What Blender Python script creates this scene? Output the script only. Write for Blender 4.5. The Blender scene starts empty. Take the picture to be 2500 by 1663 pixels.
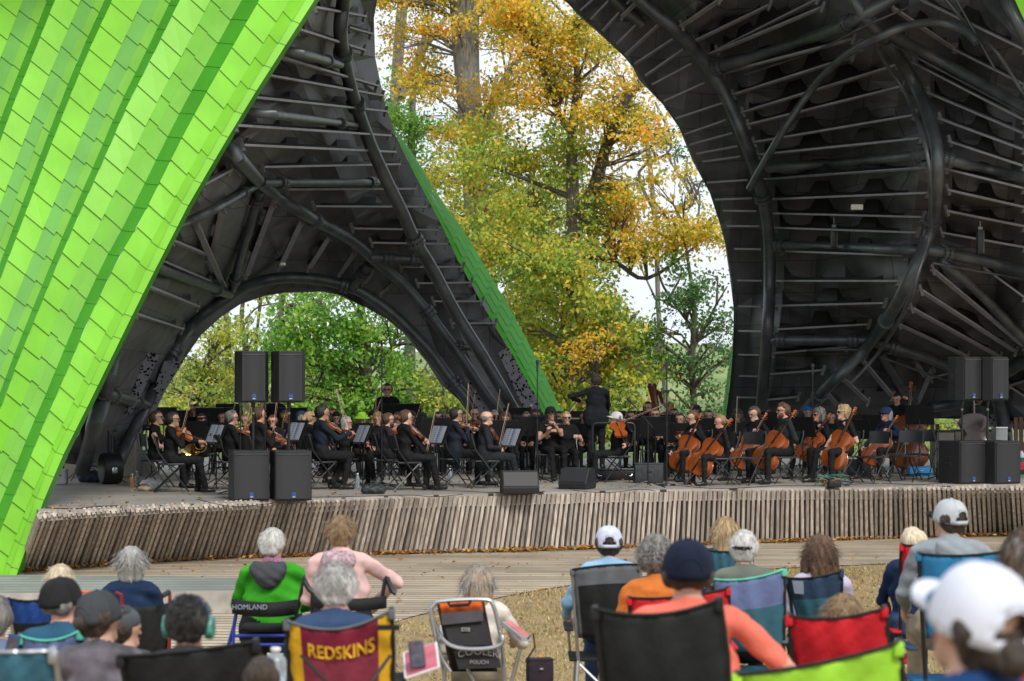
import bpy, bmesh, math, random
import numpy as np
from mathutils import Vector, Matrix, geometry
R = math.radians
sc = bpy.context.scene
col = sc.collection
rnd = random.Random(7)

# ------------------------------------------------------------------ camera
F, CX, HV, CZ = 5200.0, 1250.0, 925.0, 2.65      # focal length in photo pixels, horizon row, eye height
cam_d = bpy.data.cameras.new('camera')
cam = bpy.data.objects.new('camera', cam_d); col.objects.link(cam)
cam.location = (0, 0, CZ); cam.rotation_euler = (R(90), 0, 0)
cam_d.sensor_width = 36; cam_d.lens = F / 2500 * 36
cam_d.shift_y = (HV - 831.5) / 2500
cam_d.clip_end = 2000; cam_d.clip_start = .2
cam_d.dof.use_dof = True; cam_d.dof.focus_distance = 34; cam_d.dof.aperture_fstop = 3.8
sc.camera = cam

# ------------------------------------------------------------------ sky and sun
SUN_EL, SUN_AZ = 46, 155         # degrees; azimuth from +Y clockwise
w = bpy.data.worlds.new('World'); sc.world = w; w.use_nodes = True
nt = w.node_tree; nt.nodes.clear()
wo = nt.nodes.new('ShaderNodeOutputWorld'); bg = nt.nodes.new('ShaderNodeBackground')
sky = nt.nodes.new('ShaderNodeTexSky'); sky.sky_type = 'NISHITA'; sky.sun_disc = False
sky.sun_elevation = R(SUN_EL); sky.sun_rotation = R(SUN_AZ); sky.air_density = 1.0; sky.dust_density = 3
tc = nt.nodes.new('ShaderNodeTexCoord'); nz = nt.nodes.new('ShaderNodeTexNoise'); nz.inputs['Scale'].default_value = 2.2
nz.inputs['Detail'].default_value = 5
cr = nt.nodes.new('ShaderNodeMapRange'); cr.inputs[1].default_value = .3; cr.inputs[2].default_value = .7
cr.inputs[3].default_value = .78; cr.inputs[4].default_value = .97
mx = nt.nodes.new('ShaderNodeMixRGB'); mx.inputs[2].default_value = (9.6, 10.2, 11.0, 1)   # bright cloud layer
nt.links.new(tc.outputs['Generated'], nz.inputs['Vector']); nt.links.new(nz.outputs['Fac'], cr.inputs[0])
nt.links.new(cr.outputs[0], mx.inputs[0]); nt.links.new(sky.outputs[0], mx.inputs[1])
nt.links.new(mx.outputs[0], bg.inputs[0]); nt.links.new(bg.outputs[0], wo.inputs[0])
bg.inputs[1].default_value = .115
sun_d = bpy.data.lights.new('sun', 'SUN'); sun_d.energy = 2.7; sun_d.angle = R(14); sun_d.color = (1, .95, .87)
sun = bpy.data.objects.new('sun', sun_d); col.objects.link(sun)
az, el = R(SUN_AZ), R(SUN_EL)
sv = Vector((math.sin(az) * math.cos(el), math.cos(az) * math.cos(el), math.sin(el)))
sun.rotation_euler = sv.to_track_quat('Z', 'Y').to_euler(); sun.location = sv * 60
sc.view_settings.view_transform = 'Standard'; sc.view_settings.look = 'None'
sc.view_settings.exposure = 0.0; sc.view_settings.gamma = 1
sc.cycles.max_bounces = 6; sc.cycles.diffuse_bounces = 3; sc.cycles.glossy_bounces = 3
sc.cycles.transmission_bounces = 6; sc.cycles.use_denoising = True; sc.cycles.sample_clamp_indirect = 4

# ------------------------------------------------------------------ helpers
def P(u, v, Y): return Vector(((u - CX) / F * Y, Y, CZ - (v - HV) / F * Y))
def G(u, v, z=0.0):
    Y = F * (CZ - z) / (v - HV); return P(u, v, Y)
STZ = .9
def lawn_z(y): return max(0.0, (18.6 - y) * .07)

def tag(o, label=None, cat=None, group=None, kind=None):
    if label: o['label'] = label
    if cat: o['category'] = cat
    if group: o['group'] = group
    if kind: o['kind'] = kind
    return o
def empty(name, loc=(0, 0, 0), rz=0, label=None, cat=None, group=None, kind=None):
    o = bpy.data.objects.new(name, None); col.objects.link(o); o.empty_display_size = .1
    o.location = loc; o.rotation_euler = (0, 0, rz)
    return tag(o, label, cat, group, kind)
KIDS = {}
def copy_tree(o, parent=None):
    """a thing, its parts and their sub-parts"""
    c = o.copy(); col.objects.link(c)
    if parent is not None: c.parent = parent; KIDS.setdefault(parent.name, []).append(c)
    for ch in list(KIDS.get(o.name, [])): copy_tree(ch, c)
    return c

def link(name, me, mats, parent=None, smooth=True):
    o = bpy.data.objects.new(name, me); col.objects.link(o)
    for m in (mats if isinstance(mats, (list, tuple)) else [mats]): me.materials.append(m)
    if parent is not None:
        o.parent = parent; KIDS.setdefault(parent.name, []).append(o)
    if smooth:
        me.polygons.foreach_set('use_smooth', [True] * len(me.polygons))
        me.set_sharp_from_angle(angle=R(38))
    return o

class MB:
    """collects shapes, then makes ONE mesh object"""
    def __init__(s): s.v = []; s.f = []; s.m = []; s.mi = 0
    def add(s, vs, fs, M=None):
        b = len(s.v)
        s.v += [(M @ Vector(p)) if M else Vector(p) for p in vs]
        s.f += [tuple(b + i for i in f) for f in fs]; s.m += [s.mi] * len(fs); return s
    def box(s, c, d, M=None, bev=0):
        x, y, z = d[0] / 2, d[1] / 2, d[2] / 2
        T = Matrix.Translation(c); T = (M @ T) if M else T
        if bev <= 0:
            vs = [(sx * x, sy * y, sz * z) for sx in (-1, 1) for sy in (-1, 1) for sz in (-1, 1)]
            return s.add(vs, [(0, 1, 3, 2), (4, 6, 7, 5), (0, 4, 5, 1), (2, 3, 7, 6), (0, 2, 6, 4), (1, 5, 7, 3)], T)
        bm = bmesh.new(); bmesh.ops.create_cube(bm, size=1, matrix=Matrix.Diagonal((d[0], d[1], d[2], 1)))
        bmesh.ops.bevel(bm, geom=bm.edges[:], offset=bev, segments=2, affect='EDGES', profile=.5)
        bm.verts.index_update()
        s.add([v.co.copy() for v in bm.verts], [[v.index for v in f.verts] for f in bm.faces], T); bm.free(); return s
    def bar(s, p, q, w, h=None, up=(0, 0, 1)):
        p, q = Vector(p), Vector(q); h = h or w; d = q - p; L = d.length
        if L < 1e-6: return s
        d.normalize(); upv = Vector(up)
        sx = d.cross(upv)
        if sx.length < 1e-3: sx = d.cross(Vector((1, 0, 0)))
        sx.normalize(); uz = sx.cross(d)
        M = Matrix((sx, d, uz)).transposed().to_4x4(); M.translation = (p + q) / 2
        return s.box((0, 0, 0), (w, L, h), M)
    def tube(s, pts, r, n=8, cap=True):
        pts = [Vector(p) for p in pts]; m = len(pts)
        rs = r if isinstance(r, (list, tuple)) else [r] * m
        rings = []; prev = None
        for i, p in enumerate(pts):
            t = (pts[min(i + 1, m - 1)] - pts[max(i - 1, 0)])
            if t.length < 1e-9: t = Vector((0, 0, 1))
            t.normalize()
            if prev is None:
                a = t.cross(Vector((0, 0, 1)))
                if a.length < 1e-2: a = t.cross(Vector((1, 0, 0)))
            else:
                a = prev - t * prev.dot(t)
                if a.length < 1e-4: a = t.cross(Vector((.3, .5, 1)))
            a.normalize(); prev = a; b = t.cross(a)
            rings.append([p + (a * math.cos(2 * math.pi * k / n) + b * math.sin(2 * math.pi * k / n)) * rs[i] for k in range(n)])
        vs = [q for rg in rings for q in rg]; fs = []
        for i in range(m - 1):
            for k in range(n):
                k2 = (k + 1) % n; fs.append((i * n + k, i * n + k2, (i + 1) * n + k2, (i + 1) * n + k))
        if cap: fs += [tuple(range(n - 1, -1, -1)), tuple((m - 1) * n + k for k in range(n))]
        return s.add(vs, fs)
    def lathe(s, prof, n=16, M=None):
        vs = []; fs = []
        for (r, z) in prof:
            for k in range(n): vs.append((r * math.cos(2 * math.pi * k / n), r * math.sin(2 * math.pi * k / n), z))
        for i in range(len(prof) - 1):
            for k in range(n):
                k2 = (k + 1) % n; fs.append((i * n + k, i * n + k2, (i + 1) * n + k2, (i + 1) * n + k))
        fs.append(tuple(range(n - 1, -1, -1))); fs.append(tuple((len(prof) - 1) * n + k for k in range(n)))
        return s.add(vs, fs, M)
    def prism(s, outline, t, M=None):
        """outline in local XZ, extruded along +Y by t"""
        n = len(outline)
        vs = [(x, 0, z) for x, z in outline] + [(x, t, z) for x, z in outline]
        fs = [tuple(range(n)), tuple(range(2 * n - 1, n - 1, -1))]
        fs += [(i, i + n, (i + 1) % n + n, (i + 1) % n) for i in range(n)]
        return s.add(vs, fs, M)
    def grid(s, rows, mfun=None):
        b = len(s.v); n = len(rows[0]); s.v += [Vector(p) for r in rows for p in r]
        for j in range(len(rows) - 1):
            for i in range(n - 1):
                f = (b + j * n + i, b + (j + 1) * n + i, b + (j + 1) * n + i + 1, b + j * n + i + 1)
                m = mfun(i, j) if mfun else s.mi
                if m is None: continue
                s.f.append(f); s.m.append(m)
        return s
    def quad(s, a, b, c, d): return s.add([a, b, c, d], [(0, 1, 2, 3)])
    def build(s, name, mats, parent=None, world=False, smooth=True):
        me = bpy.data.meshes.new(name)
        off = Vector((0, 0, 0)); q = parent
        while world and q is not None: off = off + Vector(q.location); q = q.parent
        me.from_pydata([tuple(p - off) for p in s.v], [], s.f)
        if any(s.m): me.polygons.foreach_set('material_index', s.m)
        me.update()
        return link(name, me, mats, parent, smooth)

def bez(pts, n=24):
    """catmull-rom through points (tuples of any length)"""
    out = []; P_ = [pts[0]] + list(pts) + [pts[-1]]; seg = len(pts) - 1
    for i in range(seg):
        a, b, c, d = P_[i:i + 4]; k = max(2, n // seg)
        for j in range(k):
            t = j / k
            out.append(tuple(.5 * (2 * b[q] + (c[q] - a[q]) * t + (2 * a[q] - 5 * b[q] + 4 * c[q] - d[q]) * t * t + (3 * b[q] - a[q] - 3 * c[q] + d[q]) * t ** 3) for q in range(len(b))))
    out.append(tuple(pts[-1])); return out

# ------------------------------------------------------------------ materials
MC = {}
def mat(name, c, rough=.6, var=.12, scale=6, metal=0, bump=0, bscale=40, spec=.5, coords='Object', stretch=None, c2=None, sheen=0, trans=0, coat=0, rand=0):
    if name in MC: return MC[name]
    m = bpy.data.materials.new(name); m.use_nodes = True; t = m.node_tree; b = t.nodes['Principled BSDF']
    b.inputs['Roughness'].default_value = rough; b.inputs['Metallic'].default_value = metal
    b.inputs['Specular IOR Level'].default_value = spec
    if coat: b.inputs['Coat Weight'].default_value = coat; b.inputs['Coat Roughness'].default_value = .15
    if sheen: b.inputs['Sheen Weight'].default_value = sheen
    if trans: b.inputs['Transmission Weight'].default_value = trans
    co = t.nodes.new('ShaderNodeTexCoord'); mp = t.nodes.new('ShaderNodeMapping')
    if stretch: mp.inputs['Scale'].default_value = stretch
    t.links.new(co.outputs[coords], mp.inputs[0])
    n = t.nodes.new('ShaderNodeTexNoise'); n.inputs['Scale'].default_value = scale; n.inputs['Detail'].default_value = 6
    t.links.new(mp.outputs[0], n.inputs['Vector'])
    r = t.nodes.new('ShaderNodeValToRGB'); c = tuple(c[:3])
    lo = tuple(x * (1 - var) for x in c) if c2 is None else c
    hi = tuple(min(1, x * (1 + var)) for x in c) if c2 is None else c2
    r.color_ramp.elements[0].position = .32; r.color_ramp.elements[1].position = .68
    r.color_ramp.elements[0].color = (*lo, 1); r.color_ramp.elements[1].color = (*hi, 1)
    t.links.new(n.outputs['Fac'], r.inputs[0]); out = r.outputs[0]
    if rand:
        g = t.nodes.new('ShaderNodeNewGeometry'); h = t.nodes.new('ShaderNodeHueSaturation')
        mr = t.nodes.new('ShaderNodeMapRange'); mr.inputs[3].default_value = 1 - rand; mr.inputs[4].default_value = 1 + rand
        t.links.new(g.outputs['Random Per Island'], mr.inputs[0]); t.links.new(mr.outputs[0], h.inputs['Value'])
        t.links.new(out, h.inputs['Color']); out = h.outputs[0]
    t.links.new(out, b.inputs['Base Color'])
    if bump:
        n2 = t.nodes.new('ShaderNodeTexNoise'); n2.inputs['Scale'].default_value = bscale; n2.inputs['Detail'].default_value = 4
        t.links.new(mp.outputs[0], n2.inputs['Vector']); bp = t.nodes.new('ShaderNodeBump'); bp.inputs['Strength'].default_value = bump
        bp.inputs['Distance'].default_value = .02
        t.links.new(n2.outputs['Fac'], bp.inputs['Height']); t.links.new(bp.outputs[0], b.inputs['Normal'])
    MC[name] = m; return m

def leaf_mat(name, cols, rough=.5, transl=.45):
    """foliage: one colour per leaf picked at random from cols, with translucency"""
    m = bpy.data.materials.new(name); m.use_nodes = True; t = m.node_tree; b = t.nodes['Principled BSDF']
    g = t.nodes.new('ShaderNodeNewGeometry'); r = t.nodes.new('ShaderNodeValToRGB')
    e = r.color_ramp.elements
    while len(e) < len(cols): e.new(.5)
    for i, c in enumerate(cols): e[i].position = i / (len(cols) - 1); e[i].color = (*c, 1)
    co = t.nodes.new('ShaderNodeTexCoord'); n = t.nodes.new('ShaderNodeTexNoise'); n.inputs['Scale'].default_value = .9; n.inputs['Detail'].default_value = 3
    t.links.new(co.outputs['Object'], n.inputs['Vector'])
    mr = t.nodes.new('ShaderNodeMapRange'); mr.inputs[1].default_value = .3; mr.inputs[2].default_value = .7; mr.inputs[3].default_value = -.32; mr.inputs[4].default_value = .32
    t.links.new(n.outputs['Fac'], mr.inputs[0])
    ad = t.nodes.new('ShaderNodeMath'); ad.operation = 'ADD'
    mu = t.nodes.new('ShaderNodeMath'); mu.operation = 'MULTIPLY_ADD'; mu.inputs[1].default_value = .7; mu.inputs[2].default_value = .15
    t.links.new(g.outputs['Random Per Island'], mu.inputs[0]); t.links.new(mu.outputs[0], ad.inputs[0]); t.links.new(mr.outputs[0], ad.inputs[1])
    t.links.new(ad.outputs[0], r.inputs[0])
    t.links.new(r.outputs[0], b.inputs['Base Color']); b.inputs['Roughness'].default_value = rough
    tr = t.nodes.new('ShaderNodeBsdfTranslucent'); mi = t.nodes.new('ShaderNodeMixShader'); mi.inputs[0].default_value = transl
    t.links.new(r.outputs[0], tr.inputs[0]); t.links.new(b.outputs[0], mi.inputs[1]); t.links.new(tr.outputs[0], mi.inputs[2])
    t.links.new(mi.outputs[0], t.nodes['Material Output'].inputs[0]); return m

def plank_mat(name, c, c2, wid, along='X', rough=.75, gap=.08, nscale=3, spots=.0):
    """weathered planks: dark joints every wid metres, colour and grain per plank"""
    m = bpy.data.materials.new(name); m.use_nodes = True; t = m.node_tree; b = t.nodes['Principled BSDF']; L = t.links
    co = t.nodes.new('ShaderNodeTexCoord'); sp = t.nodes.new('ShaderNodeSeparateXYZ'); L.new(co.outputs['Object'], sp.inputs[0])
    ax = 'Y' if along == 'X' else 'X'
    # slight wander so that boards are not ruler straight
    nw = t.nodes.new('ShaderNodeTexNoise'); nw.inputs['Scale'].default_value = .25; L.new(co.outputs['Object'], nw.inputs['Vector'])
    wa = t.nodes.new('ShaderNodeMath'); wa.operation = 'MULTIPLY_ADD'; wa.inputs[1].default_value = .25
    L.new(nw.outputs['Fac'], wa.inputs[0]); L.new(sp.outputs[ax], wa.inputs[2])
    dv = t.nodes.new('ShaderNodeMath'); dv.operation = 'DIVIDE'; dv.inputs[1].default_value = wid; L.new(wa.outputs[0], dv.inputs[0])
    fl = t.nodes.new('ShaderNodeMath'); fl.operation = 'FLOOR'; L.new(dv.outputs[0], fl.inputs[0])
    fr = t.nodes.new('ShaderNodeMath'); fr.operation = 'FRACT'; L.new(dv.outputs[0], fr.inputs[0])
    # board length joints
    wn = t.nodes.new('ShaderNodeTexWhiteNoise'); wn.noise_dimensions = '1D'; L.new(fl.outputs[0], wn.inputs['W'])
    ln = t.nodes.new('ShaderNodeMath'); ln.operation = 'MULTIPLY_ADD'; ln.inputs[1].default_value = 1 / 3.4
    L.new(sp.outputs['X' if ax == 'Y' else 'Y'], ln.inputs[0]); L.new(wn.outputs['Value'], ln.inputs[2])
    lf = t.nodes.new('ShaderNodeMath'); lf.operation = 'FLOOR'; L.new(ln.outputs[0], lf.inputs[0])
    cb = t.nodes.new('ShaderNodeCombineXYZ'); L.new(fl.outputs[0], cb.inputs[0]); L.new(lf.outputs[0], cb.inputs[1])
    w2 = t.nodes.new('ShaderNodeTexWhiteNoise'); w2.noise_dimensions = '2D'; L.new(cb.outputs[0], w2.inputs['Vector'])
    mp = t.nodes.new('ShaderNodeMapping'); mp.inputs['Scale'].default_value = (.6, 14, 14) if ax == 'Y' else (14, .6, 14); L.new(co.outputs['Object'], mp.inputs[0])
    n = t.nodes.new('ShaderNodeTexNoise'); n.inputs['Scale'].default_value = nscale; n.inputs['Detail'].default_value = 8; L.new(mp.outputs[0], n.inputs['Vector'])
    a1 = t.nodes.new('ShaderNodeMath'); a1.operation = 'MULTIPLY_ADD'; a1.inputs[1].default_value = .55
    L.new(w2.outputs['Value'], a1.inputs[0]); s2 = t.nodes.new('ShaderNodeMath'); s2.operation = 'MULTIPLY'; s2.inputs[1].default_value = .5
    L.new(n.outputs['Fac'], s2.inputs[0]); L.new(s2.outputs[0], a1.inputs[2])
    r = t.nodes.new('ShaderNodeMixRGB'); r.inputs[1].default_value = (*c, 1); r.inputs[2].default_value = (*c2, 1); L.new(a1.outputs[0], r.inputs[0])
    g1 = t.nodes.new('ShaderNodeMath'); g1.operation = 'LESS_THAN'; g1.inputs[1].default_value = gap; L.new(fr.outputs[0], g1.inputs[0])
    r2 = t.nodes.new('ShaderNodeMixRGB'); r2.inputs[2].default_value = (.035, .03, .025, 1); L.new(g1.outputs[0], r2.inputs[0]); L.new(r.outputs[0], r2.inputs[1])
    # broad stains
    n3 = t.nodes.new('ShaderNodeTexNoise'); n3.inputs['Scale'].default_value = .8; n3.inputs['Detail'].default_value = 5; L.new(co.outputs['Object'], n3.inputs['Vector'])
    m3 = t.nodes.new('ShaderNodeMapRange'); m3.inputs[1].default_value = .3; m3.inputs[2].default_value = .75; m3.inputs[3].default_value = .7; m3.inputs[4].default_value = 1.12
    L.new(n3.outputs['Fac'], m3.inputs[0]); r3 = t.nodes.new('ShaderNodeMixRGB'); r3.blend_type = 'MULTIPLY'; r3.inputs[0].default_value = 1
    L.new(r2.outputs[0], r3.inputs[1]); L.new(m3.outputs[0], r3.inputs[2]); L.new(r3.outputs[0], b.inputs['Base Color'])
    bp = t.nodes.new('ShaderNodeBump'); bp.inputs['Strength'].default_value = .4; bp.inputs['Distance'].default_value = .01
    L.new(n.outputs['Fac'], bp.inputs['Height']); L.new(bp.outputs[0], b.inputs['Normal']); b.inputs['Roughness'].default_value = rough
    return m

M_blackplastic = mat('black_plastic', (.016, .017, .019), .45, .15, 8)
M_blackmetal = mat('black_metal', (.02, .02, .022), .38, .15, 8, metal=.3)
M_chrome = mat('bright_metal', (.55, .56, .58), .25, .06, 8, metal=1)
M_white = mat('white_plastic', (.75, .76, .78), .5, .05)
M_paper = mat('sheet_paper', (.27, .31, .39), .7, .05)
M_bow = mat('bow_wood', (.32, .12, .05), .4, .1)
M_hair_white = mat('bow_hair', (.72, .68, .58), .6, .05)
# ================================================================== ground, stage
m_lawn = mat('dry_lawn', (.27, .22, .12), .9, .3, 1.3, bump=.5, bscale=60, c2=(.30, .25, .135))
def lawn_material():
    m = bpy.data.materials.new('lawn_soil'); m.use_nodes = True; t = m.node_tree; b = t.nodes['Principled BSDF']
    co = t.nodes.new('ShaderNodeTexCoord'); n = t.nodes.new('ShaderNodeTexNoise'); n.inputs['Scale'].default_value = 1.6; n.inputs['Detail'].default_value = 9; n.inputs['Roughness'].default_value = .75
    t.links.new(co.outputs['Object'], n.inputs['Vector']); r = t.nodes.new('ShaderNodeValToRGB'); e = r.color_ramp.elements
    e[0].position = .35; e[0].color = (.22, .155, .085, 1); e[1].position = .5; e[1].color = (.40, .29, .15, 1)
    x = e.new(.62); x.color = (.28, .23, .09, 1)
    t.links.new(n.outputs['Fac'], r.inputs[0]); t.links.new(r.outputs[0], b.inputs['Base Color']); b.inputs['Roughness'].default_value = .95
    n2 = t.nodes.new('ShaderNodeTexNoise'); n2.inputs['Scale'].default_value = 45; t.links.new(co.outputs['Object'], n2.inputs['Vector'])
    bp = t.nodes.new('ShaderNodeBump'); bp.inputs['Strength'].default_value = .9; bp.inputs['Distance'].default_value = .05
    t.links.new(n2.outputs['Fac'], bp.inputs['Height']); t.links.new(bp.outputs[0], b.inputs['Normal']); return m
mb = MB()
ys = [-30, 0, 2, 4, 6, 8, 10, 12, 14, 16, 18.6, 22, 30, 50, 90, 200, 900]
def gz(y): return lawn_z(max(y, 2)) if y < 50 else (y - 50) * .012
xs = [-400, -60, -20, -8, 0, 8, 20, 60, 400]
for i in range(len(ys) - 1):
    for j in range(len(xs) - 1):
        mb.quad((xs[j], ys[i], gz(ys[i])), (xs[j + 1], ys[i], gz(ys[i])), (xs[j + 1], ys[i + 1], gz(ys[i + 1])), (xs[j], ys[i + 1], gz(ys[i + 1])))
tag(mb.build('ground', lawn_material(), smooth=False), kind='structure')

mw = MB(); mw.quad((-400, 47.5, .02), (400, 47.5, .02), (400, 149, 1.2), (-400, 149, 1.2))
tag(mw.build('meadow', mat('meadow_grass', (.07, .12, .03), .9, .3, .6, c2=(.16, .22, .06), bump=1, bscale=8), smooth=False), kind='structure')
# far wooded hill
m_hill = mat('far_woods', (.10, .15, .05), .95, .35, .25, bump=1, bscale=2, c2=(.26, .32, .12))
hb = MB(); N = 40
for i in range(N):
    x0, x1 = -160 + i * 8, -152 + i * 8
    h = lambda x: 3.2 + 1.4 * math.sin(x * .05 + 1) + .6 * math.sin(x * .21)
    hb.quad((x0, 150, 0), (x1, 150, 0), (x1, 168, h(x1)), (x0, 168, h(x0)))
    hb.quad((x0, 168, h(x0)), (x1, 168, h(x1)), (x1, 220, h(x1) + 2), (x0, 220, h(x0) + 2))
tag(hb.build('hill', m_hill), kind='structure')

# stage plan: front edge seen at these photo points
top_uv = [(96, 1252), (220, 1243), (550, 1226), (900, 1213), (1200, 1205), (1400, 1200), (1700, 1194), (2000, 1190), (2400, 1186), (2620, 1186), (2900, 1187)]
bot_uv = [(20, 1394), (180, 1383), (520, 1362), (870, 1352), (1180, 1345), (1390, 1339), (1700, 1328), (2005, 1318), (2430, 1305), (2660, 1302), (2950, 1300)]
top3 = [G(u, v, STZ) for u, v in bez(top_uv, 110)]
lean = ([90, 550, 1000, 1400, 2000, 2450, 2950], [-48, -42, -29, -14, 0, 7, 12])
btab = bez(bot_uv, 110)
tuv = bez(top_uv, 110)
bot3 = []
for u, v in tuv:
    ub = u + float(np.interp(u, *lean)); vb = float(np.interp(ub, [q[0] for q in btab], [q[1] for q in btab])); bot3.append(G(ub, vb, .03))
stage = empty('stage', (0, 33, 0), 0, 'long curved wooden stage with a slatted grey timber front', 'stage')
m_deck = plank_mat('stage_boards', (.30, .28, .255), (.42, .39, .35), .38, 'X', gap=.1)
mb = MB()
n = len(top3)
for i in range(n - 1):
    a, b = top3[i], top3[i + 1]
    a, b = a + Vector((0, .03, 0)), b + Vector((0, .03, 0))
    mb.quad(a, b, Vector((b.x * 1.35 - (3 if i + 1 < 2 else 0), 47, STZ)), Vector((a.x * 1.35 - (3 if i < 2 else 0), 47, STZ)))
    mb.quad(a, a - Vector((0, 0, .12)), b - Vector((0, 0, .12)), b)
    mb.quad(bot3[i] + Vector((0, .30, .0)), bot3[i + 1] + Vector((0, .30, .0)), b + Vector((0, .30, -.12)), a + Vector((0, .30, -.12)))
    mb.quad(a + Vector((0, .0, -.12)), a + Vector((0, .35, -.12)), b + Vector((0, .35, -.12)), b + Vector((0, .0, -.12)))
mb.build('deck', m_deck, stage, world=True, smooth=False)
m_slat = mat('weathered_slat', (.27, .21, .165), .8, .3, 3, stretch=(7, 7, .7), c2=(.47, .42, .36), bump=.5, bscale=30, rand=.38)
m_slat2 = mat('backing_dark', (.13, .115, .1), .85, .25, 5)
sl = MB(); br = MB(); tops = MB()
# arc-length sampling on the two curves
def resample(c, k):
    d = [0]
    for i in range(1, len(c)): d.append(d[-1] + (c[i] - c[i - 1]).length)
    out = []; j = 0
    for q in range(k):
        s = d[-1] * q / (k - 1)
        while j < len(c) - 2 and d[j + 1] < s: j += 1
        t = (s - d[j]) / max(1e-6, d[j + 1] - d[j]); out.append(c[j].lerp(c[j + 1], t))
    return out
NS = 236
def resample2(c, c2, k):
    d = [0]
    for i in range(1, len(c)): d.append(d[-1] + (c[i].x / c[i].y - c[i - 1].x / c[i - 1].y))
    o1 = []; o2 = []; j = 0
    for q in range(k):
        s = d[-1] * q / (k - 1)
        while j < len(c) - 2 and d[j + 1] < s: j += 1
        t = (s - d[j]) / max(1e-6, d[j + 1] - d[j]); o1.append(c[j].lerp(c[j + 1], t)); o2.append(c2[j].lerp(c2[j + 1], t))
    return o1, o2
tr_, br_ = resample2(top3, bot3, NS)
for i in range(0, NS - 1):
    t, b = tr_[i].copy(), br_[i].copy()
    j = rnd.uniform
    t += Vector((j(-.006, .006), 0, -.035 + j(-.012, .006))); b += Vector((j(-.012, .012), 0, j(-.01, .03)))
    along = (tr_[i + 1] - tr_[i]).normalized()
    d = (b - t).normalized()
    out = along.cross(d)
    if out.y > 0: out = -out
    sl.bar(t, b, .046, .085, up=out)
    e0 = t.lerp(b, .0); e1 = t.lerp(b, .17)                 # short block beside every slat head
    sh = along * .045 + out * -.035
    sl.bar(e0 + sh, e1 + sh, .038, .075, up=out)
    br.bar(t.lerp(b, .17) + along * -.02 + out * .012, t.lerp(b, .17) + along * .09 + out * .012, .012, .035, up=out)
sl.build('slat_front', m_slat, stage, world=True, smooth=False)
br.build('slat_bracket', mat('galvanised', (.42, .43, .44), .45, .15, 20, metal=.7), stage, world=True, smooth=False)
bk = MB()
for i in range(NS - 1):
    a, b, c, d = tr_[i], tr_[i + 1], br_[i + 1], br_[i]
    o = Vector((0, .075, 0)); dn = Vector((0, 0, -.1)); bk.quad(d + o, c + o, b + o + dn, a + o + dn)
bk.build('backing_board', m_slat2, stage, world=True, smooth=False)

# boardwalk in front of the stage
m_walk = plank_mat('boardwalk_boards', (.33, .26, .185), (.62, .52, .39), .24, 'X', gap=.2)
edge_uv = [(620, 1700), (800, 1590), (955, 1522), (1060, 1492), (1250, 1452), (1384, 1430), (1600, 1404), (1850, 1390), (2060, 1380), (2300, 1372), (2560, 1368), (2900, 1366)]
ed = bez(edge_uv, 60); mb = MB()
for i in range(len(ed) - 1):
    a, b = G(*ed[i], .012), G(*ed[i + 1], .012)
    mb.quad(a, b, Vector((b.x * 1.2 + 2, 48, .012)), Vector((a.x * 1.2 + 2, 48, .012)))
a = G(*ed[0], .012); mb.quad(Vector((-16, a.y, .012)), a, Vector((a.x * 1.2 + 2, 48, .012)), Vector((-16, 48, .012)))
tag(mb.build('boardwalk', m_walk, smooth=False), kind='structure')
# grey side deck at the left foot of the shell
m_side = plank_mat('side_boards', (.20, .22, .20), (.29, .31, .28), .3, 'X', gap=.1)
mb = MB()
DZ = .26
sp = [(-300, 1452), (0, 1448), (200, 1447), (420, 1445), (590, 1441)]
s0 = [G(u, v, DZ) for u, v in sp]; s1 = [G(u, v, DZ) for u, v in [(-320, 1404), (0, 1404), (210, 1405), (420, 1408), (600, 1411)]]
dz = Vector((0, 0, DZ - .005))
for i in range(4):
    mb.mi = 0; mb.quad(s0[i], s0[i + 1], s1[i + 1], s1[i]); mb.mi = 1; mb.quad(s1[i + 1] - dz, s1[i + 1], s1[i], s1[i] - dz) if i < 4 else None; mb.quad(s0[i] - dz, s0[i + 1] - dz, s0[i + 1], s0[i])
mb.quad(s0[4], s0[4] - dz, s1[4] - dz, s1[4])
tag(mb.build('path', [m_side, mat('side_fascia', (.36, .33, .29), .85, .25, 4)], smooth=False), kind='structure')
# low concrete kerb where the slats land
kb = MB()
for i in range(len(bot3) - 1):
    a, b = bot3[i] + Vector((0, .02, -.01)), bot3[i + 1] + Vector((0, .02, -.01))
    kb.quad(a, b, b + Vector((0, 0, .05)), a + Vector((0, 0, .05))); kb.quad(a + Vector((0, 0, .05)), b + Vector((0, 0, .05)), b + Vector((0, .3, .05)), a + Vector((0, .3, .05)))
kb.build('kerb', mat('dark_concrete', (.13, .12, .105), .9, .2, 5), stage, world=True, smooth=False)

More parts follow.
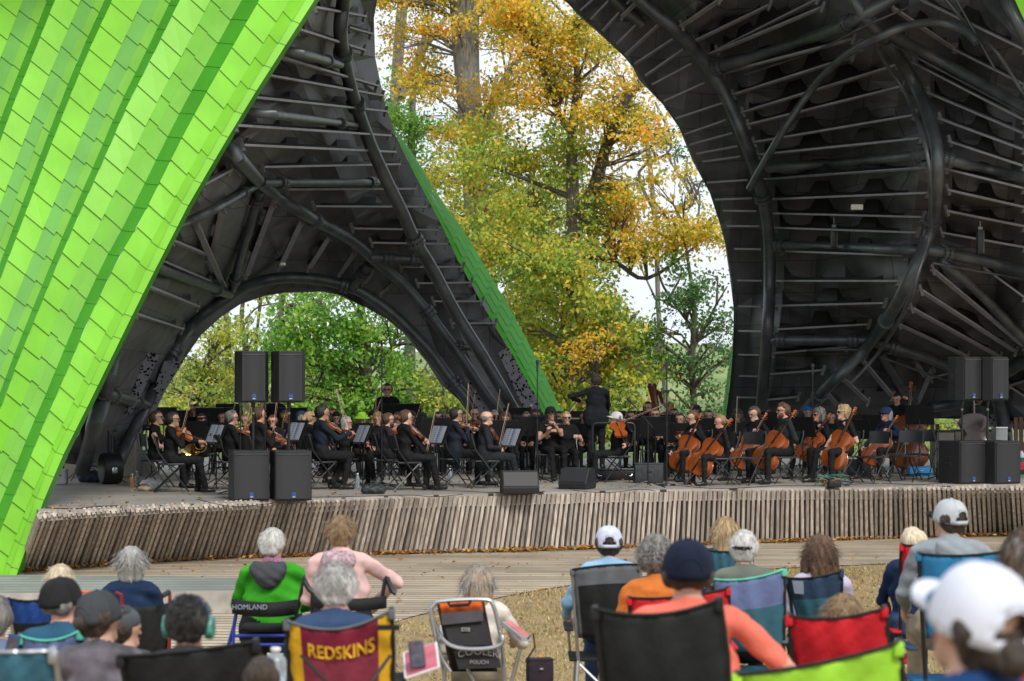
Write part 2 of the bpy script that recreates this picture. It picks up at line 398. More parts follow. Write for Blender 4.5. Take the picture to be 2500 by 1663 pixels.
# grass blades (lawn) and fallen leaves
def grass():
    vs = []; fs = []; k = 0; edge = [(G(u, v, 0)) for u, v in ed]
    ex = [e.x for e in edge]; ey = [e.y for e in edge]
    N_ = 0
    while N_ < 26000:
        y = rnd.uniform(18.2, 31); x = rnd.uniform(-3.5, .25 * y + 1)
        ye = np.interp(x, ex, ey)
        if y > ye - .02 or (x < ex[0]): continue
        if math.sin(x * 2.1 + 1.3 * math.sin(y * 1.7)) + math.sin(y * 2.9 + x) < rnd.uniform(-2.6, 1.2): continue
        N_ += 1; h = rnd.uniform(.015, .05); a = rnd.uniform(0, 6.28); w_ = rnd.uniform(.006, .014)
        dx, dy = math.cos(a) * w_, math.sin(a) * w_; lx, ly = rnd.uniform(-.03, .03), rnd.uniform(-.03, .03)
        z = lawn_z(y); vs += [(x - dx, y - dy, z), (x + dx, y + dy, z), (x + lx, y + ly, z + h)]; fs.append((k, k + 1, k + 2)); k += 3
    me = bpy.data.meshes.new('grass'); me.from_pydata(vs, [], fs)
    tag(link('grass', me, leaf_mat('grass_blades', [(.20, .14, .05), (.42, .30, .14), (.52, .40, .2), (.24, .22, .07), (.36, .30, .10)], transl=.2), None, False), kind='stuff')
grass()
def leafquad(vs, fs, p, s, up=.5):
    a = rnd.uniform(0, 6.28); t = Vector((math.cos(a), math.sin(a), rnd.uniform(-up, up))).normalized()
    b = t.cross(Vector((rnd.uniform(-up, up), rnd.uniform(-up, up), 1))).normalized()
    k = len(vs); p = Vector(p)
    vs += [p - t * s, p + b * s * .55 - t * s * .1, p + t * s, p - b * s * .55 - t * s * .1 + Vector((0, 0, s * .3))]
    fs.append((k, k + 1, k + 2, k + 3))
def fallen():
    vs = []; fs = []
    for _ in range(5200):   # drift at the foot of the slats
        i = rnd.random() * (len(bot3) - 1.01); a = bot3[int(i)].lerp(bot3[int(i) + 1], i % 1)
        dn = (math.sin(a.x * 1.7) + math.sin(a.x * 4.1 + 2)) * .5
        if dn < rnd.uniform(-1.6, .9): continue
        p = a + Vector((0, -abs(rnd.gauss(0, .12)) - .02, rnd.uniform(.0, .04))); leafquad(vs, fs, p, rnd.uniform(.02, .05), .8)
    for _ in range(900):
        y = rnd.uniform(19, 33); x = rnd.uniform(-8, .25 * y); leafquad(vs, fs, (x, y, .03 + (0.2 if (x < -3.6 and 25 < y < 29.5) else 0)), rnd.uniform(.02, .045), .4)
    for _ in range(240):
        i = rnd.random() * (len(top3) - 1.01); a = top3[int(i)].lerp(top3[int(i) + 1], i % 1)
        leafquad(vs, fs, a + Vector((0, .15 + abs(rnd.gauss(0, 2)), .02)), rnd.uniform(.02, .045), .5)
    me = bpy.data.meshes.new('fallen_leaves'); me.from_pydata([tuple(v) for v in vs], [], fs)
    tag(link('fallen_leaves', me, leaf_mat('dead_leaves', [(.12, .05, .02), (.35, .13, .03), (.55, .3, .05), (.2, .08, .03), (.5, .4, .07)], transl=.1), None, False), kind='stuff')
fallen()
# ================================================================== the folded band shell
shell = empty('band_shell', (0, 38, 0), 0, 'folded band shell with lime green shingles outside and dark tube framed vaults inside', 'band shell')
def ux(line, v):
    """u on a polyline given by v, extrapolated at its ends"""
    for i in range(len(line) - 1):
        if v <= line[i + 1][1] or i == len(line) - 2:
            (u0, v0), (u1, v1) = line[i], line[i + 1]; return u0 + (u1 - u0) * (v - v0) / (v1 - v0)
E0 = [(768, 0), (616, 237), (536, 370), (458, 504), (357, 701), (306, 804), (224, 972), (158, 1102), (102, 1233), (40, 1405)]
R1 = [(609, 42), (540, 163), (505, 224), (440, 345), (340, 545), (296, 618), (265, 679), (209, 796), (156, 924), (102, 1046), (54, 1169), (25, 1233), (0, 1299)]
R2 = [(428, 22), (370, 141), (310, 259), (252, 393), (196, 516), (143, 638), (92, 763), (38, 896), (15, 965), (-170, 1405)]
R3 = [(272, 4), (214, 129), (165, 250), (114, 382), (67, 507), (20, 632), (-50, 810), (-280, 1405)]
R4 = [(127, 18), (80, 136), (33, 254), (-20, 400), (-90, 600), (-390, 1405)]
R5 = [(-15, 18), (-60, 136), (-105, 254), (-155, 400), (-215, 600), (-490, 1405)]
R6 = [(-150, 18), (-190, 136), (-230, 254), (-275, 400), (-340, 600), (-600, 1405)]
def mixl(a, b, t): return lambda v: ux(a, v) * (1 - t) + ux(b, v) * t
def front_Y(u, v):
    z = CZ + (HV - v) / F * 29
    return 28.5 + .0030 * (ux(E0, v) - u) + .10 * z + .012 * max(z, 0) ** 2
# strips from right to left: (left line, right line, left relief, right relief, colour)
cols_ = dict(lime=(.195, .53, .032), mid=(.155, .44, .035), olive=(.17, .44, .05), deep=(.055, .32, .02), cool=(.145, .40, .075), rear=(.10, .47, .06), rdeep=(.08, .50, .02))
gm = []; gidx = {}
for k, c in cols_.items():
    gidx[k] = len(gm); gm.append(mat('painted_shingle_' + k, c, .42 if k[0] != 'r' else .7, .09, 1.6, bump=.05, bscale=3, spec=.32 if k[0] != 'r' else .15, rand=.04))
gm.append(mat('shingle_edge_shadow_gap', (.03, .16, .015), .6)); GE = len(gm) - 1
lines = [(lambda v: ux(E0, v), 0.10), (lambda v: ux(E0, v) - 22, .02), (lambda v: ux(E0, v) * .55 + ux(R1, v) * .45, .05), (lambda v: ux(R1, v), -.12)]
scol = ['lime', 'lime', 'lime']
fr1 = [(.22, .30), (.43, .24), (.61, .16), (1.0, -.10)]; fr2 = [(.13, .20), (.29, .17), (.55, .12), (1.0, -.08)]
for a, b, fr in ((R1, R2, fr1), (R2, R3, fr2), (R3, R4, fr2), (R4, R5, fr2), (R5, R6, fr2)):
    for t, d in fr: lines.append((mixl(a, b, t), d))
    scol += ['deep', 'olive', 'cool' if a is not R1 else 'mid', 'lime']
cl = MB()
def gp(i, v, lift=0.0):
    fn, d = lines[i]; v2 = min(v, 1405); u = fn(v2); return P(u, v2, front_Y(u, v2) + d - lift)
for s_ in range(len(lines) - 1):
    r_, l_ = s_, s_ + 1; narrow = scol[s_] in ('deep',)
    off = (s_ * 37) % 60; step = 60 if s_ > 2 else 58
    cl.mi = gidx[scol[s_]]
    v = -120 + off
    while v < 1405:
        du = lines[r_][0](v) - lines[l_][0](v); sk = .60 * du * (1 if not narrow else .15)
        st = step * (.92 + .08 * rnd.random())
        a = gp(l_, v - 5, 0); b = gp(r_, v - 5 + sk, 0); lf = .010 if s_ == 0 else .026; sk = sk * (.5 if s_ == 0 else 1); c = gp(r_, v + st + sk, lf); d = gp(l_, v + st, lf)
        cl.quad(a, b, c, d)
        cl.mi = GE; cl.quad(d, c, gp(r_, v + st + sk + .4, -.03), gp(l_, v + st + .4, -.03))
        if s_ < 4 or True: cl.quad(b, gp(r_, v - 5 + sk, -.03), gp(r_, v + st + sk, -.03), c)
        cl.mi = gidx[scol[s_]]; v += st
# turned edge along the right side
cl.mi = gidx['deep']
vv = list(range(-120, 1406, 25))
for i in range(len(vv) - 1):
    a, b = gp(0, vv[i]), gp(0, vv[i + 1]); cl.quad(a, a + Vector((0, .35, 0)), b + Vector((0, .35, 0)), b)
cl.build('shingle_cladding', gm, shell, world=True, smooth=False)

# ---- inner linings: depth interpolated between boundary curves
archL = [(300, 1150), (340, 1075), (380, 1003), (403, 952), (444, 886), (490, 819), (541, 773), (587, 743), (648, 722), (714, 712), (786, 712), (837, 722), (888, 748), (944, 779), (1000, 825), (1051, 883), (1086, 933), (1118, 975), (1142, 1006), (1200, 1085)]
edgeL = [(1362, 1090), (1340, 1040), (1310, 976), (1246, 861), (1183, 753), (1119, 638), (1074, 542), (1023, 446), (991, 383), (966, 332), (937, 242), (916, 140), (913, 45), (921, 0), (930, -40), (950, -90)]
edgeR = [(1240, -90), (1376, 0), (1420, 38), (1465, 77), (1522, 137), (1573, 198), (1618, 255), (1663, 319), (1701, 395), (1733, 472), (1758, 548), (1777, 619), (1789, 689), (1791, 753), (1790, 829), (1787, 893), (1780, 957), (1774, 1000), (1764, 1090)]
ctrL = [(u, v, front_Y(u, v) + .5) for u, v in [(ux(E0, v), v) for v in range(-80, 1101, 110)]]
ctrL += [(u, v, 42.5 - 4.0 * max(0, (480 - u) / 180)) for u, v in archL] + [(u, v, 43.5 - .0035 * (1000 - v)) for u, v in edgeL]
ctrL += [(160, 1120, 35), (300, 1140, 38), (700, 200, 35), (700, 500, 38.5), (450, 640, 36), (520, 700, 38.5), (300, 900, 36)]
ctrR = [(u, v, 43.8 - .0045 * (1000 - v)) for u, v in edgeR] + [(2130, 0, 35.5), (2300, 400, 35.5), (2240, 680, 37), (2050, 930, 41), (2600, 0, 33), (2600, 400, 34), (2600, 700, 37), (2600, 1000, 42), (2300, 1020, 43.5), (2050, 1040, 43.8), (1900, 300, 39.3), (1900, 800, 41), (2400, 1030, 43), (1700, -60, 37)]
def depth_fn(ctr):
    c = np.array(ctr, float)
    def f(u, v):
        d2 = (c[:, 0] - u) ** 2 + (c[:, 1] - v) ** 2 + 2500; w_ = d2 ** -1.5; return float((w_ * c[:, 2]).sum() / w_.sum())
    return f
DL, DR = depth_fn(ctrL), depth_fn(ctrR)
def pleat(u, v, side):
    if side == 'L': s = (u * .9 - v * .35) / 66
    else: s = (u + v * .12) / 74
    t = abs((s % 2) - 1); return (t - .5) * .42
def inside(poly, u, v):
    c = False; n = len(poly)
    for i in range(n):
        (x1, y1), (x2, y2) = poly[i], poly[i - 1]
        if (y1 > v) != (y2 > v) and u < (x2 - x1) * (v - y1) / (y2 - y1) + x1: c = not c
    return c
def lining(name, poly, D, side, m):
    pts = [Vector(p) for p in poly]; n = len(pts); step = 17
    us = [p[0] for p in poly]; vs_ = [p[1] for p in poly]
    for k in range(-60, 100):           # points run along the folds, so that the pleats stay crisp
        v = min(vs_)
        while v < max(vs_):
            u = (66 * k + .35 * v) / .9 if side == 'L' else 74 * k - .12 * v
            if inside(poly, u, v) and min((u - a) ** 2 + (v - b) ** 2 for a, b in poly) > 64: pts.append(Vector((u, v)))
            v += 24
    r = geometry.delaunay_2d_cdt(pts, [], [list(range(n))], 1, 1e-4)
    co = []
    for q in r[0]:
        u, v = q; dmin = min((u - a) ** 2 + (v - b) ** 2 for a, b in poly) ** .5
        Y = D(u, v) + pleat(u, v, side) * min(1, dmin / 60); co.append(tuple(P(u, v, Y) - Vector(shell.location)))
    me = bpy.data.meshes.new(name); me.from_pydata(co, [], [tuple(f) for f in r[2]]); me.update()
    o = link(name, me, m, shell, True); me.set_sharp_from_angle(angle=R(14))
    md = o.modifiers.new('solid', 'SOLIDIFY'); md.thickness = .16; md.offset = 1 if True else -1
    return o
def lining_mat():
    m = bpy.data.materials.new('lining_panels'); m.use_nodes = True; t = m.node_tree; b = t.nodes['Principled BSDF']
    co = t.nodes.new('ShaderNodeTexCoord'); mp = t.nodes.new('ShaderNodeMapping'); mp.inputs['Rotation'].default_value = (R(90), 0, 0)
    t.links.new(co.outputs['Object'], mp.inputs[0])
    bt = t.nodes.new('ShaderNodeTexBrick'); bt.inputs['Scale'].default_value = 1; bt.inputs['Brick Width'].default_value = .9; bt.inputs['Row Height'].default_value = .62
    bt.inputs['Mortar Size'].default_value = .006; bt.inputs['Color1'].default_value = (.145, .146, .152, 1); bt.inputs['Color2'].default_value = (.095, .095, .10, 1); bt.inputs['Mortar'].default_value = (.03, .03, .03, 1)
    t.links.new(mp.outputs[0], bt.inputs['Vector']); n = t.nodes.new('ShaderNodeTexNoise'); n.inputs['Scale'].default_value = 1.2; n.inputs['Detail'].default_value = 6
    t.links.new(co.outputs['Object'], n.inputs['Vector']); mr = t.nodes.new('ShaderNodeMapRange'); mr.inputs[1].default_value = .3; mr.inputs[2].default_value = .7; mr.inputs[3].default_value = .6; mr.inputs[4].default_value = 1.25
    t.links.new(n.outputs['Fac'], mr.inputs[0]); mu = t.nodes.new('ShaderNodeMixRGB'); mu.blend_type = 'MULTIPLY'; mu.inputs[0].default_value = 1
    t.links.new(bt.outputs[0], mu.inputs[1]); t.links.new(mr.outputs[0], mu.inputs[2]); t.links.new(mu.outputs[0], b.inputs['Base Color'])
    b.inputs['Roughness'].default_value = .55; return m
m_lin = lining_mat()
polyL = [(ux(E0, v) - 4, v) for v in (-90, 0, 237, 370, 504, 701, 804, 972, 1102)] + [(150, 1130)] + archL + edgeL
polyR = edgeR + [(1990, 1070), (2060, 1030), (2300, 1022), (2520, 1030), (2640, 1030), (2640, -90)]
lining('vault_lining', polyL, DL, 'L', m_lin)
lining('vault_lining', polyR, DR, 'R', m_lin)
# roof over the stage, above the picture, which shades it
rf = MB()
def roofz(x, y): return 11.0 + .8 * math.cos(x * .11) - .006 * (y - 36) ** 2
xs_ = [-17 + i * 2 for i in range(18)]; ys_ = [29.6, 32, 34.5, 37, 39.5, 42, 44]
for i in range(17):
    for j in range(6):
        q = [(xs_[i], ys_[j]), (xs_[i + 1], ys_[j]), (xs_[i + 1], ys_[j + 1]), (xs_[i], ys_[j + 1])]
        rf.quad(*[Vector((x, y, roofz(x, y))) for x, y in q]); rf.quad(*[Vector((x, y, roofz(x, y) + .2)) for x, y in q[::-1]])
rf.build('roof', [m_lin], shell, world=True)

# ---- green cladding seen outside of the two rear edges
g2 = MB()
outL = [(966, 320), (1010, 376), (1074, 485), (1132, 561), (1183, 650), (1234, 733), (1285, 829), (1336, 925), (1368, 1000), (1410, 1085)]
inL = sorted(edgeL, key=lambda q: q[1]); outR = [(1790, 800), (1788, 845), (1784, 874), (1774, 918), (1764, 1000), (1750, 1090)]
inR = [(1791, 753), (1790, 829), (1787, 893), (1780, 957), (1774, 1000), (1764, 1090)]
def clad(inn, out, v0, v1, bulge, ncol, step, cols, slope):
    for k in range(ncol):
        v = v0 - (k * step / ncol)
        while v < v1:
            a, b = max(v, v0), min(v + step, v1)
            if b > a + 1:
                def pt(t, vv, lift):
                    vv2 = min(vv + slope * t, v1); u = ux(inn, vv2) * (1 - t) + ux(out, vv2) * t
                    Yb = 43.5 - .0035 * (1000 - vv2); return P(u, vv2, Yb + bulge * (t ** 1.4) - lift)
                t0, t1 = k / ncol, (k + 1) / ncol; g2.mi = gidx[cols[k % len(cols)]]
                q = [pt(t0, a, 0), pt(t1, a, 0), pt(t1, b, .10), pt(t0, b, .10)]; g2.quad(*q)
                g2.mi = GE; g2.quad(q[3], q[2], q[2] + Vector((0, .11, .02)), q[3] + Vector((0, .11, .02)))
            v += step
clad(inL, outL, 322, 1085, 1.6, 4, 46, ['rdeep', 'rear', 'rear', 'rear'], -18)
clad(inR, outR, 800, 1090, 1.2, 3, 40, ['rear', 'rdeep', 'rear'], 12)
g2.build('rear_cladding', gm, shell, world=True, smooth=False)
cn = MB(); cn.mi = gidx['lime']; 
for v in range(-90, 120, 42): cn.quad(P(2478 + v * .45, v, 30.6), P(2640, v, 30.2), P(2640, v + 44, 30.2), P(2478 + (v + 44) * .45, v + 44, 30.6))
cn.build('corner_cladding', gm, shell, world=True, smooth=False)

# ---- steel tubes
m_tube = mat('painted_steel_tube', (.085, .095, .098), .45, .35, 3, metal=.35, bump=.15, bscale=14, spec=.6)
m_flange = mat('purlin_steel', (.26, .262, .275), .5, .15, 4)
m_web = mat('web_steel', (.022, .021, .02), .6, .2, 3)
m_plate = mat('connection_plate', (.13, .125, .12), .55, .15, 4)
def tube(D, pts, r, collars=(), off=.55, name='steel_tube'):
    sm = bez(pts, max(6, 5 * len(pts))) if len(pts) > 2 else [tuple(pts[0]), tuple(pts[-1])]
    p3 = [P(u, v, max(D(u, v) - off, (front_Y(ux(E0, v), v) + .9) if D is DL else 0)) for u, v in sm]; Ym = sum(p.y for p in p3) / len(p3); rm = r * Ym / F
    mb = MB(); mb.tube(p3, rm, 14); o = mb.build(name, m_tube, shell, world=True)
    for (cu, cv) in collars:
        k = min(range(len(sm)), key=lambda i: (sm[i][0] - cu) ** 2 + (sm[i][1] - cv) ** 2)
        a, b = p3[max(0, k - 1)], p3[min(len(p3) - 1, k + 1)]; t = (b - a).normalized()
        # nearest point on the segment line
        c = P(cu, cv, 1) ; dirc = Vector((c.x, c.y, c.z - CZ)); 
        best = min([a.lerp(b, q / 20) for q in range(21)], key=lambda w_: abs((w_.x / w_.y) * F + CX - cu) + abs(HV - (w_.z - CZ) / w_.y * F - cv))
        cb = MB(); cb.tube([best - t * .075, best - t * .02], rm * 1.42, 18); cb.tube([best + t * .02, best + t * .075], rm * 1.42, 18)
        cb.tube([best - t * .02, best + t * .02], rm * 1.15, 14)
        ax = t.cross(Vector((0, 0, 1))); ax = ax.normalized() if ax.length > .1 else Vector((1, 0, 0)); ay = t.cross(ax)
        for q in range(12):
            w_ = best + (ax * math.cos(q * math.pi / 6) + ay * math.sin(q * math.pi / 6)) * rm * 1.28
            cb.tube([w_ - t * .105, w_ + t * .105], .016, 5)
        cb.build('flange_collar', m_tube, o, world=True)
    return o
L_T = [
 ([(845, -80), (839, 0), (831, 67), (837, 129), (853, 201), (873, 268), (906, 357), (942, 437), (982, 518), (1012, 585), (1058, 662), (1111, 761), (1167, 852), (1209, 922), (1251, 996), (1300, 1085)], 16, [(837, 131), (870, 255), (1014, 588)], 2.4),
 ([(500, 270), (561, 359), (599, 406), (643, 453), (687, 488), (731, 514), (769, 538), (819, 564), (866, 593), (907, 629), (943, 658), (988, 698), (1040, 757), (1082, 813), (1128, 876), (1174, 947), (1209, 996), (1265, 1085)], 14, [(769, 536), (1044, 764)], .9),
 ([(290, 1130), (327, 1049), (357, 988), (388, 932), (418, 870), (449, 819), (490, 773), (536, 740), (579, 711), (629, 690), (673, 680), (731, 678), (790, 684), (849, 699), (893, 719), (953, 761), (1005, 810), (1051, 859), (1082, 901), (1111, 940), (1142, 978), (1215, 1085)], 14, [(842, 698), (1108, 936), (424, 862)], .6),
 ([(640, 446), (933, 446)], 10, [(690, 446), (906, 446)], 1.6), ([(400, 570), (435, 552), (497, 523), (555, 494), (599, 467), (632, 450)], 11, [(594, 470)], .9),
 ([(635, 464), (614, 535), (585, 637), (567, 708)], 11, [(628, 492), (574, 684)], .8), ([(360, 645), (438, 675), (497, 693), (538, 711), (561, 719)], 12, [(530, 708)], .8),
 ([(650, 112), (687, 121), (759, 138), (830, 158)], 12, [(800, 150)], 2.2), ([(560, 268), (594, 272), (714, 286), (868, 306)], 11, [(834, 302)], 2.2),
 ([(901, 646), (860, 702)], 12, [(885, 668)], .7), ([(907, 629), (1000, 634), (1040, 640)], 11, [(950, 631), (1012, 635)], 1.0), ([(1100, 844), (1160, 848)], 9, [(1118, 845)], .9),
 ([(285, 800), (275, 851), (255, 956), (226, 1058), (200, 1150)], 21, [], .6), ([(250, 962), (308, 976), (358, 990)], 14, [(277, 968), (334, 984)], .7)]
for pts, r, c, off in L_T: tube(DL, pts, r, c, off)
R_T = [
 ([(1500, -60), (1592, 26), (1650, 70), (1707, 134), (1752, 198), (1790, 274), (1822, 351), (1847, 421), (1863, 485), (1876, 561), (1879, 638), (1878, 733), (1873, 816), (1867, 893), (1857, 1000), (1846, 1085)], 15, [(1857, 482)], .9),
 ([(1830, 461), (1869, 391), (1936, 282), (2009, 186), (2082, 123), (2164, 83), (2231, 60), (2297, 56), (2357, 76), (2385, 104)], 10, [(2100, 115)], 1.7),
 ([(2164, 100), (2214, 172), (2254, 249), (2281, 332), (2289, 398), (2285, 480), (2276, 545), (2257, 600), (2221, 679), (2178, 762), (2121, 841), (2065, 901), (1995, 971), (1920, 1050)], 15, [(2286, 542), (2166, 785), (2000, 966)], 1.0),
 ([(1739, 169), (1860, 134), (1988, 89), (2077, 54), (2190, -10)], 15, [(1752, 165), (2070, 57)], 1.0), ([(1876, 411), (2048, 398), (2270, 377)], 12, [(2245, 379)], .9),
 ([(1883, 599), (2048, 603), (2265, 614)], 12, [(1902, 600), (2222, 611)], .9), ([(1883, 831), (2121, 831)], 13, [(1902, 831), (2088, 831)], .8),
 ([(2135, 836), (2247, 868), (2327, 898), (2430, 930)], 13, [(2180, 847)], .8), ([(2265, 610), (2400, 636), (2500, 662), (2600, 690)], 15, [(2308, 618)], .9),
 ([(2285, 385), (2400, 411), (2500, 434), (2600, 460)], 13, [(2312, 391)], .8), ([(2174, 83), (2314, 159), (2420, 218), (2600, 320)], 14, [], 1.0),
 ([(2294, 636), (2380, 705), (2500, 828), (2600, 930)], 12, [], .8), ([(2148, 861), (2191, 928), (2224, 977), (2262, 1040)], 12, [], .6),
 ([(2385, -30), (2440, 30), (2600, 190)], 15, [], 1.2), ([(2440, -30), (2480, 50), (2560, 190)], 14, [], 1.3), ([(2060, -40), (2111, 43), (2160, 95)], 14, [], 1.0),
 ([(2463, 904), (2500, 884), (2600, 862)], 17, [], .8), ([(2430, 930), (2438, 981), (2447, 1016), (2455, 1060), (2458, 1110)], 17, [], .5), ([(2270, 995), (2330, 986), (2440, 960)], 13, [], .5),
 ([(1470, -70), (1500, 0), (1570, 60)], 13, [], .4)]
for pts, r, c, off in R_T: tube(DR, pts, r, c, off)
tube(DR, [(2141, 109), (2158, 149), (2211, 229), (2247, 318), (2267, 398), (2272, 517), (2270, 576), (2243, 662), (2223, 729), (2187, 798), (2137, 871), (2075, 938)], 4.5, [], 1.6, 'conduit')
tube(DR, [(2174, 106), (2340, 195), (2500, 279), (2600, 330)], 3, [], 1.1, 'conduit')
tube(DR, [(1820, 182), (2000, 120), (2120, 60), (2250, 5)], 3, [], 1.3, 'conduit'); tube(DR, [(2277, 642), (2500, 682), (2600, 700)], 3, [], 1.1, 'conduit')
tube(DR, [(2148, 871), (2324, 934)], 3, [], 1.0, 'conduit'); tube(DR, [(1970, 856), (2108, 856), (2108, 880)], 2.5, [], 1.0, 'conduit'); tube(DR, [(2264, 412), (1866, 437)], 2.2, [], 1.5, 'conduit')
tube(DR, [(2310, 0), (2380, 80), (2435, 130), (2500, 230), (2560, 300)], 5, [], 1.4, 'conduit'); tube(DR, [(2330, -10), (2430, 170)], 3, [], 1.6, 'conduit')
tube(DL, [(545, 372), (585, 430)], 4, [], 1.1, 'conduit')

# ---- purlins: pale flange, dark web with peaked top
def purlin(D, a, b, off=.45, plates=True, web=True):
    (u0, v0), (u1, v1) = a, b; Lp = math.hypot(u1 - u0, v1 - v0); n = max(2, int(Lp / 26))
    g = lambda t, dv, o: P(u0 + (u1 - u0) * t, v0 + (v1 - v0) * t + dv, D(u0 + (u1 - u0) * t, v0 + (v1 - v0) * t) - o)
    Y0, Y1 = D(u0, v0), D(u1, v1)
    if D is DL: Y0 = max(Y0, front_Y(ux(E0, v0), v0) + 1.2); Y1 = max(Y1, front_Y(ux(E0, v1), v1) + 1.2)
    viol = max([0] + [Y0 + (Y1 - Y0) * t - D(u0 + (u1 - u0) * t, v0 + (v1 - v0) * t) for t in (.2, .35, .5, .65, .8)]); Y0 -= viol; Y1 -= viol
    q = lambda t, dv, o: P(u0 + (u1 - u0) * t, v0 + (v1 - v0) * t + dv, Y0 + (Y1 - Y0) * t - o)
    mb = MB(); mb.bar(q(0, 0, off), q(1, 0, off), .10, .034)
    mb.mi = 1
    steep = abs(v1 - v0) > abs(u1 - u0) * 1.1
    if web:
        k = max(1, round(Lp / 120)); base = -6; seg = []
        for i in range(k * 8 + 1):
            t = i / (k * 8); ph = (i % 8)
            hgt = [40, 40, 14, 9, 9, 9, 14, 40][ph]
            seg.append((t, hgt))
        dx = (-1 if steep else 0)
        for i in range(len(seg) - 1):
            (t0, h0), (t1, h1) = seg[i], seg[i + 1]
            def qq(t, h, o):
                return P(u0 + (u1 - u0) * t + (-h if steep else 0), v0 + (v1 - v0) * t - (0 if steep else h), Y0 + (Y1 - Y0) * t - o)
            hp = lambda h: h * min(1, Lp / 140) * (.62 if D is DL else 1)
            if t0 < .03 or t1 > .90: continue
            # shallow band above the flange, and a frame that rises to a peak between the openings
            mb.quad(qq(t0, 1, off), qq(t1, 1, off), qq(t1, 9, off - .22), qq(t0, 9, off - .22))
            mb.quad(qq(t0, 28, .02), qq(t1, 28, .02), qq(t1, 28 + (36 - h1) * .0 + 7, -.02), qq(t0, 28 + 7, -.02)) if False else None
            if h0 > 9 or h1 > 9: mb.quad(qq(t0, 9, off - .22), qq(t1, 9, off - .22), qq(t1, max(9, hp(h1)), .04), qq(t0, max(9, hp(h0)), .04))
    o = mb.build('purlin', [m_flange, m_web], shell, world=True, smooth=False)
    if plates:
        pb = MB()
        for t, u_, v_ in ((0, u0, v0), (1, u1, v1)):
            c = q(t, 0, off - .05); pb.box((0, 0, 0), (.05, .16, .20), Matrix.Translation(c) @ Matrix.Rotation(R(18 if t else -18), 4, 'Y'), 0)
        pb.build('connection_plate', m_plate, o, world=True, smooth=False)
LP = [((573, 306), (950, 331)), ((590, 354), (962, 371)), ((640, 408), (973, 401)), ((699, 463), (1012, 461)), ((766, 504), (1037, 505)), ((860, 558), (1068, 562)),
 ((907, 593), (1090, 596)), ((977, 652), (1130, 652)), ((1019, 692), (1150, 690)), ((1058, 736), (1177, 736)), ((1103, 790), (1209, 789)), ((768, 18), (890, 40)), ((723, 71), (888, 123)),
 ((674, 138), (920, 210)), ((647, 183), (933, 234)), ((612, 237), (942, 272)), ((848, 67), (906, 83)), ((668, 494), (602, 672)), ((737, 538), (684, 652)), ((805, 576), (755, 655)),
 ((866, 617), (831, 667)), ((960, 693), (931, 719)), ((916, 655), (887, 693)), ((544, 508), (519, 617)), ((478, 546), (547, 702)), ((417, 587), (508, 624)), ((391, 637), (511, 687)),
 ((350, 696), (482, 749)), ((491, 452), (561, 414)), ((327, 766), (444, 804))]
for a, b in LP: purlin(DL, a, b, .55)
def zr(x, y): return (x / 1.568 + 1350, y / 1.568)
RP = [((1750, 124), (1995, 0)), ((1757, 181), (2082, 96)), ((1790, 232), (2082, 139)), ((1813, 275), (2191, 159)), ((1826, 305), (2201, 212)), ((1840, 348), (2231, 282)), ((1850, 378), (2247, 338)),
 ((1866, 438), (2264, 409)), ((1876, 487), (2267, 471)), ((1883, 521), (2254, 530)), ((1889, 556), (2241, 568)), ((1906, 613), (2214, 624)), ((1896, 686), (2194, 686)), ((1893, 747), (2161, 740)),
 ((1889, 805), (2121, 792)), ((1883, 863), (2068, 848)), ((1878, 914), (2009, 904)), ((1869, 977), (1949, 969)), ((1664, 64), (1758, 0)), ((1694, 102), (1879, 13)), ((1723, 137), (2007, 19)),
 ((2231, 153), (2500, 292)), ((2267, 226), (2500, 325)), ((2294, 289), (2500, 365)), ((2318, 345), (2500, 405)), ((2307, 412), (2500, 460)), ((2313, 464), (2500, 506)), ((2310, 515), (2500, 553)), ((2297, 568), (2500, 604)),
 ((2277, 659), (2500, 845)), ((2247, 709), (2479, 858)), ((2224, 752), (2440, 871)), ((2194, 792), (2360, 870)), ((2400, 652), (2500, 725)), ((2101, 875), (2178, 967)), ((2055, 921), (2118, 981)), ((2019, 961), (2048, 991)),
 ((2234, 883), (2261, 923)), ((2277, 898), (2244, 974)), ((2271, 924), (2320, 911)), ((2440, 950), (2520, 925)), ((2460, 940), (2530, 985)), ((2250, 0), (2500, 120)), ((2330, 120), (2500, 205)), ((2180, 20), (2330, 120)), ((1560, 0), (1520, 40))]
for a, b in RP: purlin(DR, a, b, .5, web=(b[0] - a[0]) > 60)
ST = [(105, 40, 150, 0), (145, 75, 215, 0), (190, 120, 300, 0), (245, 170, 330, 85), (280, 210, 405, 95), (315, 245, 460, 150), (355, 290, 500, 190), (380, 325, 530, 245), (425, 388, 580, 318), (470, 455, 650, 395), (505, 515, 665, 460), (525, 555, 690, 510), (550, 590, 710, 560), (575, 620, 720, 600), (590, 700, 745, 690), (620, 765, 760, 760)]
for x0, y0, x1, y1 in ST: purlin(DR, zr(x0, y0), zr(x1, y1), .3, plates=False, web=False)
for u0, v0, u1 in ((1765, 515, 1846), (1775, 552, 1853), (1792, 608, 1858), (1800, 685, 1862), (1805, 748, 1862), (1808, 808, 1862), (1806, 866, 1858), (1806, 918, 1852), (1800, 970, 1848)):
    purlin(DR, (u0, v0), (u1, v0 + 1), .3, plates=False, web=False)

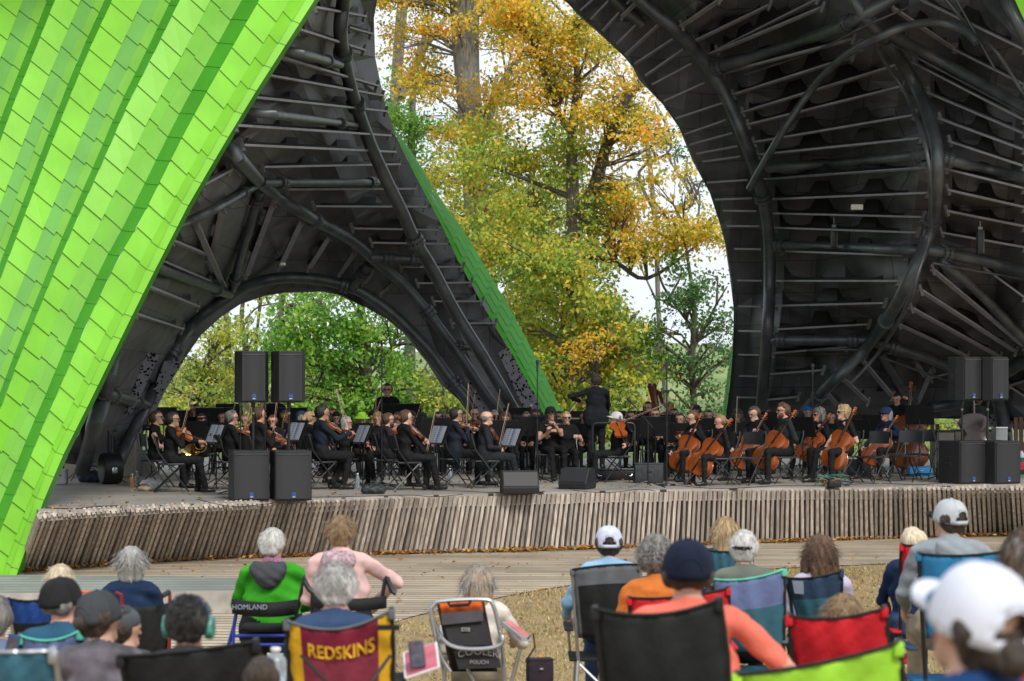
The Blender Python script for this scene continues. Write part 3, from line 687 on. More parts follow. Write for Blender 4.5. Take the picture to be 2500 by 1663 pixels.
# ---- perforated foot panels
m_perf = mat('pale_perforated_plate', (.26, .26, .28), .5, .06, 2); m_hole = mat('plate_hole', (.006, .006, .007), .9)
def perf(D, poly, off, nd, seed):
    rr = random.Random(seed); mb = MB(); pts = [P(u, v, D(u, v) - off) for u, v in poly]
    n = len(pts); mb.add(pts + [p + Vector((0, .05, 0)) for p in pts], [tuple(range(n)), tuple(range(2 * n - 1, n - 1, -1))] + [(i, i + n, (i + 1) % n + n, (i + 1) % n) for i in range(n)])
    mb.mi = 1; us = [p[0] for p in poly]; vs = [p[1] for p in poly]; c0, c1, c2 = pts[0], pts[1], pts[2]
    nn = (c1 - c0).cross(c2 - c0).normalized(); nn = nn if nn.y < 0 else -nn
    ax = (c1 - c0).normalized(); ay = nn.cross(ax); k = 0
    while k < nd:
        u, v = rr.uniform(min(us), max(us)), rr.uniform(min(vs), max(vs))
        if not inside(poly, u, v) or rr.random() > .35 + .65 * abs(math.sin(u * .06 + 1) * math.cos(v * .05)): continue
        k += 1; r0 = rr.choice([.008, .012, .017, .022]); d = Vector((P(u, v, 1) - Vector((0, 0, CZ))))
        t = (c0 - Vector((0, 0, CZ))).dot(nn) / d.dot(nn); c = Vector((0, 0, CZ)) + d * t + nn * .006
        mb.add([c + (ax * math.cos(q * math.pi / 4) + ay * math.sin(q * math.pi / 4)) * r0 for q in range(8)], [tuple(range(8))])
    mb.build('perforated_panel', [m_perf, m_hole], shell, world=True, smooth=False)
perf(lambda u, v: 36.6, [(291, 838), (388, 868), (345, 960), (318, 1012), (246, 990)], .05, 330, 3)
perf(lambda u, v: 39.0, [(402, 880), (446, 884), (404, 952), (378, 1004), (352, 1010)], .2, 60, 5)
perf(lambda u, v: 42.4, [(1217, 862), (1240, 847), (1317, 985), (1330, 1045), (1306, 1045), (1268, 975)], .2, 170, 4)
perf(lambda u, v: 43.0, [(2392, 1022), (2445, 1004), (2600, 985), (2600, 1050), (2392, 1042)], .3, 200, 6)
perf(lambda u, v: 41.8, [(1108, 860), (1140, 875), (1195, 970), (1235, 1045), (1180, 1045)], .0, 60, 8)
# concrete footings under the shell legs
m_conc = mat('footing_concrete', (.24, .23, .21), .85, .2, 3, bump=.2)
for (u, Y, wx) in ((265, 38.4, 1.3), (1260, 42.6, 1.6), (1810, 43.4, 1.2), (2430, 43.6, 1.4)):
    fb = MB(); x = (u - CX) / F * Y; fb.prism([(-wx * .6, 0), (wx * .6, 0), (wx * .45, .45), (-wx * .45, .45)], .8, Matrix.Translation((x, Y, STZ)))
    fb.build('footing', m_conc, shell, world=True, smooth=False)
# hanging loudspeakers under the right vault
def hang(u, v0, v1, hook_v, lab):
    Y = DR(u, v0) - 1.3; h = (v1 - v0) / F * Y; p = P(u, v1, Y); e = empty('column_speaker', tuple(p), 0, lab, 'speaker', 'column speakers hanging from the roof')
    mb = MB(); mb.box((0, 0, h / 2), (.115, .16, h), bev=.02); mb.build('cabinet', M_blackplastic, e)
    mb = MB(); hk = (v0 - hook_v) / F * Y; mb.tube([(0, 0, h), (0, 0, h + hk)], .009, 6); mb.box((0, 0, h + .03), (.07, .05, .05)); mb.build('hanging_rod', m_flange, e)
    mb = MB(); mb.box((.045, -.083, h / 2), (.006, .006, h * .92)); mb.build('trim_strip', m_flange, e)
hang(2036, 556, 606, 528, 'slim black speaker hanging in the middle of the right vault')
hang(2393, 562, 620, 540, 'slim black speaker hanging near the right end of the vault')
fx = MB(); p = P(2092, 506, 36.2); fx.box(p, (.2, .1, .09), bev=.01); fx.build('light_fitting', mat('cream_plastic', (.5, .5, .42), .6), shell, world=True)
fx = MB(); fx.box(P(296, 927, 36.2), (.13, .1, .1), bev=.01); fx.box(P(292, 937, 36.15), (.12, .1, .07), bev=.01); fx.box(P(691, 645, 36.5), (.09, .08, .05), bev=.008); fx.build('light_fitting', mat('cream_plastic', (.5, .5, .42), .6), shell, world=True)
# ================================================================== trees
def bark(name, c, c2): return mat(name, c, .9, .3, 5, stretch=(6, 6, .8), c2=c2, bump=1, bscale=20)
m_bark1 = bark('grey_bark', (.11, .10, .085), (.30, .29, .26)); m_bark2 = bark('dark_bark', (.07, .055, .045), (.17, .14, .12))
m_yel = leaf_mat('autumn_leaves', [(.16, .22, .03), (.42, .42, .04), (.78, .58, .06), (.88, .52, .04), (.84, .34, .03)])
m_yg = leaf_mat('yellow_green_leaves', [(.09, .17, .03), (.24, .36, .05), (.48, .52, .08), (.80, .68, .08)])
m_grn = leaf_mat('green_leaves', [(.06, .17, .025), (.13, .34, .04), (.25, .50, .06), (.50, .62, .09)])
m_gold = leaf_mat('gold_green_leaves', [(.09, .18, .03), (.19, .34, .04), (.38, .48, .06), (.70, .60, .07), (.84, .50, .04)])
m_dgrn = leaf_mat('dark_green_leaves', [(.02, .06, .015), (.06, .17, .035), (.11, .25, .05), (.2, .32, .07)])
def leaves(name, clusters, mt, size, parent, per, seed, flat=.6):
    """clusters: (x,y,z,rx,ry,rz); small folded leaf faces in sprays through each cluster"""
    g = np.random.default_rng(seed); vs = []; 
    for (x, y, z, rx, ry, rz) in clusters:
        rs_ = float(g.uniform(.7, 1.25)); rx, rz = rx * rs_, rz * rs_
        n = int(per * rx * rz * 4 * 4.2)
        # sprays
        ns = max(3, n // 9); c = g.normal(0, .55, (ns, 3)) * [rx, ry, rz] + [x, y, z]
        base = np.repeat(c, 9, 0); N_ = len(base)
        p = base + g.normal(0, 1, (N_, 3)) * [.20, .20, .10]
        d = g.normal(0, 1, (N_, 3)); d[:, 2] -= .5; d /= np.linalg.norm(d, axis=1)[:, None]
        up = g.normal(0, flat, (N_, 3)); up[:, 2] += .6; up[:, 1] -= .7
        s = np.cross(d, up); s /= np.linalg.norm(s, axis=1)[:, None] + 1e-6
        L = (size * g.uniform(.6, 1.3, N_))[:, None]; fold = np.cross(s, d) * L * .12
        q = np.stack([p, p + d * L * .45 + s * L * .30 + fold, p + d * L, p + d * L * .45 - s * L * .30 + fold], 1); vs.append(q.reshape(-1, 3))
    V = np.concatenate(vs); nq = len(V) // 4
    me = bpy.data.meshes.new(name); me.vertices.add(len(V)); me.vertices.foreach_set('co', V.astype(np.float32).ravel())
    me.loops.add(nq * 4); me.loops.foreach_set('vertex_index', np.arange(nq * 4)); me.polygons.add(nq)
    me.polygons.foreach_set('loop_start', np.arange(nq) * 4); me.polygons.foreach_set('loop_total', np.full(nq, 4)); me.update(calc_edges=True)
    return link(name, me, mt, parent, False)
def tree(name, lab, Y, trunk_px, branches_px, clusters_px, mt, mb_, size, per, seed, group=None, cl2=None, mt2=None, tr=.25, yspread=1.6, autobr=True):
    """px paths at depth Y; crown clusters (u,v,ru,rv)"""
    k = Y / F; rr = random.Random(seed); b0 = P(trunk_px[0][0], HV, Y); e = empty(name, (b0.x, Y, gz(Y)), 0, lab, 'tree', group)
    L = lambda u, v, dy=0: P(u, v, Y + dy) - Vector(e.location)
    path = bez(trunk_px, 16); m = MB()
    if path and len(path[0]) == 3: m.tube([L(u, v) for u, v, r in path], [r * k for u, v, r in path], 12)
    m.build('trunk', mb_, e)
    if branches_px:
        for bp_ in branches_px:
            q = bez(bp_, 12); m = MB(); m.tube([L(u, v, math.sin(i * .5) * .3) for i, (u, v, r) in enumerate(q)], [r * k for u, v, r in q], 8); m.build('branch', mb_, e)
    cl_ = []
    tw = MB(); 
    for (u, v, ru, rv) in clusters_px:
        dy = rr.uniform(-yspread, yspread); c = L(u, v, dy); cl_.append((c.x, c.y, c.z, ru * k, max(ru * k * .8, .5), rv * k))
        if autobr:
            # twig from the nearest trunk / branch point
            allp = path + [q for bp_ in (branches_px or []) for q in bez(bp_, 8)]
            nb = min(allp, key=lambda q: (q[0] - u) ** 2 + (q[1] - v - 60) ** 2 * 1.2)
            a = L(nb[0], nb[1]); mid = a.lerp(c, .5) + Vector((rr.uniform(-.3, .3), 0, rr.uniform(0, .4)))
            tw.tube([a, mid, c], [.045, .028, .01], 5)
            for q in range(3):
                d = Vector((rr.gauss(0, ru * k * .6), rr.gauss(0, .4), rr.gauss(0, rv * k * .5))); tw.tube([mid, c + d], [.02, .006], 4)
    if tw.v: tw.build('twigs', mb_, e)
    leaves('crown', cl_, mt, size, e, per, seed)
    if cl2:
        c2 = []
        for (u, v, ru, rv) in cl2: c = L(u, v, rr.uniform(-yspread, yspread)); c2.append((c.x, c.y, c.z, ru * k, max(ru * k * .8, .5), rv * k))
        leaves('lower_crown', c2, mt2, size, e, per, seed + 50)
    return e
def scatter(region, n, r, seed, avoid=None):
    rr = random.Random(seed); out = []
    us = [p[0] for p in region]; vs = [p[1] for p in region]
    while len(out) < n:
        u, v = rr.uniform(min(us), max(us)), rr.uniform(min(vs), max(vs))
        if inside(region, u, v) and not (avoid and any((u - a) ** 2 + (v - b) ** 2 < c * c for a, b, c in avoid)): s = rr.uniform(.45, 1.4); out.append((u, v, r * s * rr.uniform(.8, 1.4), r * s * rr.uniform(.5, .85)))
    return out
GRP = 'autumn trees behind the band shell'
# big pale trunk at upper left of the gap, with orange-yellow foliage
tree('tall_tree', 'tall tree with thick pale twin trunk and yellow leaves, left in the gap', 66, [(1215, 1060, 32), (1195, 800, 32), (1168, 560, 31), (1150, 300, 30), (1130, 60, 30), (1118, -180, 28)],
     [[(1160, 420, 20), (1155, 250, 18), (1150, 60, 20), (1165, -160, 16)], [(1165, 350, 14), (1215, 230, 11), (1260, 150, 8), (1330, 80, 5)]],
     [c for c in scatter([(925, -80), (1110, -80), (1115, 60), (1100, 250), (960, 200), (925, 100)], 34, 40, 1) + scatter([(1170, -60), (1260, -60), (1290, 300), (1190, 320)], 18, 36, 31)] + scatter([(1060, 330), (1160, 240), (1260, 380), (1290, 640), (1120, 600), (1010, 420)], 26, 40, 2), m_yel, m_bark1, .13, 80, 11, GRP)
# centre tree, yellow to orange, leaning trunk and forks
tree('maple_tree', 'big orange and yellow tree filling the middle of the gap', 61, [(1375, 1100, 24), (1385, 900, 22), (1392, 700, 20), (1400, 520, 17), (1395, 350, 13), (1410, 200, 9), (1400, 60, 6)],
     [[(1392, 600, 14), (1450, 460, 16), (1480, 360, 14), (1530, 240, 11), (1590, 190, 7)], [(1395, 330, 9), (1350, 240, 8), (1310, 120, 6)], [(1400, 620, 8), (1500, 640, 6), (1580, 680, 5), (1700, 600, 3)], [(1390, 480, 8), (1290, 440, 5), (1180, 400, 3)]],
     scatter([(1190, -80), (1380, -80), (1480, 60), (1590, 200), (1560, 330), (1440, 300), (1300, 260), (1200, 120)], 74, 44, 3) + scatter([(1500, 300), (1610, 330), (1700, 430), (1740, 600), (1640, 640), (1480, 600), (1450, 400)], 46, 38, 4, [(1590, 255, 40)]), m_yel, m_bark2, .135, 72, 12, GRP, cl2=scatter([(1130, 330), (1450, 300), (1480, 640), (1500, 960), (1330, 1000), (1230, 760), (1100, 480)], 84, 44, 5, [(1305, 215, 55), (1240, 330, 30), (1500, 380, 50)]), mt2=m_gold)
tree('young_maple', 'yellow green young tree low in the gap behind the conductor', 59, [(1400, 1120, 11), (1395, 950, 9), (1410, 830, 6), (1400, 720, 4)], [[(1400, 900, 5), (1500, 820, 4), (1560, 760, 3)]],
     scatter([(1180, 560), (1330, 620), (1440, 560), (1500, 720), (1590, 860), (1590, 1060), (1330, 1060), (1250, 830)], 74, 36, 6, [(1540, 720, 60), (1480, 640, 40)]), m_gold, m_bark2, .15, 100, 13, GRP)
tree('orange_sapling', 'small bright orange tree just above the conductor', 57.5, [(1450, 1100, 6), (1455, 950, 4), (1450, 860, 3)], None, scatter([(1400, 830), (1500, 830), (1500, 930), (1400, 930)], 7, 34, 7), leaf_mat('gold_leaves', [(.45, .36, .04), (.75, .45, .03), (.8, .3, .02)]), m_bark2, .12, 45, 14, GRP)
# behind: green trees with gaps
tree('distant_tree', 'loose dark green tree behind the left edge of the gap', 72, [(1000, 1060, 14), (1003, 600, 12), (1010, 200, 8), (1050, 60, 6)], [[(960, 300, 12), (975, 100, 14), (990, -80, 12)], [(980, 240, 9), (1030, 130, 8), (1090, 40, 6)]],
     scatter([(930, 180), (1090, 180), (1110, 420), (1050, 450), (960, 330)], 26, 34, 8, [(1010, 250, 45)]), m_grn, m_bark1, .13, 70, 15, GRP)
tree('sparse_tree', 'airy green tree with thin dark stems at the right of the gap', 60, [(1700, 1100, 9), (1690, 900, 8), (1695, 760, 6), (1680, 640, 4), (1665, 560, 3)], [[(1695, 850, 4), (1740, 760, 3), (1775, 700, 2)], [(1690, 800, 4), (1620, 700, 3), (1600, 620, 2)]],
     scatter([(1630, 640), (1780, 680), (1785, 1040), (1600, 1040), (1590, 780)], 50, 26, 9, [(1770, 620, 40), (1760, 720, 30)]), m_dgrn, m_bark2, .12, 85, 16, GRP)
tree('bare_branched_tree', 'thin leafed tree with long grey branches beside the right vault', 66, [(1640, 1100, 8), (1610, 800, 6), (1600, 560, 6), (1570, 300, 5), (1500, 210, 3)], [[(1600, 520, 5), (1560, 420, 4), (1640, 360, 3), (1600, 250, 3)], [(1600, 520, 3), (1690, 500, 3), (1640, 400, 2)], [(1610, 750, 3), (1560, 640, 2), (1540, 560, 2)], [(1600, 350, 4), (1540, 390, 3), (1500, 420, 2)]],
     scatter([(1560, 240), (1640, 300), (1720, 480), (1730, 560), (1600, 520)], 11, 26, 10), m_dgrn, m_bark1, .12, 60, 17, GRP)
tree('background_tree', 'green tree far behind the orange tree', 78, [(1300, 1100, 14), (1290, 700, 12), (1300, 400, 8)], None, scatter([(1060, 420), (1500, 420), (1560, 1040), (1180, 1040)], 84, 50, 18), m_yg, m_bark2, .16, 62, 18, GRP)
# trees in the small arch
tree('beech_tree', 'broad bright green tree behind the speakers in the small arch', 60, [(900, 1120, 20), (893, 980, 18), (890, 850, 14), (880, 740, 9)], [[(890, 860, 7), (800, 780, 5), (700, 740, 3)], [(893, 900, 6), (980, 840, 4), (1060, 860, 3)]],
     scatter([(690, 720), (900, 690), (1010, 800), (1130, 960), (1120, 1050), (700, 1040), (650, 850)], 80, 38, 19), m_grn, m_bark2, .14, 105, 19, 'trees seen through the small arch')
tree('yellowing_tree', 'yellow and green leaved tree at the left of the small arch', 58, [(470, 1120, 8), (480, 980, 6), (520, 860, 4)], None,
     scatter([(390, 960), (470, 840), (560, 770), (600, 860), (590, 1060), (370, 1060)], 48, 32, 20), m_yg, m_bark2, .12, 100, 20, 'trees seen through the small arch')
tree('bare_tree', 'thin bare stemmed trees in the top of the small arch', 66, [(600, 1120, 9), (605, 900, 9), (590, 780, 6), (600, 700, 4)], [[(640, 1000, 4), (625, 850, 4), (640, 720, 3)], [(700, 1000, 7), (690, 850, 7), (685, 700, 5)], [(560, 1000, 8), (556, 850, 8), (550, 740, 6)], [(600, 780, 3), (630, 750, 2), (680, 740, 2)]],
     scatter([(560, 700), (720, 690), (720, 860), (580, 860)], 10, 30, 21), m_yg, m_bark2, .12, 60, 21, 'trees seen through the small arch')
tree('woodland_tree', 'pale green tree far back in the small arch', 80, [(640, 1120, 10), (640, 900, 8)], None, scatter([(420, 880), (760, 850), (1120, 960), (1120, 1060), (380, 1060)], 34, 48, 22), m_yg, m_bark2, .16, 50, 22, 'trees seen through the small arch')
tree('edge_bush', 'yellow green bush behind the foot of the shell leg', 58, [(1090, 1120, 5), (1085, 1000, 3)], None, scatter([(1030, 900), (1130, 960), (1150, 1050), (1020, 1050)], 10, 34, 23), m_yg, m_bark2, .13, 90, 23, 'trees seen through the small arch')
tree('roadside_bush', 'bright green bush behind the stage under the right vault', 57, [(2200, 1130, 4), (2200, 1080, 3)], None, scatter([(2080, 1010), (2360, 1010), (2360, 1140), (2080, 1140)], 16, 30, 24), m_yg, m_bark2, .13, 80, 24)
# ================================================================== people: one continuous surface each
def sd_cap(X, Y, Z, a, b, ra, rb, sx=1.0, sy=1.0):
    """tapered capsule; sx, sy > 1 widen it in x / y"""
    ax, ay, az_ = a[0] / sx, a[1] / sy, a[2]; bx, by, bz = b[0] / sx, b[1] / sy, b[2]
    px, py, pz = X / sx - ax, Y / sy - ay, Z - az_; dx, dy, dz = bx - ax, by - ay, bz - az_
    L = dx * dx + dy * dy + dz * dz + 1e-9
    h = np.clip((px * dx + py * dy + pz * dz) / L, 0, 1)
    d = np.sqrt((px - dx * h) ** 2 + (py - dy * h) ** 2 + (pz - dz * h) ** 2) - (ra + (rb - ra) * h)
    return d
def surface_nets(D, org, res):
    """dual surface of the zero level of grid D"""
    S = D < 0; nx, ny, nz_ = D.shape
    c = np.zeros((nx - 1, ny - 1, nz_ - 1), np.int32)
    for i in (0, 1):
        for j in (0, 1):
            for k in (0, 1): c += S[i:nx - 1 + i, j:ny - 1 + j, k:nz_ - 1 + k]
    act = (c > 0) & (c < 8); idx = -np.ones(c.shape, np.int64); cells = np.argwhere(act); idx[act] = np.arange(len(cells))
    acc = np.zeros((len(cells), 3)); cnt = np.zeros(len(cells)); I, J, K = cells.T
    for a in range(3):
        for o1 in (0, 1):
            for o2 in (0, 1):
                o = [0, 0, 0]; o[(a + 1) % 3] = o1; o[(a + 2) % 3] = o2; e = list(o); e[a] = 1
                d0 = D[I + o[0], J + o[1], K + o[2]]; d1 = D[I + e[0], J + e[1], K + e[2]]
                m = (d0 < 0) != (d1 < 0); t = d0 / np.where(np.abs(d0 - d1) < 1e-9, 1, d0 - d1)
                p = np.tile(np.array(o, float), (len(cells), 1)); p[:, a] = t
                acc[m] += p[m]; cnt[m] += 1
    V = (cells + acc / np.maximum(cnt, 1)[:, None]) * res + org
    Fs = []
    for a in range(3):
        b, c_ = (a + 1) % 3, (a + 2) % 3
        s0 = [slice(1, -1)] * 3; s1 = [slice(1, -1)] * 3
        s0[a] = slice(0, -1); s1[a] = slice(1, None)
        A, B = S[tuple(s0)], S[tuple(s1)]; ch = np.argwhere(A != B)
        if not len(ch): continue
        off = np.array([1, 1, 1]); off[a] = 0; g = ch + off
        def cell(db, dc):
            q = g.copy(); q[:, b] -= db; q[:, c_] -= dc; return idx[q[:, 0], q[:, 1], q[:, 2]]
        q = np.stack([cell(1, 1), cell(0, 1), cell(0, 0), cell(1, 0)], 1); inn = S[g[:, 0], g[:, 1], g[:, 2]]
        q[~inn] = q[~inn][:, ::-1]; Fs.append(q)
    return V, np.concatenate(Fs)
def sdf_mesh(name, prims, res, mats, parent, noise=None):
    """prims: (a, b, ra, rb, mat, k, sx, sy); the smooth union becomes one mesh"""
    pr = []
    for p in prims:
        p = tuple(p) + (None,) * (8 - len(p)); a, b, ra, rb, m, k, sx, sy = p
        pr.append((np.array(a, float), np.array(b, float), ra, rb, m or 0, .018 if k is None else k, sx or 1.0, sy or 1.0))
    rmx = lambda p: max(p[2], p[3]) * np.array([p[6], p[7], 1.0])
    lo = np.min([np.minimum(p[0], p[1]) - rmx(p) for p in pr], 0) - res * 3; hi = np.max([np.maximum(p[0], p[1]) + rmx(p) for p in pr], 0) + res * 3
    n = np.ceil((hi - lo) / res).astype(int) + 1
    D = np.full(n, 1.0, np.float32); ax = [lo[i] + np.arange(n[i]) * res for i in range(3)]
    for p in pr:
        pad = .07; l = np.minimum(p[0], p[1]) - rmx(p) - pad; h = np.maximum(p[0], p[1]) + rmx(p) + pad
        i0 = np.clip(((l - lo) / res).astype(int), 0, n); i1 = np.clip(((h - lo) / res).astype(int) + 2, 0, n)
        sl_ = tuple(slice(i0[i], i1[i]) for i in range(3)); X, Y, Z = np.meshgrid(ax[0][sl_[0]], ax[1][sl_[1]], ax[2][sl_[2]], indexing='ij')
        d = sd_cap(X, Y, Z, p[0], p[1], p[2], p[3], p[6], p[7]) * 1.0; e = D[sl_]; k = p[5]
        hh = np.clip(.5 + .5 * (e - d) / k, 0, 1); D[sl_] = e * (1 - hh) + d * hh - k * hh * (1 - hh)
    if noise is not None:
        X, Y, Z = np.meshgrid(*ax, indexing='ij'); band = np.abs(D) < .08; D[band] += noise(X[band], Y[band], Z[band])
    V, Q = surface_nets(D, lo, res)
    C = V[Q].mean(1); best = np.full(len(C), 9.0); mi = np.zeros(len(C), np.int32)
    for p in pr:
        d = sd_cap(C[:, 0], C[:, 1], C[:, 2], p[0], p[1], p[2], p[3], p[6], p[7]); m = d < best; best[m] = d[m]; mi[m] = p[4]
    me = bpy.data.meshes.new(name); nq = len(Q)
    me.vertices.add(len(V)); me.vertices.foreach_set('co', V.astype(np.float32).ravel()); me.loops.add(nq * 4); me.loops.foreach_set('vertex_index', Q.ravel().astype(np.int32))
    me.polygons.add(nq); me.polygons.foreach_set('loop_start', np.arange(nq) * 4); me.polygons.foreach_set('loop_total', np.full(nq, 4)); me.polygons.foreach_set('material_index', mi)
    me.update(calc_edges=True); me.polygons.foreach_set('use_smooth', [True] * nq)
    o = bpy.data.objects.new(name, me); col.objects.link(o)
    for m in mats: me.materials.append(m)
    if parent is not None: o.parent = parent; KIDS.setdefault(parent.name, []).append(o)
    return o
def ik(sh, hand, pole, l1, l2):
    sh, hand, pole = Vector(sh), Vector(hand), Vector(pole); d = hand - sh; L = min(d.length, (l1 + l2) * .995)
    d.normalize(); hand = sh + d * L; a = (l1 * l1 - l2 * l2 + L * L) / (2 * L); h = math.sqrt(max(0, l1 * l1 - a * a))
    q = pole - d * pole.dot(d)
    if q.length < 1e-4: q = Vector((0, 0, -1))
    return sh + d * a + q.normalized() * h, hand
SKIN = {'light': (.52, .30, .21), 'fair': (.60, .37, .27), 'tan': (.42, .24, .15), 'dark': (.12, .062, .04), 'red': (.58, .29, .21), 'brown': (.23, .12, .075)}
def cloth(name, c, var=.18): return mat('cloth_' + name, c, .85, var, 7, bump=.6, bscale=11, spec=.25)
def skinm(k): return mat('skin_' + k, SKIN[k], .5, .07, 9, spec=.4)
def hairm(name, c, c2=None, rough=.5): return mat('hair_' + name, c, rough, .3, 30, stretch=(1, 1, .25), c2=c2 or tuple(x * 1.7 for x in c), bump=.9, bscale=70)
H = dict(black=((.010, .009, .009), (.03, .028, .026)), dark=((.02, .013, .009), (.055, .035, .022)), brown=((.06, .03, .016), (.13, .07, .035)), red=((.10, .04, .02), (.2, .09, .04)), blond=((.30, .19, .09), (.55, .40, .22)),
         grey=((.20, .19, .18), (.42, .41, .39)), white=((.42, .41, .39), (.68, .67, .64)), salt=((.06, .055, .05), (.25, .24, .22)), platinum=((.55, .45, .30), (.78, .68, .50)), sandy=((.20, .12, .06), (.38, .26, .14)))
def hm(k): return hairm(k, *H[k], rough=.55)
BLK = cloth('black', (.0085, .009, .010), .3)
BLK2 = cloth('faded_black', (.010, .0105, .012), .3); NAVY = cloth('navy', (.012, .018, .04), .3); SHOE = mat('black_shoe', (.012, .012, .012), .35, .2, 9); LIP = mat('lip', (.36, .12, .10), .5, .1, 9); DARKEYE = mat('eye_dark', (.03, .02, .018), .3, .1, 9)
AGN = 'listeners seated in front of the stage'
def hand_prims(w, d, n, mi, s=1.0, curl=.5):
    """wrist w, pointing d, palm normal n (side the fingers curl to): palm, four unequal fingers, thumb"""
    w, d, n = Vector(w), Vector(d).normalized(), Vector(n); n = (n - d * n.dot(d)).normalized(); x = d.cross(n); out = []
    out.append((w, w + d * .045 * s, .024 * s, .030 * s, mi, .012)); out.append((w + d * .04 * s - x * .022 * s, w + d * .075 * s - x * .026 * s, .017 * s, .014 * s, mi, .01)); out.append((w + d * .04 * s + x * .02 * s, w + d * .078 * s + x * .022 * s, .017 * s, .014 * s, mi, .01))
    for i, (o, L) in enumerate(((-.030, .058), (-.0105, .072), (.0105, .076), (.030, .066))):
        k0 = w + d * .08 * s + x * o * s * 1.1; a = curl * (1 + .15 * i); k1 = k0 + (d * math.cos(a) + n * math.sin(a)) * L * .5 * s; k2 = k1 + (d * math.cos(a * 2.1) + n * math.sin(a * 2.1)) * L * .5 * s
        out.append((k0, k1, .0095 * s, .009 * s, mi, .004)); out.append((k1, k2, .009 * s, .0078 * s, mi, .004))
    t0 = w + d * .03 * s + x * .03 * s; t1 = t0 + (d * .6 + x * .5 + n * .5).normalized() * .04 * s; out.append((t0, t1, .013 * s, .011 * s, mi, .008)); out.append((t1, t1 + (d * .8 + n * .6).normalized() * .028 * s, .0105 * s, .009 * s, mi, .004))
    return out
def person(name, loc, rz, label, pose='sit', top=None, pants=None, skin='light', sleeve=1.0, hair='short', hc='brown', lean=0.0, turn=0.0, nod=0.0, handL=None, handR=None, res=.017, shoe=None, w=1.0, s=1.0, hat=None, glasses=None, group=None, seat=.47, collar=None, beard=False, female=False, wide=1.0, back_arm=None, legs='front', poleL=None, poleR=None, bare_ankle=False, tall=1.0, coat=False, headoff=(0, 0)):
    """local axes: faces +Y, its right hand side is +X; origin on the floor under the pelvis"""
    e = empty(name, loc, rz, label, 'person', group); e.scale = (s, s, s)
    top = top or BLK; pants = pants or BLK2; sk = skinm(skin); shoe = shoe or SHOE
    mats = [sk, top, pants, shoe, LIP, DARKEYE]; pr = []; dz = 0
    if pose == 'stand': hip = .93; dz = hip - .50
    else: hip = seat + .07; dz = hip - .54
    up = .44 * tall
    def T(x, y, z):      # torso frame: leans forward about the hips
        zz = z - hip; c, s_ = math.cos(lean), math.sin(lean); return (x, y * c + zz * s_, hip + zz * c - y * s_)
    W = .15 * w
    pr += [(T(-.06 * wide, -.01, hip + .02), T(.06 * wide, -.01, hip + .02), .125 * wide, .125 * wide, 2, .04, 1.05, .9),
           (T(0, -.01, hip + .05), T(0, -.005, hip + .26), .128 * wide, .132 * wide, 1, .05, 1.18 if not female else 1.08, .86),
           (T(0, -.01, hip + .26), T(0, -.015, hip + up - .02), .135 * (.5 + .5 * wide), .105, 1, .05, 1.28, .84),
           (T(-W * .86, -.02, hip + up + .005), T(W * .86, -.02, hip + up + .005), .062, .062, 1, .05), (T(0, -.025, hip + up + .02), T(0, -.015, hip + up + .065), .066, .055, 1, .03)]
    if female: pr += [(T(-.07, .075, hip + .29), T(.07, .075, hip + .29), .062, .062, 1, .05)]
    if coat: pr += [(T(-.09, -.05, hip + .02), T(.09, -.05, hip + .02), .15, .15, 1, .05, 1.0, .8), (T(-.1, -.06, hip - .10), T(.1, -.06, hip - .10), .10, .10, 1, .06)]
    nk = Vector(T(0, -.012, hip + up + .05)); hd = Vector(T(headoff[0], .02 + headoff[1], hip + up + .185)); hd.z += .0
    pr += [(nk, hd - Vector((0, .015, .05)), .054, .052, 0, .018)]
    ct, st_ = math.cos(turn), math.sin(turn); cn, sn = math.cos(nod), math.sin(nod)
    def Hh(x, y, z):     # head frame
        y2, z2 = y * cn + z * sn, z * cn - y * sn; return (hd.x + x * ct + y2 * st_, hd.y - x * st_ + y2 * ct, hd.z + z2)
    pr += [(Hh(0, -.022, .028), Hh(0, .012, .032), .084, .080, 0, .02, 1, 1), (Hh(0, .02, .02), Hh(0, .034, -.055), .066, .047, 0, .03), (Hh(0, .078, -.088), Hh(0, .066, -.09), .024, .026, 0, .03),
           (Hh(0, .092, .012), Hh(0, .108, -.022), .010, .0145, 0, .012), (Hh(-.03, .088, .03), Hh(.03, .088, .03), .011, .011, 0, .012),
           (Hh(-.078, -.012, .012), Hh(-.08, -.018, -.02), .013, .010, 0, .008), (Hh(.078, -.012, .012), Hh(.08, -.018, -.02), .013, .010, 0, .008),
           (Hh(-.022, .094, -.052), Hh(.022, .094, -.052), .0075, .0075, 4, .004), (Hh(-.035, .091, .013), Hh(-.026, .093, .013), .0088, .0088, 5, .002), (Hh(.035, .091, .013), Hh(.026, .093, .013), .0088, .0088, 5, .002)]
    # legs
    if pose == 'sit':
        for sd in (-1, 1):
            kx = .115 * sd * (1.2 if legs == 'wide' else 1) * wide; ky = .43
            if legs == 'wide': kx = .24 * sd; ky = .38
            an = (kx * .95, ky + (.05 if legs != 'back' else -.16) + .05 * sd, .085); kn = (kx, ky, hip - .02)
            pr += [((.085 * sd * wide, .02, hip - .015), kn, .088 * wide, .062, 2, .03), (kn, an, .060, .044 if not bare_ankle else .05, 2, .02)]
            if bare_ankle: pr += [(an, (an[0], an[1], an[2] - .01), .034, .034, 0, .01), ((an[0], an[1], .12), (an[0], an[1] + .01, .06), .033, .033, 0, .01)]
            pr += [((an[0], an[1] - .03, .042), (an[0] + .02 * sd, an[1] + .14, .033), .040, .034, 3, .015)]
    else:
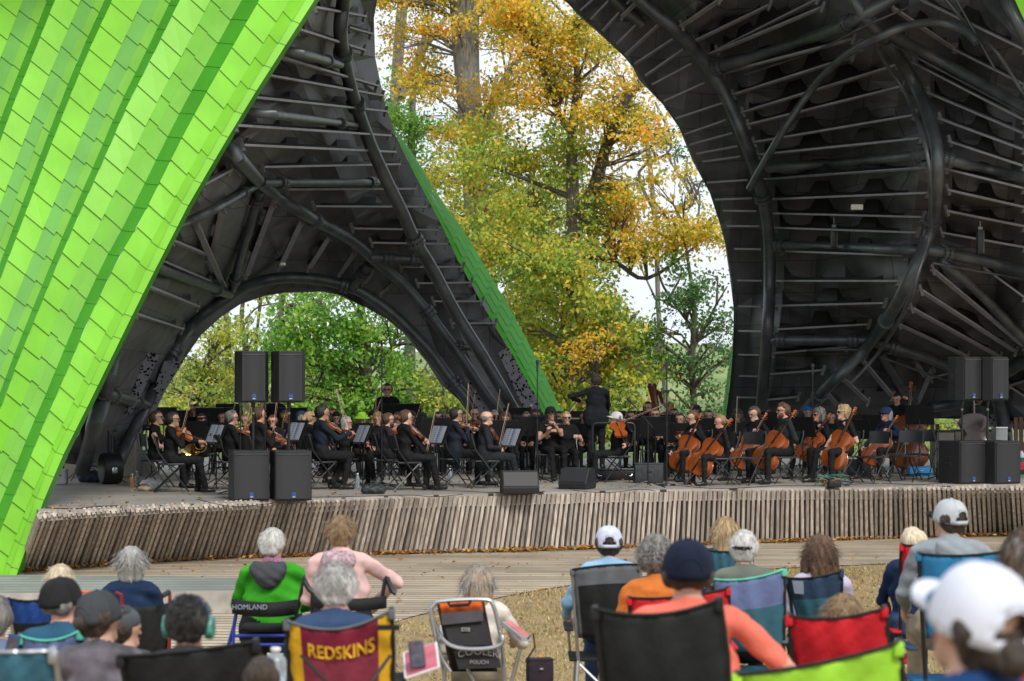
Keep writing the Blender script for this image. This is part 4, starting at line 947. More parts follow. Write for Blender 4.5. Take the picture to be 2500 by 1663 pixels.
        for sd in (-1, 1):
            kn = (.10 * sd, .02, .50); an = (.11 * sd, -.01 + .04 * sd, .09)
            pr += [((.085 * sd, -.005, hip - .02), kn, .092, .062, 2, .03), (kn, an, .060, .048, 2, .02), ((an[0], an[1] - .03, .042), (an[0] + .02 * sd, an[1] + .15, .035), .04, .034, 3, .015)]
    # arms
    for sd, hnd, pole in ((-1, handL, poleL), (1, handR, poleR)):
        sh = Vector(T((W + .022) * sd, -.02, hip + up - .015))
        if hnd is None: hnd = (.12 * sd, .31, hip + .115) if pose == 'sit' else (.27 * sd, .05, hip - .06)
        el_, hh_ = ik(sh, hnd, pole or (.55 * sd, -.25, -.8), .285, .255)
        a1 = sh.lerp(el_, min(1, sleeve * 2)); pr += [(sh, a1, .049 * (.6 + .4 * wide), .044, 1, .02)]
        if sleeve < .5: pr += [(a1, el_, .046, .040, 0, .006)]
        if sleeve > .5:
            a2 = el_.lerp(hh_, min(1, (sleeve - .5) * 2)); pr += [(el_, a2, .046, .036, 1, .015)]
            if sleeve < .95: pr += [(a2, hh_, .032, .026, 0, .008)]
        else: pr += [(el_, hh_, .040, .026, 0, .012)]
        dd = (hh_ - el_).normalized(); pn = Vector((-sd * .6, .1, -.6)); pr += hand_prims(hh_, dd + Vector((0, 0, -.15)), pn, 0, 1.05, .6)
    if beard: pr += [(Hh(-.04, .05, -.07), Hh(.04, .05, -.07), .035, .035, 6, .02), (Hh(0, .078, -.10), Hh(0, .07, -.11), .03, .03, 6, .02)]; mats.append(hm(hc))
    if collar is not None: pr += [(T(-.035, -.03, hip + up + .075), T(.035, -.03, hip + up + .075), .045, .045, len(mats), .01)]; mats.append(collar)
    sdf_mesh('body', [(tuple(p[0]), tuple(p[1])) + tuple(p[2:]) for p in pr], res, mats, e,
             lambda X, Y, Z: np.where(Z < hip + up + .02, (.0068 if group == AGN else .0045) * np.sin(X * 31 + Z * 23 + Y * 9) * np.sin(Z * 37 - X * 12 + len(label)) + .003 * np.sin(Y * 60 + Z * 45), 0).astype(np.float32))
    # hair
    rr = np.random.default_rng(abs(hash(label)) % 1000 if False else len(label) * 7 + int(loc[0] * 50) % 97); hp = []; hr = min(res, .014)
    q = lambda x, y, z: tuple(Hh(x, y, z))
    if hair in ('short', 'fringe', 'bob', 'long', 'ponytail', 'bun', 'afro', 'curly', 'tall', 'crop', 'shag', 'fluffy'):
        hp += [(q(0, -.034, .038), q(0, -.002, .058), .088, .072, 0, .02, 1.03, 1)]
        if hair != 'fringe' and not (hat and hat[0] in ('cap', 'trucker')): hp += [(q(0, .0, .07), q(0, .045, .082), .06, .035, 0, .03)]
        hp += [(q(-.045, -.045, .01), q(.045, -.045, .01), .058, .058, 0, .03), (q(-.035, -.06, -.045), q(.035, -.06, -.045), .034, .034, 0, .025)]
    if hair == 'fringe': hp = [(q(-.05, -.045, -.005), q(.05, -.045, -.005), .052, .052, 0, .03), (q(-.076, -.01, .01), q(-.07, -.05, -.01), .02, .028, 0, .02), (q(.076, -.01, .01), q(.07, -.05, -.01), .02, .028, 0, .02)]
    if hair == 'tall': hp += [(q(0, .01, .10), q(0, .05, .10), .05, .035, 0, .03), (q(-.05, .0, .08), q(.05, .0, .08), .04, .04, 0, .03)]
    if hair == 'bob': hp += [(q(-.07, -.02, .02), q(-.082, -.015, -.09), .034, .026, 0, .03), (q(.07, -.02, .02), q(.082, -.015, -.09), .034, .026, 0, .03), (q(-.04, -.06, -.02), q(-.04, -.062, -.10), .05, .04, 0, .03), (q(.04, -.06, -.02), q(.04, -.062, -.10), .05, .04, 0, .03)]
    if hair == 'long': hp += [(q(-.06, -.03, .02), q(-.075, -.03, -.16), .042, .034, 0, .03), (q(.06, -.03, .02), q(.075, -.03, -.16), .042, .034, 0, .03), (q(0, -.07, 0), q(0, -.075, -.2), .062, .05, 0, .03, 1.3)]
    if hair == 'ponytail': hp += [(q(0, -.115, .035), q(.01, -.15, .0), .028, .034, 0, .02), (q(.01, -.15, .0), q(.02, -.135, -.15), .034, .016, 0, .02)]
    if hair == 'capbun': hp += [(q(-.045, -.05, .01), q(.045, -.05, .01), .055, .055, 0, .03), (q(-.035, -.06, -.045), q(.035, -.06, -.045), .036, .036, 0, .025), (q(0, -.12, -.03), q(0, -.13, -.035), .045, .04, 0, .012)]
    if hair == 'bun': hp += [(q(0, -.115, -.005), q(0, -.13, -.005), .040, .036, 0, .012)]
    if hair == 'afro': hp += [(q(0, -.03, .07), q(0, .01, .075), .105, .09, 0, .03), (q(-.05, -.05, .0), q(.05, -.05, .0), .06, .06, 0, .03)]
    if hair == 'curly': hp += [(q(0, -.03, .06), q(0, .01, .06), .098, .085, 0, .03), (q(-.08, -.02, .0), q(-.095, -.02, -.10), .045, .045, 0, .03), (q(.08, -.02, .0), q(.095, -.02, -.10), .045, .045, 0, .03), (q(0, -.08, 0), q(0, -.085, -.13), .07, .065, 0, .03, 1.2)]
    if hair in ('shag', 'fluffy'): hp += [(q(0, -.03, .055), q(0, .0, .06), .094, .08, 0, .03), (q(-.06, -.045, -.02), q(-.06, -.05, -.085), .05, .04, 0, .03), (q(.06, -.045, -.02), q(.06, -.05, -.085), .05, .04, 0, .03), (q(0, -.07, -.03), q(0, -.075, -.09), .05, .045, 0, .03)]
    amp = dict(afro=.010, curly=.010, shag=.007, fluffy=.009).get(hair, .0035); fr = dict(afro=130, curly=95, shag=75, fluffy=80).get(hair, 110)
    if hp:
        nf = lambda X, Y, Z: (amp * (np.sin(X * fr + Y * 31) * np.sin(Y * fr * .8 + 2) + .6 * np.sin(Z * fr * .5 + X * fr * 1.3) + .4 * np.sin(X * fr * 2.1 + Z * fr * 1.1))).astype(np.float32)
        if False: hp = [p for p in hp if not (p[1][2] > hd.z + .07)]
        sdf_mesh('hair', hp, hr, [hm(hc)], e, nf)
    # hats
    def oriented():
        M = Matrix.Translation(hd) @ Matrix.Rotation(-turn, 4, 'Z') @ Matrix.Rotation(-nod, 4, 'X'); return M
    M = oriented()
    if hat:
        kind, hc_ = hat[0], hat[1]; hmm = hc_ if not isinstance(hc_, tuple) else cloth('hat_%02d_%02d_%02d' % tuple(int(x * 99) for x in hc_), hc_)
        if kind in ('cap', 'trucker'):
            M0 = M; M = M @ Matrix.Rotation(R(7), 4, 'X')
            b = MB(); na, ne = 36, 10; dome = lambda a, t: M @ Vector((math.sin(a) * .103 * math.cos(t) ** .7, -.016 + math.cos(a) * .119 * math.cos(t) ** .7, .0 + .140 * math.sin(t) ** .95 + .0012 * math.cos(6 * a)))
            rows = [[dome(2 * math.pi * i / na, .5 * math.pi * j / ne * .995) for i in range(na + 1)] for j in range(ne + 1)]
            hole = lambda i, j: None if (abs((i + .5) / na - .5) < [.0, .075, .065, .045][j] if (1 <= j <= 3 and kind == 'trucker') else False) else 0
            b.grid(rows, hole); o = b.build('cap', hmm, e); md = o.modifiers.new('t', 'SOLIDIFY'); md.thickness = .004
            b = MB()
            for q6 in range(6):
                a6 = math.pi / 6 + q6 * math.pi / 3; b.tube([dome(a6, .5 * math.pi * j / 8) for j in range(3 if abs(a6 - math.pi) < .6 else 0, 9)], .0022, 4)
            b.tube([dome(0, 1.565), M @ Vector((0, -.016, .145))], [.011, .006], 8)
            b.tube([dome(math.pi + x * .56, .16 + .46 * max(0, 1 - x * x) ** .5) for x in [-1 + i / 8 for i in range(17)]], .0035, 4); b.build('cap_seams', hmm, e)
            b = MB(); n = 14; sg = 1; vs = []
            for i in range(n + 1):
                a = math.pi * (i / n) ; x = math.cos(a) * .082; y = math.sin(a) * .045 + .062; vs.append((x, y * sg, .045 - .012 * (x / .08) ** 2)); vs.append((x * .98, (math.sin(a) * .085 + .088) * sg if 0 < i < n else y * sg, .034 - .016 * (x / .08) ** 2))
            b.add(vs + [(x, y, z - .006) for x, y, z in vs], [(2 * i, 2 * i + 1, 2 * i + 3, 2 * i + 2) for i in range(n)] + [(2 * i + 2 * n + 2, 2 * i + 2 + 2 * n + 2, 2 * i + 3 + 2 * n + 2, 2 * i + 1 + 2 * n + 2) for i in range(n)] + [(2 * i + 1, 2 * i + 1 + 2 * n + 2, 2 * i + 3 + 2 * n + 2, 2 * i + 3) for i in range(n)], M); b.build('brim', hat[2] if len(hat) > 2 else hmm, e); M = M0
        elif kind == 'visor':
            b = MB(); b.tube([M @ Vector((math.cos(a) * .089, math.sin(a) * .098 - .012, .045)) for a in [i * math.pi / 12 for i in range(25)]], .016, 6); b.add([M @ Vector(p) for p in [(-.085, .03, .045), (-.06, .15, .03), (0, .175, .032), (.06, .15, .03), (.085, .03, .045), (0, .08, .05)]], [(0, 1, 2, 5), (5, 2, 3, 4)]); b.build('visor', hmm, e)
        elif kind == 'band':
            b = MB(); b.tube([M @ Vector((math.cos(a) * .092, math.sin(a) * .10 - .018, .03 + .012 * math.sin(a))) for a in [i * math.pi / 12 for i in range(25)]], .014, 6); b.build('headband', hmm, e)
        elif kind == 'beanie': sdf_mesh('beanie', [(q(0, -.03, .06), q(0, .01, .062), .095, .088, 0, .02)], hr, [hmm], e, lambda X, Y, Z: np.where(Z - hd.z < .02, .05, 0).astype(np.float32))
        elif kind == 'wide':
            b = MB(); b.lathe([(.095, .03), (.15, .015), (.165, .0), (.15, .018), (.097, .05), (.088, .09), (.06, .125), (.0, .135)], 24, M); b.build('sun_hat', hmm, e)
        elif kind == 'headphones':
            b = MB(); b.tube([M @ Vector((math.sin(a) * .098, -.02, .02 + math.cos(a) * .11)) for a in [R(-100) + i * R(200) / 16 for i in range(17)]], .010, 6)
            b.build('headband', mat('blue_foam', (.13, .20, .32), .6), e); b = MB()
            for sd in (-1, 1): b.lathe([(.02, -.02), (.045, -.018), (.05, 0), (.045, .018), (.02, .02)], 16, M @ Matrix.Translation((.097 * sd, -.015, -.01)) @ Matrix.Rotation(R(90), 4, 'Y') @ Matrix.Diagonal((1.15, .9, 1, 1)))
            b.build('ear_cup', hmm, e)
    if glasses:
        b = MB(); gm_ = mat('glasses_' + glasses, {'sun': (.008, .008, .01), 'clear': (.05, .045, .04), 'yellow': (.75, .5, .03)}[glasses], .15, .1, 5)
        for sd in (-1, 1):
            if glasses == 'sun': b.add([M @ Vector(p) for p in [(.012 * sd, .106, .028), (.058 * sd, .10, .030), (.062 * sd, .095, .005), (.04 * sd, .105, -.008), (.015 * sd, .108, -.002)]], [(0, 1, 2, 3, 4)])
            else:
                b.tube([M @ Vector(((.035 + .024 * math.cos(a)) * sd, .107 - .004 * math.cos(a), .012 + .019 * math.sin(a))) for a in [i * math.pi / 6 for i in range(13)]], .0032 if glasses != 'yellow' else .005, 4)
            b.tube([M @ Vector((.06 * sd, .098, .022)), M @ Vector((.082 * sd, .04, .022)), M @ Vector((.084 * sd, -.02, .012))], .0035, 4)
        b.tube([M @ Vector((-.013, .112, .02)), M @ Vector((.013, .112, .02))], .003, 4); b.build('glasses', gm_, e)
    e['_hd'] = 0; del e['_hd']
    return e, Hh
# ================================================================== furniture and instruments
def folding_chair(loc, rz, label, group='black folding chairs on the stage', s=1.0, proto={}):
    if 'p' in proto:
        e = copy_tree(proto['p']); e.location = loc; e.rotation_euler = (0, 0, rz); e.scale = (s, s, s); e['label'] = label; e['group'] = group; return e
    e = empty('folding_chair', loc, rz, label, 'chair', group); e.scale = (s, s, s)
    mb = MB(); mb.box((0, 0, .44), (.40, .40, .028), bev=.012); mb.build('seat', mat('chair_vinyl', (.022, .024, .028), .42, .2, 6), e)
    mb = MB(); vs = []; n = 8
    for i in range(n + 1):
        x = -.20 + .40 * i / n; y = -.235 + .035 * (x / .2) ** 2
        vs += [(x, y, .66), (x, y + .008 - .03, .87 - .012 * (x / .2) ** 2)]
    mb.add(vs + [(x, y + .014, z) for x, y, z in vs], [(2 * i, 2 * i + 2, 2 * i + 3, 2 * i + 1) for i in range(n)] + [(2 * i + 2 * n + 2, 2 * i + 1 + 2 * n + 2, 2 * i + 3 + 2 * n + 2, 2 * i + 2 + 2 * n + 2) for i in range(n)] + [(2 * i + 1, 2 * i + 3, 2 * i + 3 + 2 * n + 2, 2 * i + 1 + 2 * n + 2) for i in range(n)])
    mb.build('backrest', MC['chair_vinyl'], e)
    ml = mat('chair_tube', (.05, .052, .056), .28, .15, 9, metal=.6)
    for sd in (-1, 1):
        mb = MB(); mb.tube([(.19 * sd, -.265, .885), (.215 * sd, -.25, .80), (.215 * sd, -.20, .62), (.215 * sd, .26, .012)], .012, 6); mb.build('leg', ml, e)
        mb = MB(); mb.tube([(.185 * sd, .17, .43), (.185 * sd, -.27, .012)], .011, 6); mb.build('leg', ml, e)
    mb = MB(); mb.tube([(-.215, .20, .10), (.215, .20, .10)], .009, 6); mb.build('crossbar', ml, e)
    mb = MB(); mb.tube([(-.185, -.21, .10), (.185, -.21, .10)], .009, 6); mb.build('crossbar', ml, e)
    proto['p'] = e; return e
def music_stand(loc, rz, label, h=1.12, tilt=20, group='black music stands', paper=False, proto={}):
    key = (round(h, 2), tilt)
    if key in proto:
        e = copy_tree(proto[key]); e.location = loc; e.rotation_euler = (0, 0, rz); e['label'] = label; e['group'] = group
    else:
        e = empty('music_stand', loc, rz, label, 'music stand', group)
        M = Matrix.Translation((0, 0, h)) @ Matrix.Rotation(R(-tilt), 4, 'X')
        mb = MB(); mb.box((0, 0, .02), (.52, .006, .36), M); mb.box((0, -.03, -.16), (.52, .06, .006), M); mb.build('desk', M_blackmetal, e)
        mb = MB(); mb.tube([(0, .02, .06), (0, .02, h - .05)], .012, 6); mb.build('pole', M_blackmetal, e)
        for k in range(3):
            a = R(90 + 120 * k); mb = MB(); mb.tube([(0, .02, .18), (.16 * math.cos(a), .02 + .16 * math.sin(a), .09), (.30 * math.cos(a), .02 + .30 * math.sin(a), .01)], .008, 5); mb.build('leg', M_blackmetal, e)
        proto[key] = e
    return e
def sheet(loc, rz, label, h=1.12, tilt=20, w=.38, side=-1):
    """open printed part leaning on a stand desk"""
    e = empty('sheet_music', loc, rz, label, 'sheet music', 'open sheet music on the stands')
    M = Matrix.Translation((0, 0, h)) @ Matrix.Rotation(R(-tilt), 4, 'X')
    for sd in (-1, 1):
        mb = MB(); vs = []
        for i in range(5):
            x = sd * w / 2 * i / 4; y = -.008 - .012 * math.sin(i / 4 * 3.0); vs += [(x, y, -.14), (x, y, .15)]
        mb.add(vs, [(2 * i, 2 * i + 2, 2 * i + 3, 2 * i + 1) for i in range(4)], M); mb.build('page', M_paper, e)
        mb = MB()
        for q in range(8):
            zz = .125 - q * .034
            for ln in range(3): mb.quad(*[M @ Vector(p) for p in [(sd * .02, -.022, zz + ln * .005), (sd * (w / 2 - .02), -.014, zz + ln * .005), (sd * (w / 2 - .02), -.014, zz + ln * .005 + .002), (sd * .02, -.022, zz + ln * .005 + .002)]])
        mb.build('printed_notes', M_blackplastic, e)
    return e
m_varn = mat('orange_varnish', (.20, .038, .009), .22, .35, 2.2, c2=(.42, .11, .02), coat=.6); m_varn2 = mat('brown_varnish', (.17, .045, .014), .22, .35, 3, c2=(.26, .075, .02), coat=.6)
m_ebony = mat('ebony', (.012, .011, .011), .3, .2, 8)
PROF = [(0, .0), (.06, .003), (.105, .02), (.138, .055), (.15, .10), (.142, .145), (.118, .18), (.098, .205), (.092, .235), (.096, .265), (.112, .29), (.122, .32), (.118, .355), (.10, .385), (.07, .402), (.03, .41), (0, .411)]
def strung(kind, p0, p1, face, label, group=None, mt=None, name=None):
    """violin family: p0 bottom of the body, p1 tip of the scroll, face = direction the top looks to"""
    T_ = {'violin': (.60, 1.46, .038), 'cello': (1.20, 2.05, .13), 'bass': (1.80, 2.9, .22)}[kind]
    Lt, bs, dp = T_; z = (Vector(p1) - Vector(p0)); L = z.length; z.normalize(); fc = Vector(face); y = -(fc - z * fc.dot(z)).normalized(); x = y.cross(z)
    e = empty(name or kind, tuple(p0), 0, label, kind, group); Mx = Matrix((x, y, z)).transposed(); e.rotation_euler = Mx.to_euler()
    mt = mt or m_varn; k = L / Lt; body = Lt * .595 / .411; body_s = body * k if kind != 'violin' else body * k
    sc_ = body_s * (1.0); d = dp * k; hw = {'violin': 1.38, 'cello': 1.28, 'bass': 1.28}[kind] * .5 / .5
    R_ = [(w_ * sc_ * hw * .62 / .62 * .78, h * sc_) for w_, h in PROF]; loop = [(w_, h) for w_, h in R_] + [(-w_, h) for w_, h in R_[-2:0:-1]]; n = len(loop)
    mb = MB(); yb = d / 2; cz = .2 * sc_
    rings = [[(X, -yb, Z) for X, Z in loop], [(X, yb, Z) for X, Z in loop]]
    ins = lambda f, yy: [(X * f, yy, cz + (Z - cz) * f) for X, Z in loop]
    ar = d * .16
    seq = [ins(.55, yb + ar), ins(.86, yb + ar * .55), ins(1.0, yb), ins(.965, yb - d * .04), ins(.965, -yb + d * .04), ins(1.0, -yb), ins(.86, -yb - ar * .55), ins(.55, -yb - ar)]
    vs = [p for r in seq for p in r]; fs = []
    for i in range(len(seq) - 1):
        for j in range(n): fs.append((i * n + j, i * n + (j + 1) % n, (i + 1) * n + (j + 1) % n, (i + 1) * n + j))
    fs += [tuple(range(n)), tuple((len(seq) - 1) * n + j for j in range(n - 1, -1, -1))]
    mb.add(vs, fs); mb.build('body', mt, e)
    top = .411 * sc_; neck = L - top; r = {'violin': .010, 'cello': .018, 'bass': .026}[kind] * k
    mb = MB(); mb.tube([(0, -yb + r * .5, top * .97), (0, -yb + r, L * .93)], [r * 1.15, r], 8)
    sp = [(0, -yb + r + math.sin(a) * r * 1.9 * (1 - a / 9) + r * .5, L * .95 + (1 - math.cos(a)) * r * 1.6 * (1 - a / 9)) for a in [i * .55 for i in range(10)]]
    mb.tube([(0, -yb + r, L * .92)] + sp, [r * 1.2] * 3 + [r * 1.1] * 4 + [r * .9] * 4, 8)
    for sd in (-1, 1):
        for q in (0, 1): mb.tube([(0, -yb + r, L * (.88 + .035 * q)), (sd * r * 4.2, -yb + r, L * (.885 + .035 * q))], r * .35, 5)
    mb.build('neck', mt, e)
    mb = MB(); mb.add([(-r * 1.1, -yb - ar * 1.6, top * .66), (r * 1.1, -yb - ar * 1.6, top * .66), (r * .8, -yb - r * .3, L * .9), (-r * .8, -yb - r * .3, L * .9), (-r * 1.1, -yb - ar * .4, top * .66), (r * 1.1, -yb - ar * .4, top * .66), (r * .8, -yb + r * .8, L * .9), (-r * .8, -yb + r * .8, L * .9)], [(0, 1, 2, 3), (4, 7, 6, 5), (0, 4, 5, 1), (0, 3, 7, 4), (1, 5, 6, 2)]); mb.build('fingerboard', m_ebony, e)
    mb = MB(); mb.box((0, -yb - ar * 1.5, top * .16), (r * 1.8, ar * .4, top * .26)); mb.build('tailpiece', m_ebony, e)
    mb = MB(); mb.box((0, -yb - ar * 1.5, top * .42), (r * 3.4, r * .3, ar * 1.4)); mb.build('bridge', mat('maple_bridge', (.55, .38, .2), .5), e)
    mb = MB()
    for q in (-1.5, -.5, .5, 1.5): mb.bar((q * r * .45, -yb - ar * 1.8, top * .2), (q * r * .4, -yb - ar * 2.2, top * .42), .0016 * k * (1 if kind == 'violin' else 2)); mb.bar((q * r * .4, -yb - ar * 2.2, top * .42), (q * r * .3, -yb - r * .4, L * .9), .0016 * k * (1 if kind == 'violin' else 2))
    mb.build('strings', M_chrome, e)
    mb = MB()
    for sd in (-1, 1): mb.tube([(sd * sc_ * .055 + math.sin(q * .9) * sc_ * .008 * sd, -yb - ar * .93, top * (.36 + .16 * q / 6)) for q in range(7)], .0022 * k * (1 if kind == 'violin' else 2.2), 4)
    mb.build('sound_hole', m_ebony, e)
    if kind != 'violin':
        mb = MB(); mb.tube([(0, 0, 0), (0, -.02, -.26 * k if kind == 'cello' else -.12)], .005, 6); mb.build('endpin', M_chrome, e)
    return e
def bow(p0, p1, label, group='bows held up by the players'):
    e = empty('bow', tuple(p0), 0, label, 'bow', group); a = Vector((0, 0, 0)); b = Vector(p1) - Vector(p0); d = b.normalized(); s_ = d.cross(Vector((0, 1, 0))).normalized() * .022
    mb = MB(); mb.tube([a, a.lerp(b, .5) - s_ * .2, b], [.0042, .004, .003], 6); mb.build('stick', M_bow, e)
    mb = MB(); mb.bar(a + s_, b + s_ * .5, .004, .003); mb.build('bow_hair', M_hair_white, e)
    mb = MB(); mb.bar(a + s_ * .5, a + s_ * .5 + d * .05, .012, .02); mb.build('frog', m_ebony, e); return e
def grille_mat():
    m = bpy.data.materials.new('speaker_grille'); m.use_nodes = True; t = m.node_tree; b = t.nodes['Principled BSDF']; co = t.nodes.new('ShaderNodeTexCoord')
    v = t.nodes.new('ShaderNodeTexVoronoi'); v.inputs['Scale'].default_value = 75; v.inputs['Randomness'].default_value = 0; t.links.new(co.outputs['Object'], v.inputs['Vector'])
    r = t.nodes.new('ShaderNodeValToRGB'); r.color_ramp.elements[0].position = .3; r.color_ramp.elements[0].color = (.008, .008, .009, 1); r.color_ramp.elements[1].position = .45; r.color_ramp.elements[1].color = (.022, .023, .026, 1)
    t.links.new(v.outputs['Distance'], r.inputs[0]); t.links.new(r.outputs[0], b.inputs['Base Color']); b.inputs['Roughness'].default_value = .5; return m
m_grille = grille_mat(); m_cab = mat('speaker_cabinet', (.012, .013, .015), .6, .15, 10, bump=.3, bscale=160)
m_blue = mat('blue_badge', (.03, .12, .55), .3)
def speaker(name, loc, rz, w, h, d, label, group, sub=True):
    e = empty(name, loc, rz, label, 'speaker', group); c = .10 if sub else .07
    mb = MB(); o = [(-w / 2, 0), (-w / 2, -d * .55), (-w * .36, -d + .02), (w * .36, -d + .02), (w / 2, -d * .55), (w / 2, 0)] if not sub else [(-w / 2, 0), (-w / 2, -d + .02), (w / 2, -d + .02), (w / 2, 0)]
    n = len(o); vs = [(x, y, 0) for x, y in o] + [(x, y, h) for x, y in o]; mb.add(vs, [tuple(range(n)), tuple(range(2 * n - 1, n - 1, -1))] + [(i, i + n, (i + 1) % n + n, (i + 1) % n) for i in range(n)])
    ob = mb.build('cabinet', m_cab, e, smooth=False); md = ob.modifiers.new('bev', 'BEVEL'); md.width = .012; md.segments = 2
    gw = w * (.94 if sub else .70); mb = MB(); n = 10; vs = []
    for i in range(n + 1):
        x = -gw / 2 + gw * i / n; y = -d - .0 - (.008 if sub else .012) * (1 - (2 * i / n - 1) ** 2); vs += [(x, y, h * .04), (x, y, h * .96)]
    vs += [(-gw / 2, -d + .025, h * .04), (-gw / 2, -d + .025, h * .96), (gw / 2, -d + .025, h * .04), (gw / 2, -d + .025, h * .96)]; b = 2 * n + 2
    mb.add(vs, [(2 * i, 2 * i + 2, 2 * i + 3, 2 * i + 1) for i in range(n)] + [(0, 1, b + 1, b), (2 * n, b + 2, b + 3, 2 * n + 1), tuple([b] + [2 * i for i in range(n + 1)] + [b + 2]), tuple([b + 3] + [2 * i + 1 for i in range(n, -1, -1)] + [b + 1])])
    mb.build('grille', m_grille, e)
    mb = MB(); yb = -d - (.011 if sub else .016); mb.prism([(-.034, 0), (.034, 0), (.034, .075), (.022, .09), (-.022, .09), (-.034, .075)], -.006, Matrix.Translation((0, yb, h * .05))); bd = mb.build('badge', mat('badge_dark', (.04, .06, .10), .3), e)
    mb = MB(); mb.tube([(math.cos(a) * .017, yb - .009, h * .05 + .055 + math.sin(a) * .019) for a in [i * math.pi / 6 for i in range(13)]], .0055, 5); mb.build('ring_emblem', m_blue, bd)
    mb = MB(); mb.bar((-.02, yb - .008, h * .05 + .02), (.02, yb - .008, h * .05 + .02), .002, .007); mb.build('white_mark', M_white, bd)
    mb = MB(); mb.box((0, -d - .012, h * .935), (gw * .98, .012, .012)); mb.build('grille_rail', mat('rail', (.06, .062, .068), .4), e)
    if sub:
        mb = MB(); mb.box((-w / 2 - .001, -d * .45, h * .58), (.012, .16, .09), bev=.005); mb.box((-w / 2 - .001, -d * .45, h * .44), (.012, .16, .09), bev=.005); mb.build('side_handle', M_blackplastic, e)
    else:
        mb = MB(); mb.box((-w / 2 - .001, -d * .35, h * .5), (.012, .07, .16), bev=.005); mb.build('side_handle', M_blackplastic, e)
    return e
def mic_stand(u, vtop, vbase, label, boom=None, Y=None, base='tripod', mic=True, group='tall microphone stands', zf=STZ):
    Y = Y or F * (CZ - zf) / (vbase - HV); b = P(u, vbase, Y); b.z = zf; e = empty('microphone_stand', tuple(b), 0, label, 'microphone stand', group)
    top = P(u, vtop, Y).z - zf
    if boom: top = P(boom[0][0], boom[0][1], Y).z - zf
    mb = MB(); mb.tube([(0, 0, .04), (0, 0, top * .55)], .013, 7); mb.tube([(0, 0, top * .55), (0, 0, top)], .009, 7); mb.tube([(0, 0, top * .54), (0, 0, top * .57)], .02, 8); mb.build('pole', M_blackmetal, e)
    if base == 'tripod':
        for k in range(3):
            a = R(200 + 120 * k); mb = MB(); mb.tube([(0, 0, .10), (.34 * math.cos(a), .34 * math.sin(a), .012)], .010, 6); mb.build('leg', M_blackmetal, e)
    else: mb = MB(); mb.lathe([(.14, 0), (.15, .01), (.14, .03), (.03, .045), (.02, .07)], 20); mb.build('base', M_blackmetal, e)
    a = Vector((0, 0, top)); dr = Vector((0, 0, 1))
    if boom:
        q = P(boom[1][0], boom[1][1], Y) - b; mb = MB(); bk_ = a + (a - q) * .45; mb.tube([bk_, q], .007, 6); mb.build('boom', M_blackmetal, e); dr = (q - a).normalized(); a = q
    if mic:
        mb = MB(); mb.tube([a, a + dr * .03, a + dr * .05, a + dr * .14, a + dr * .15, a + dr * .2, a + dr * .215], [.012, .02, .017, .02, .030, .030, .012], 10); mb.build('microphone', mat('mic_foam', (.03, .03, .033), .7), e)
    return e
def cable(pts, label, r=.006, mt=None, grp='black cables on the stage'):
    p3 = [Vector(p) for p in bez([tuple(p) for p in pts], 6 * len(pts))]; e = MB(); e.tube([p - p3[0] for p in p3], r, 5)
    o = e.build('cable', mt or M_blackplastic); o.location = p3[0]; return tag(o, label, 'cable', grp)
def text3(txt, name, size, M, mt, parent, ext=.002, bend=None, bold=0):
    cu = bpy.data.curves.new(name, 'FONT'); cu.body = txt; cu.size = size; cu.extrude = ext; cu.align_x = 'CENTER'; cu.offset = bold; cu.resolution_u = 3
    o = bpy.data.objects.new('t', cu); col.objects.link(o); dg = bpy.context.evaluated_depsgraph_get(); me = bpy.data.meshes.new_from_object(o.evaluated_get(dg)); bpy.data.objects.remove(o)
    me.name = name
    for v in me.vertices: v.co = M @ (bend(v.co) if bend else v.co)
    return link(name, me, mt, parent, False)
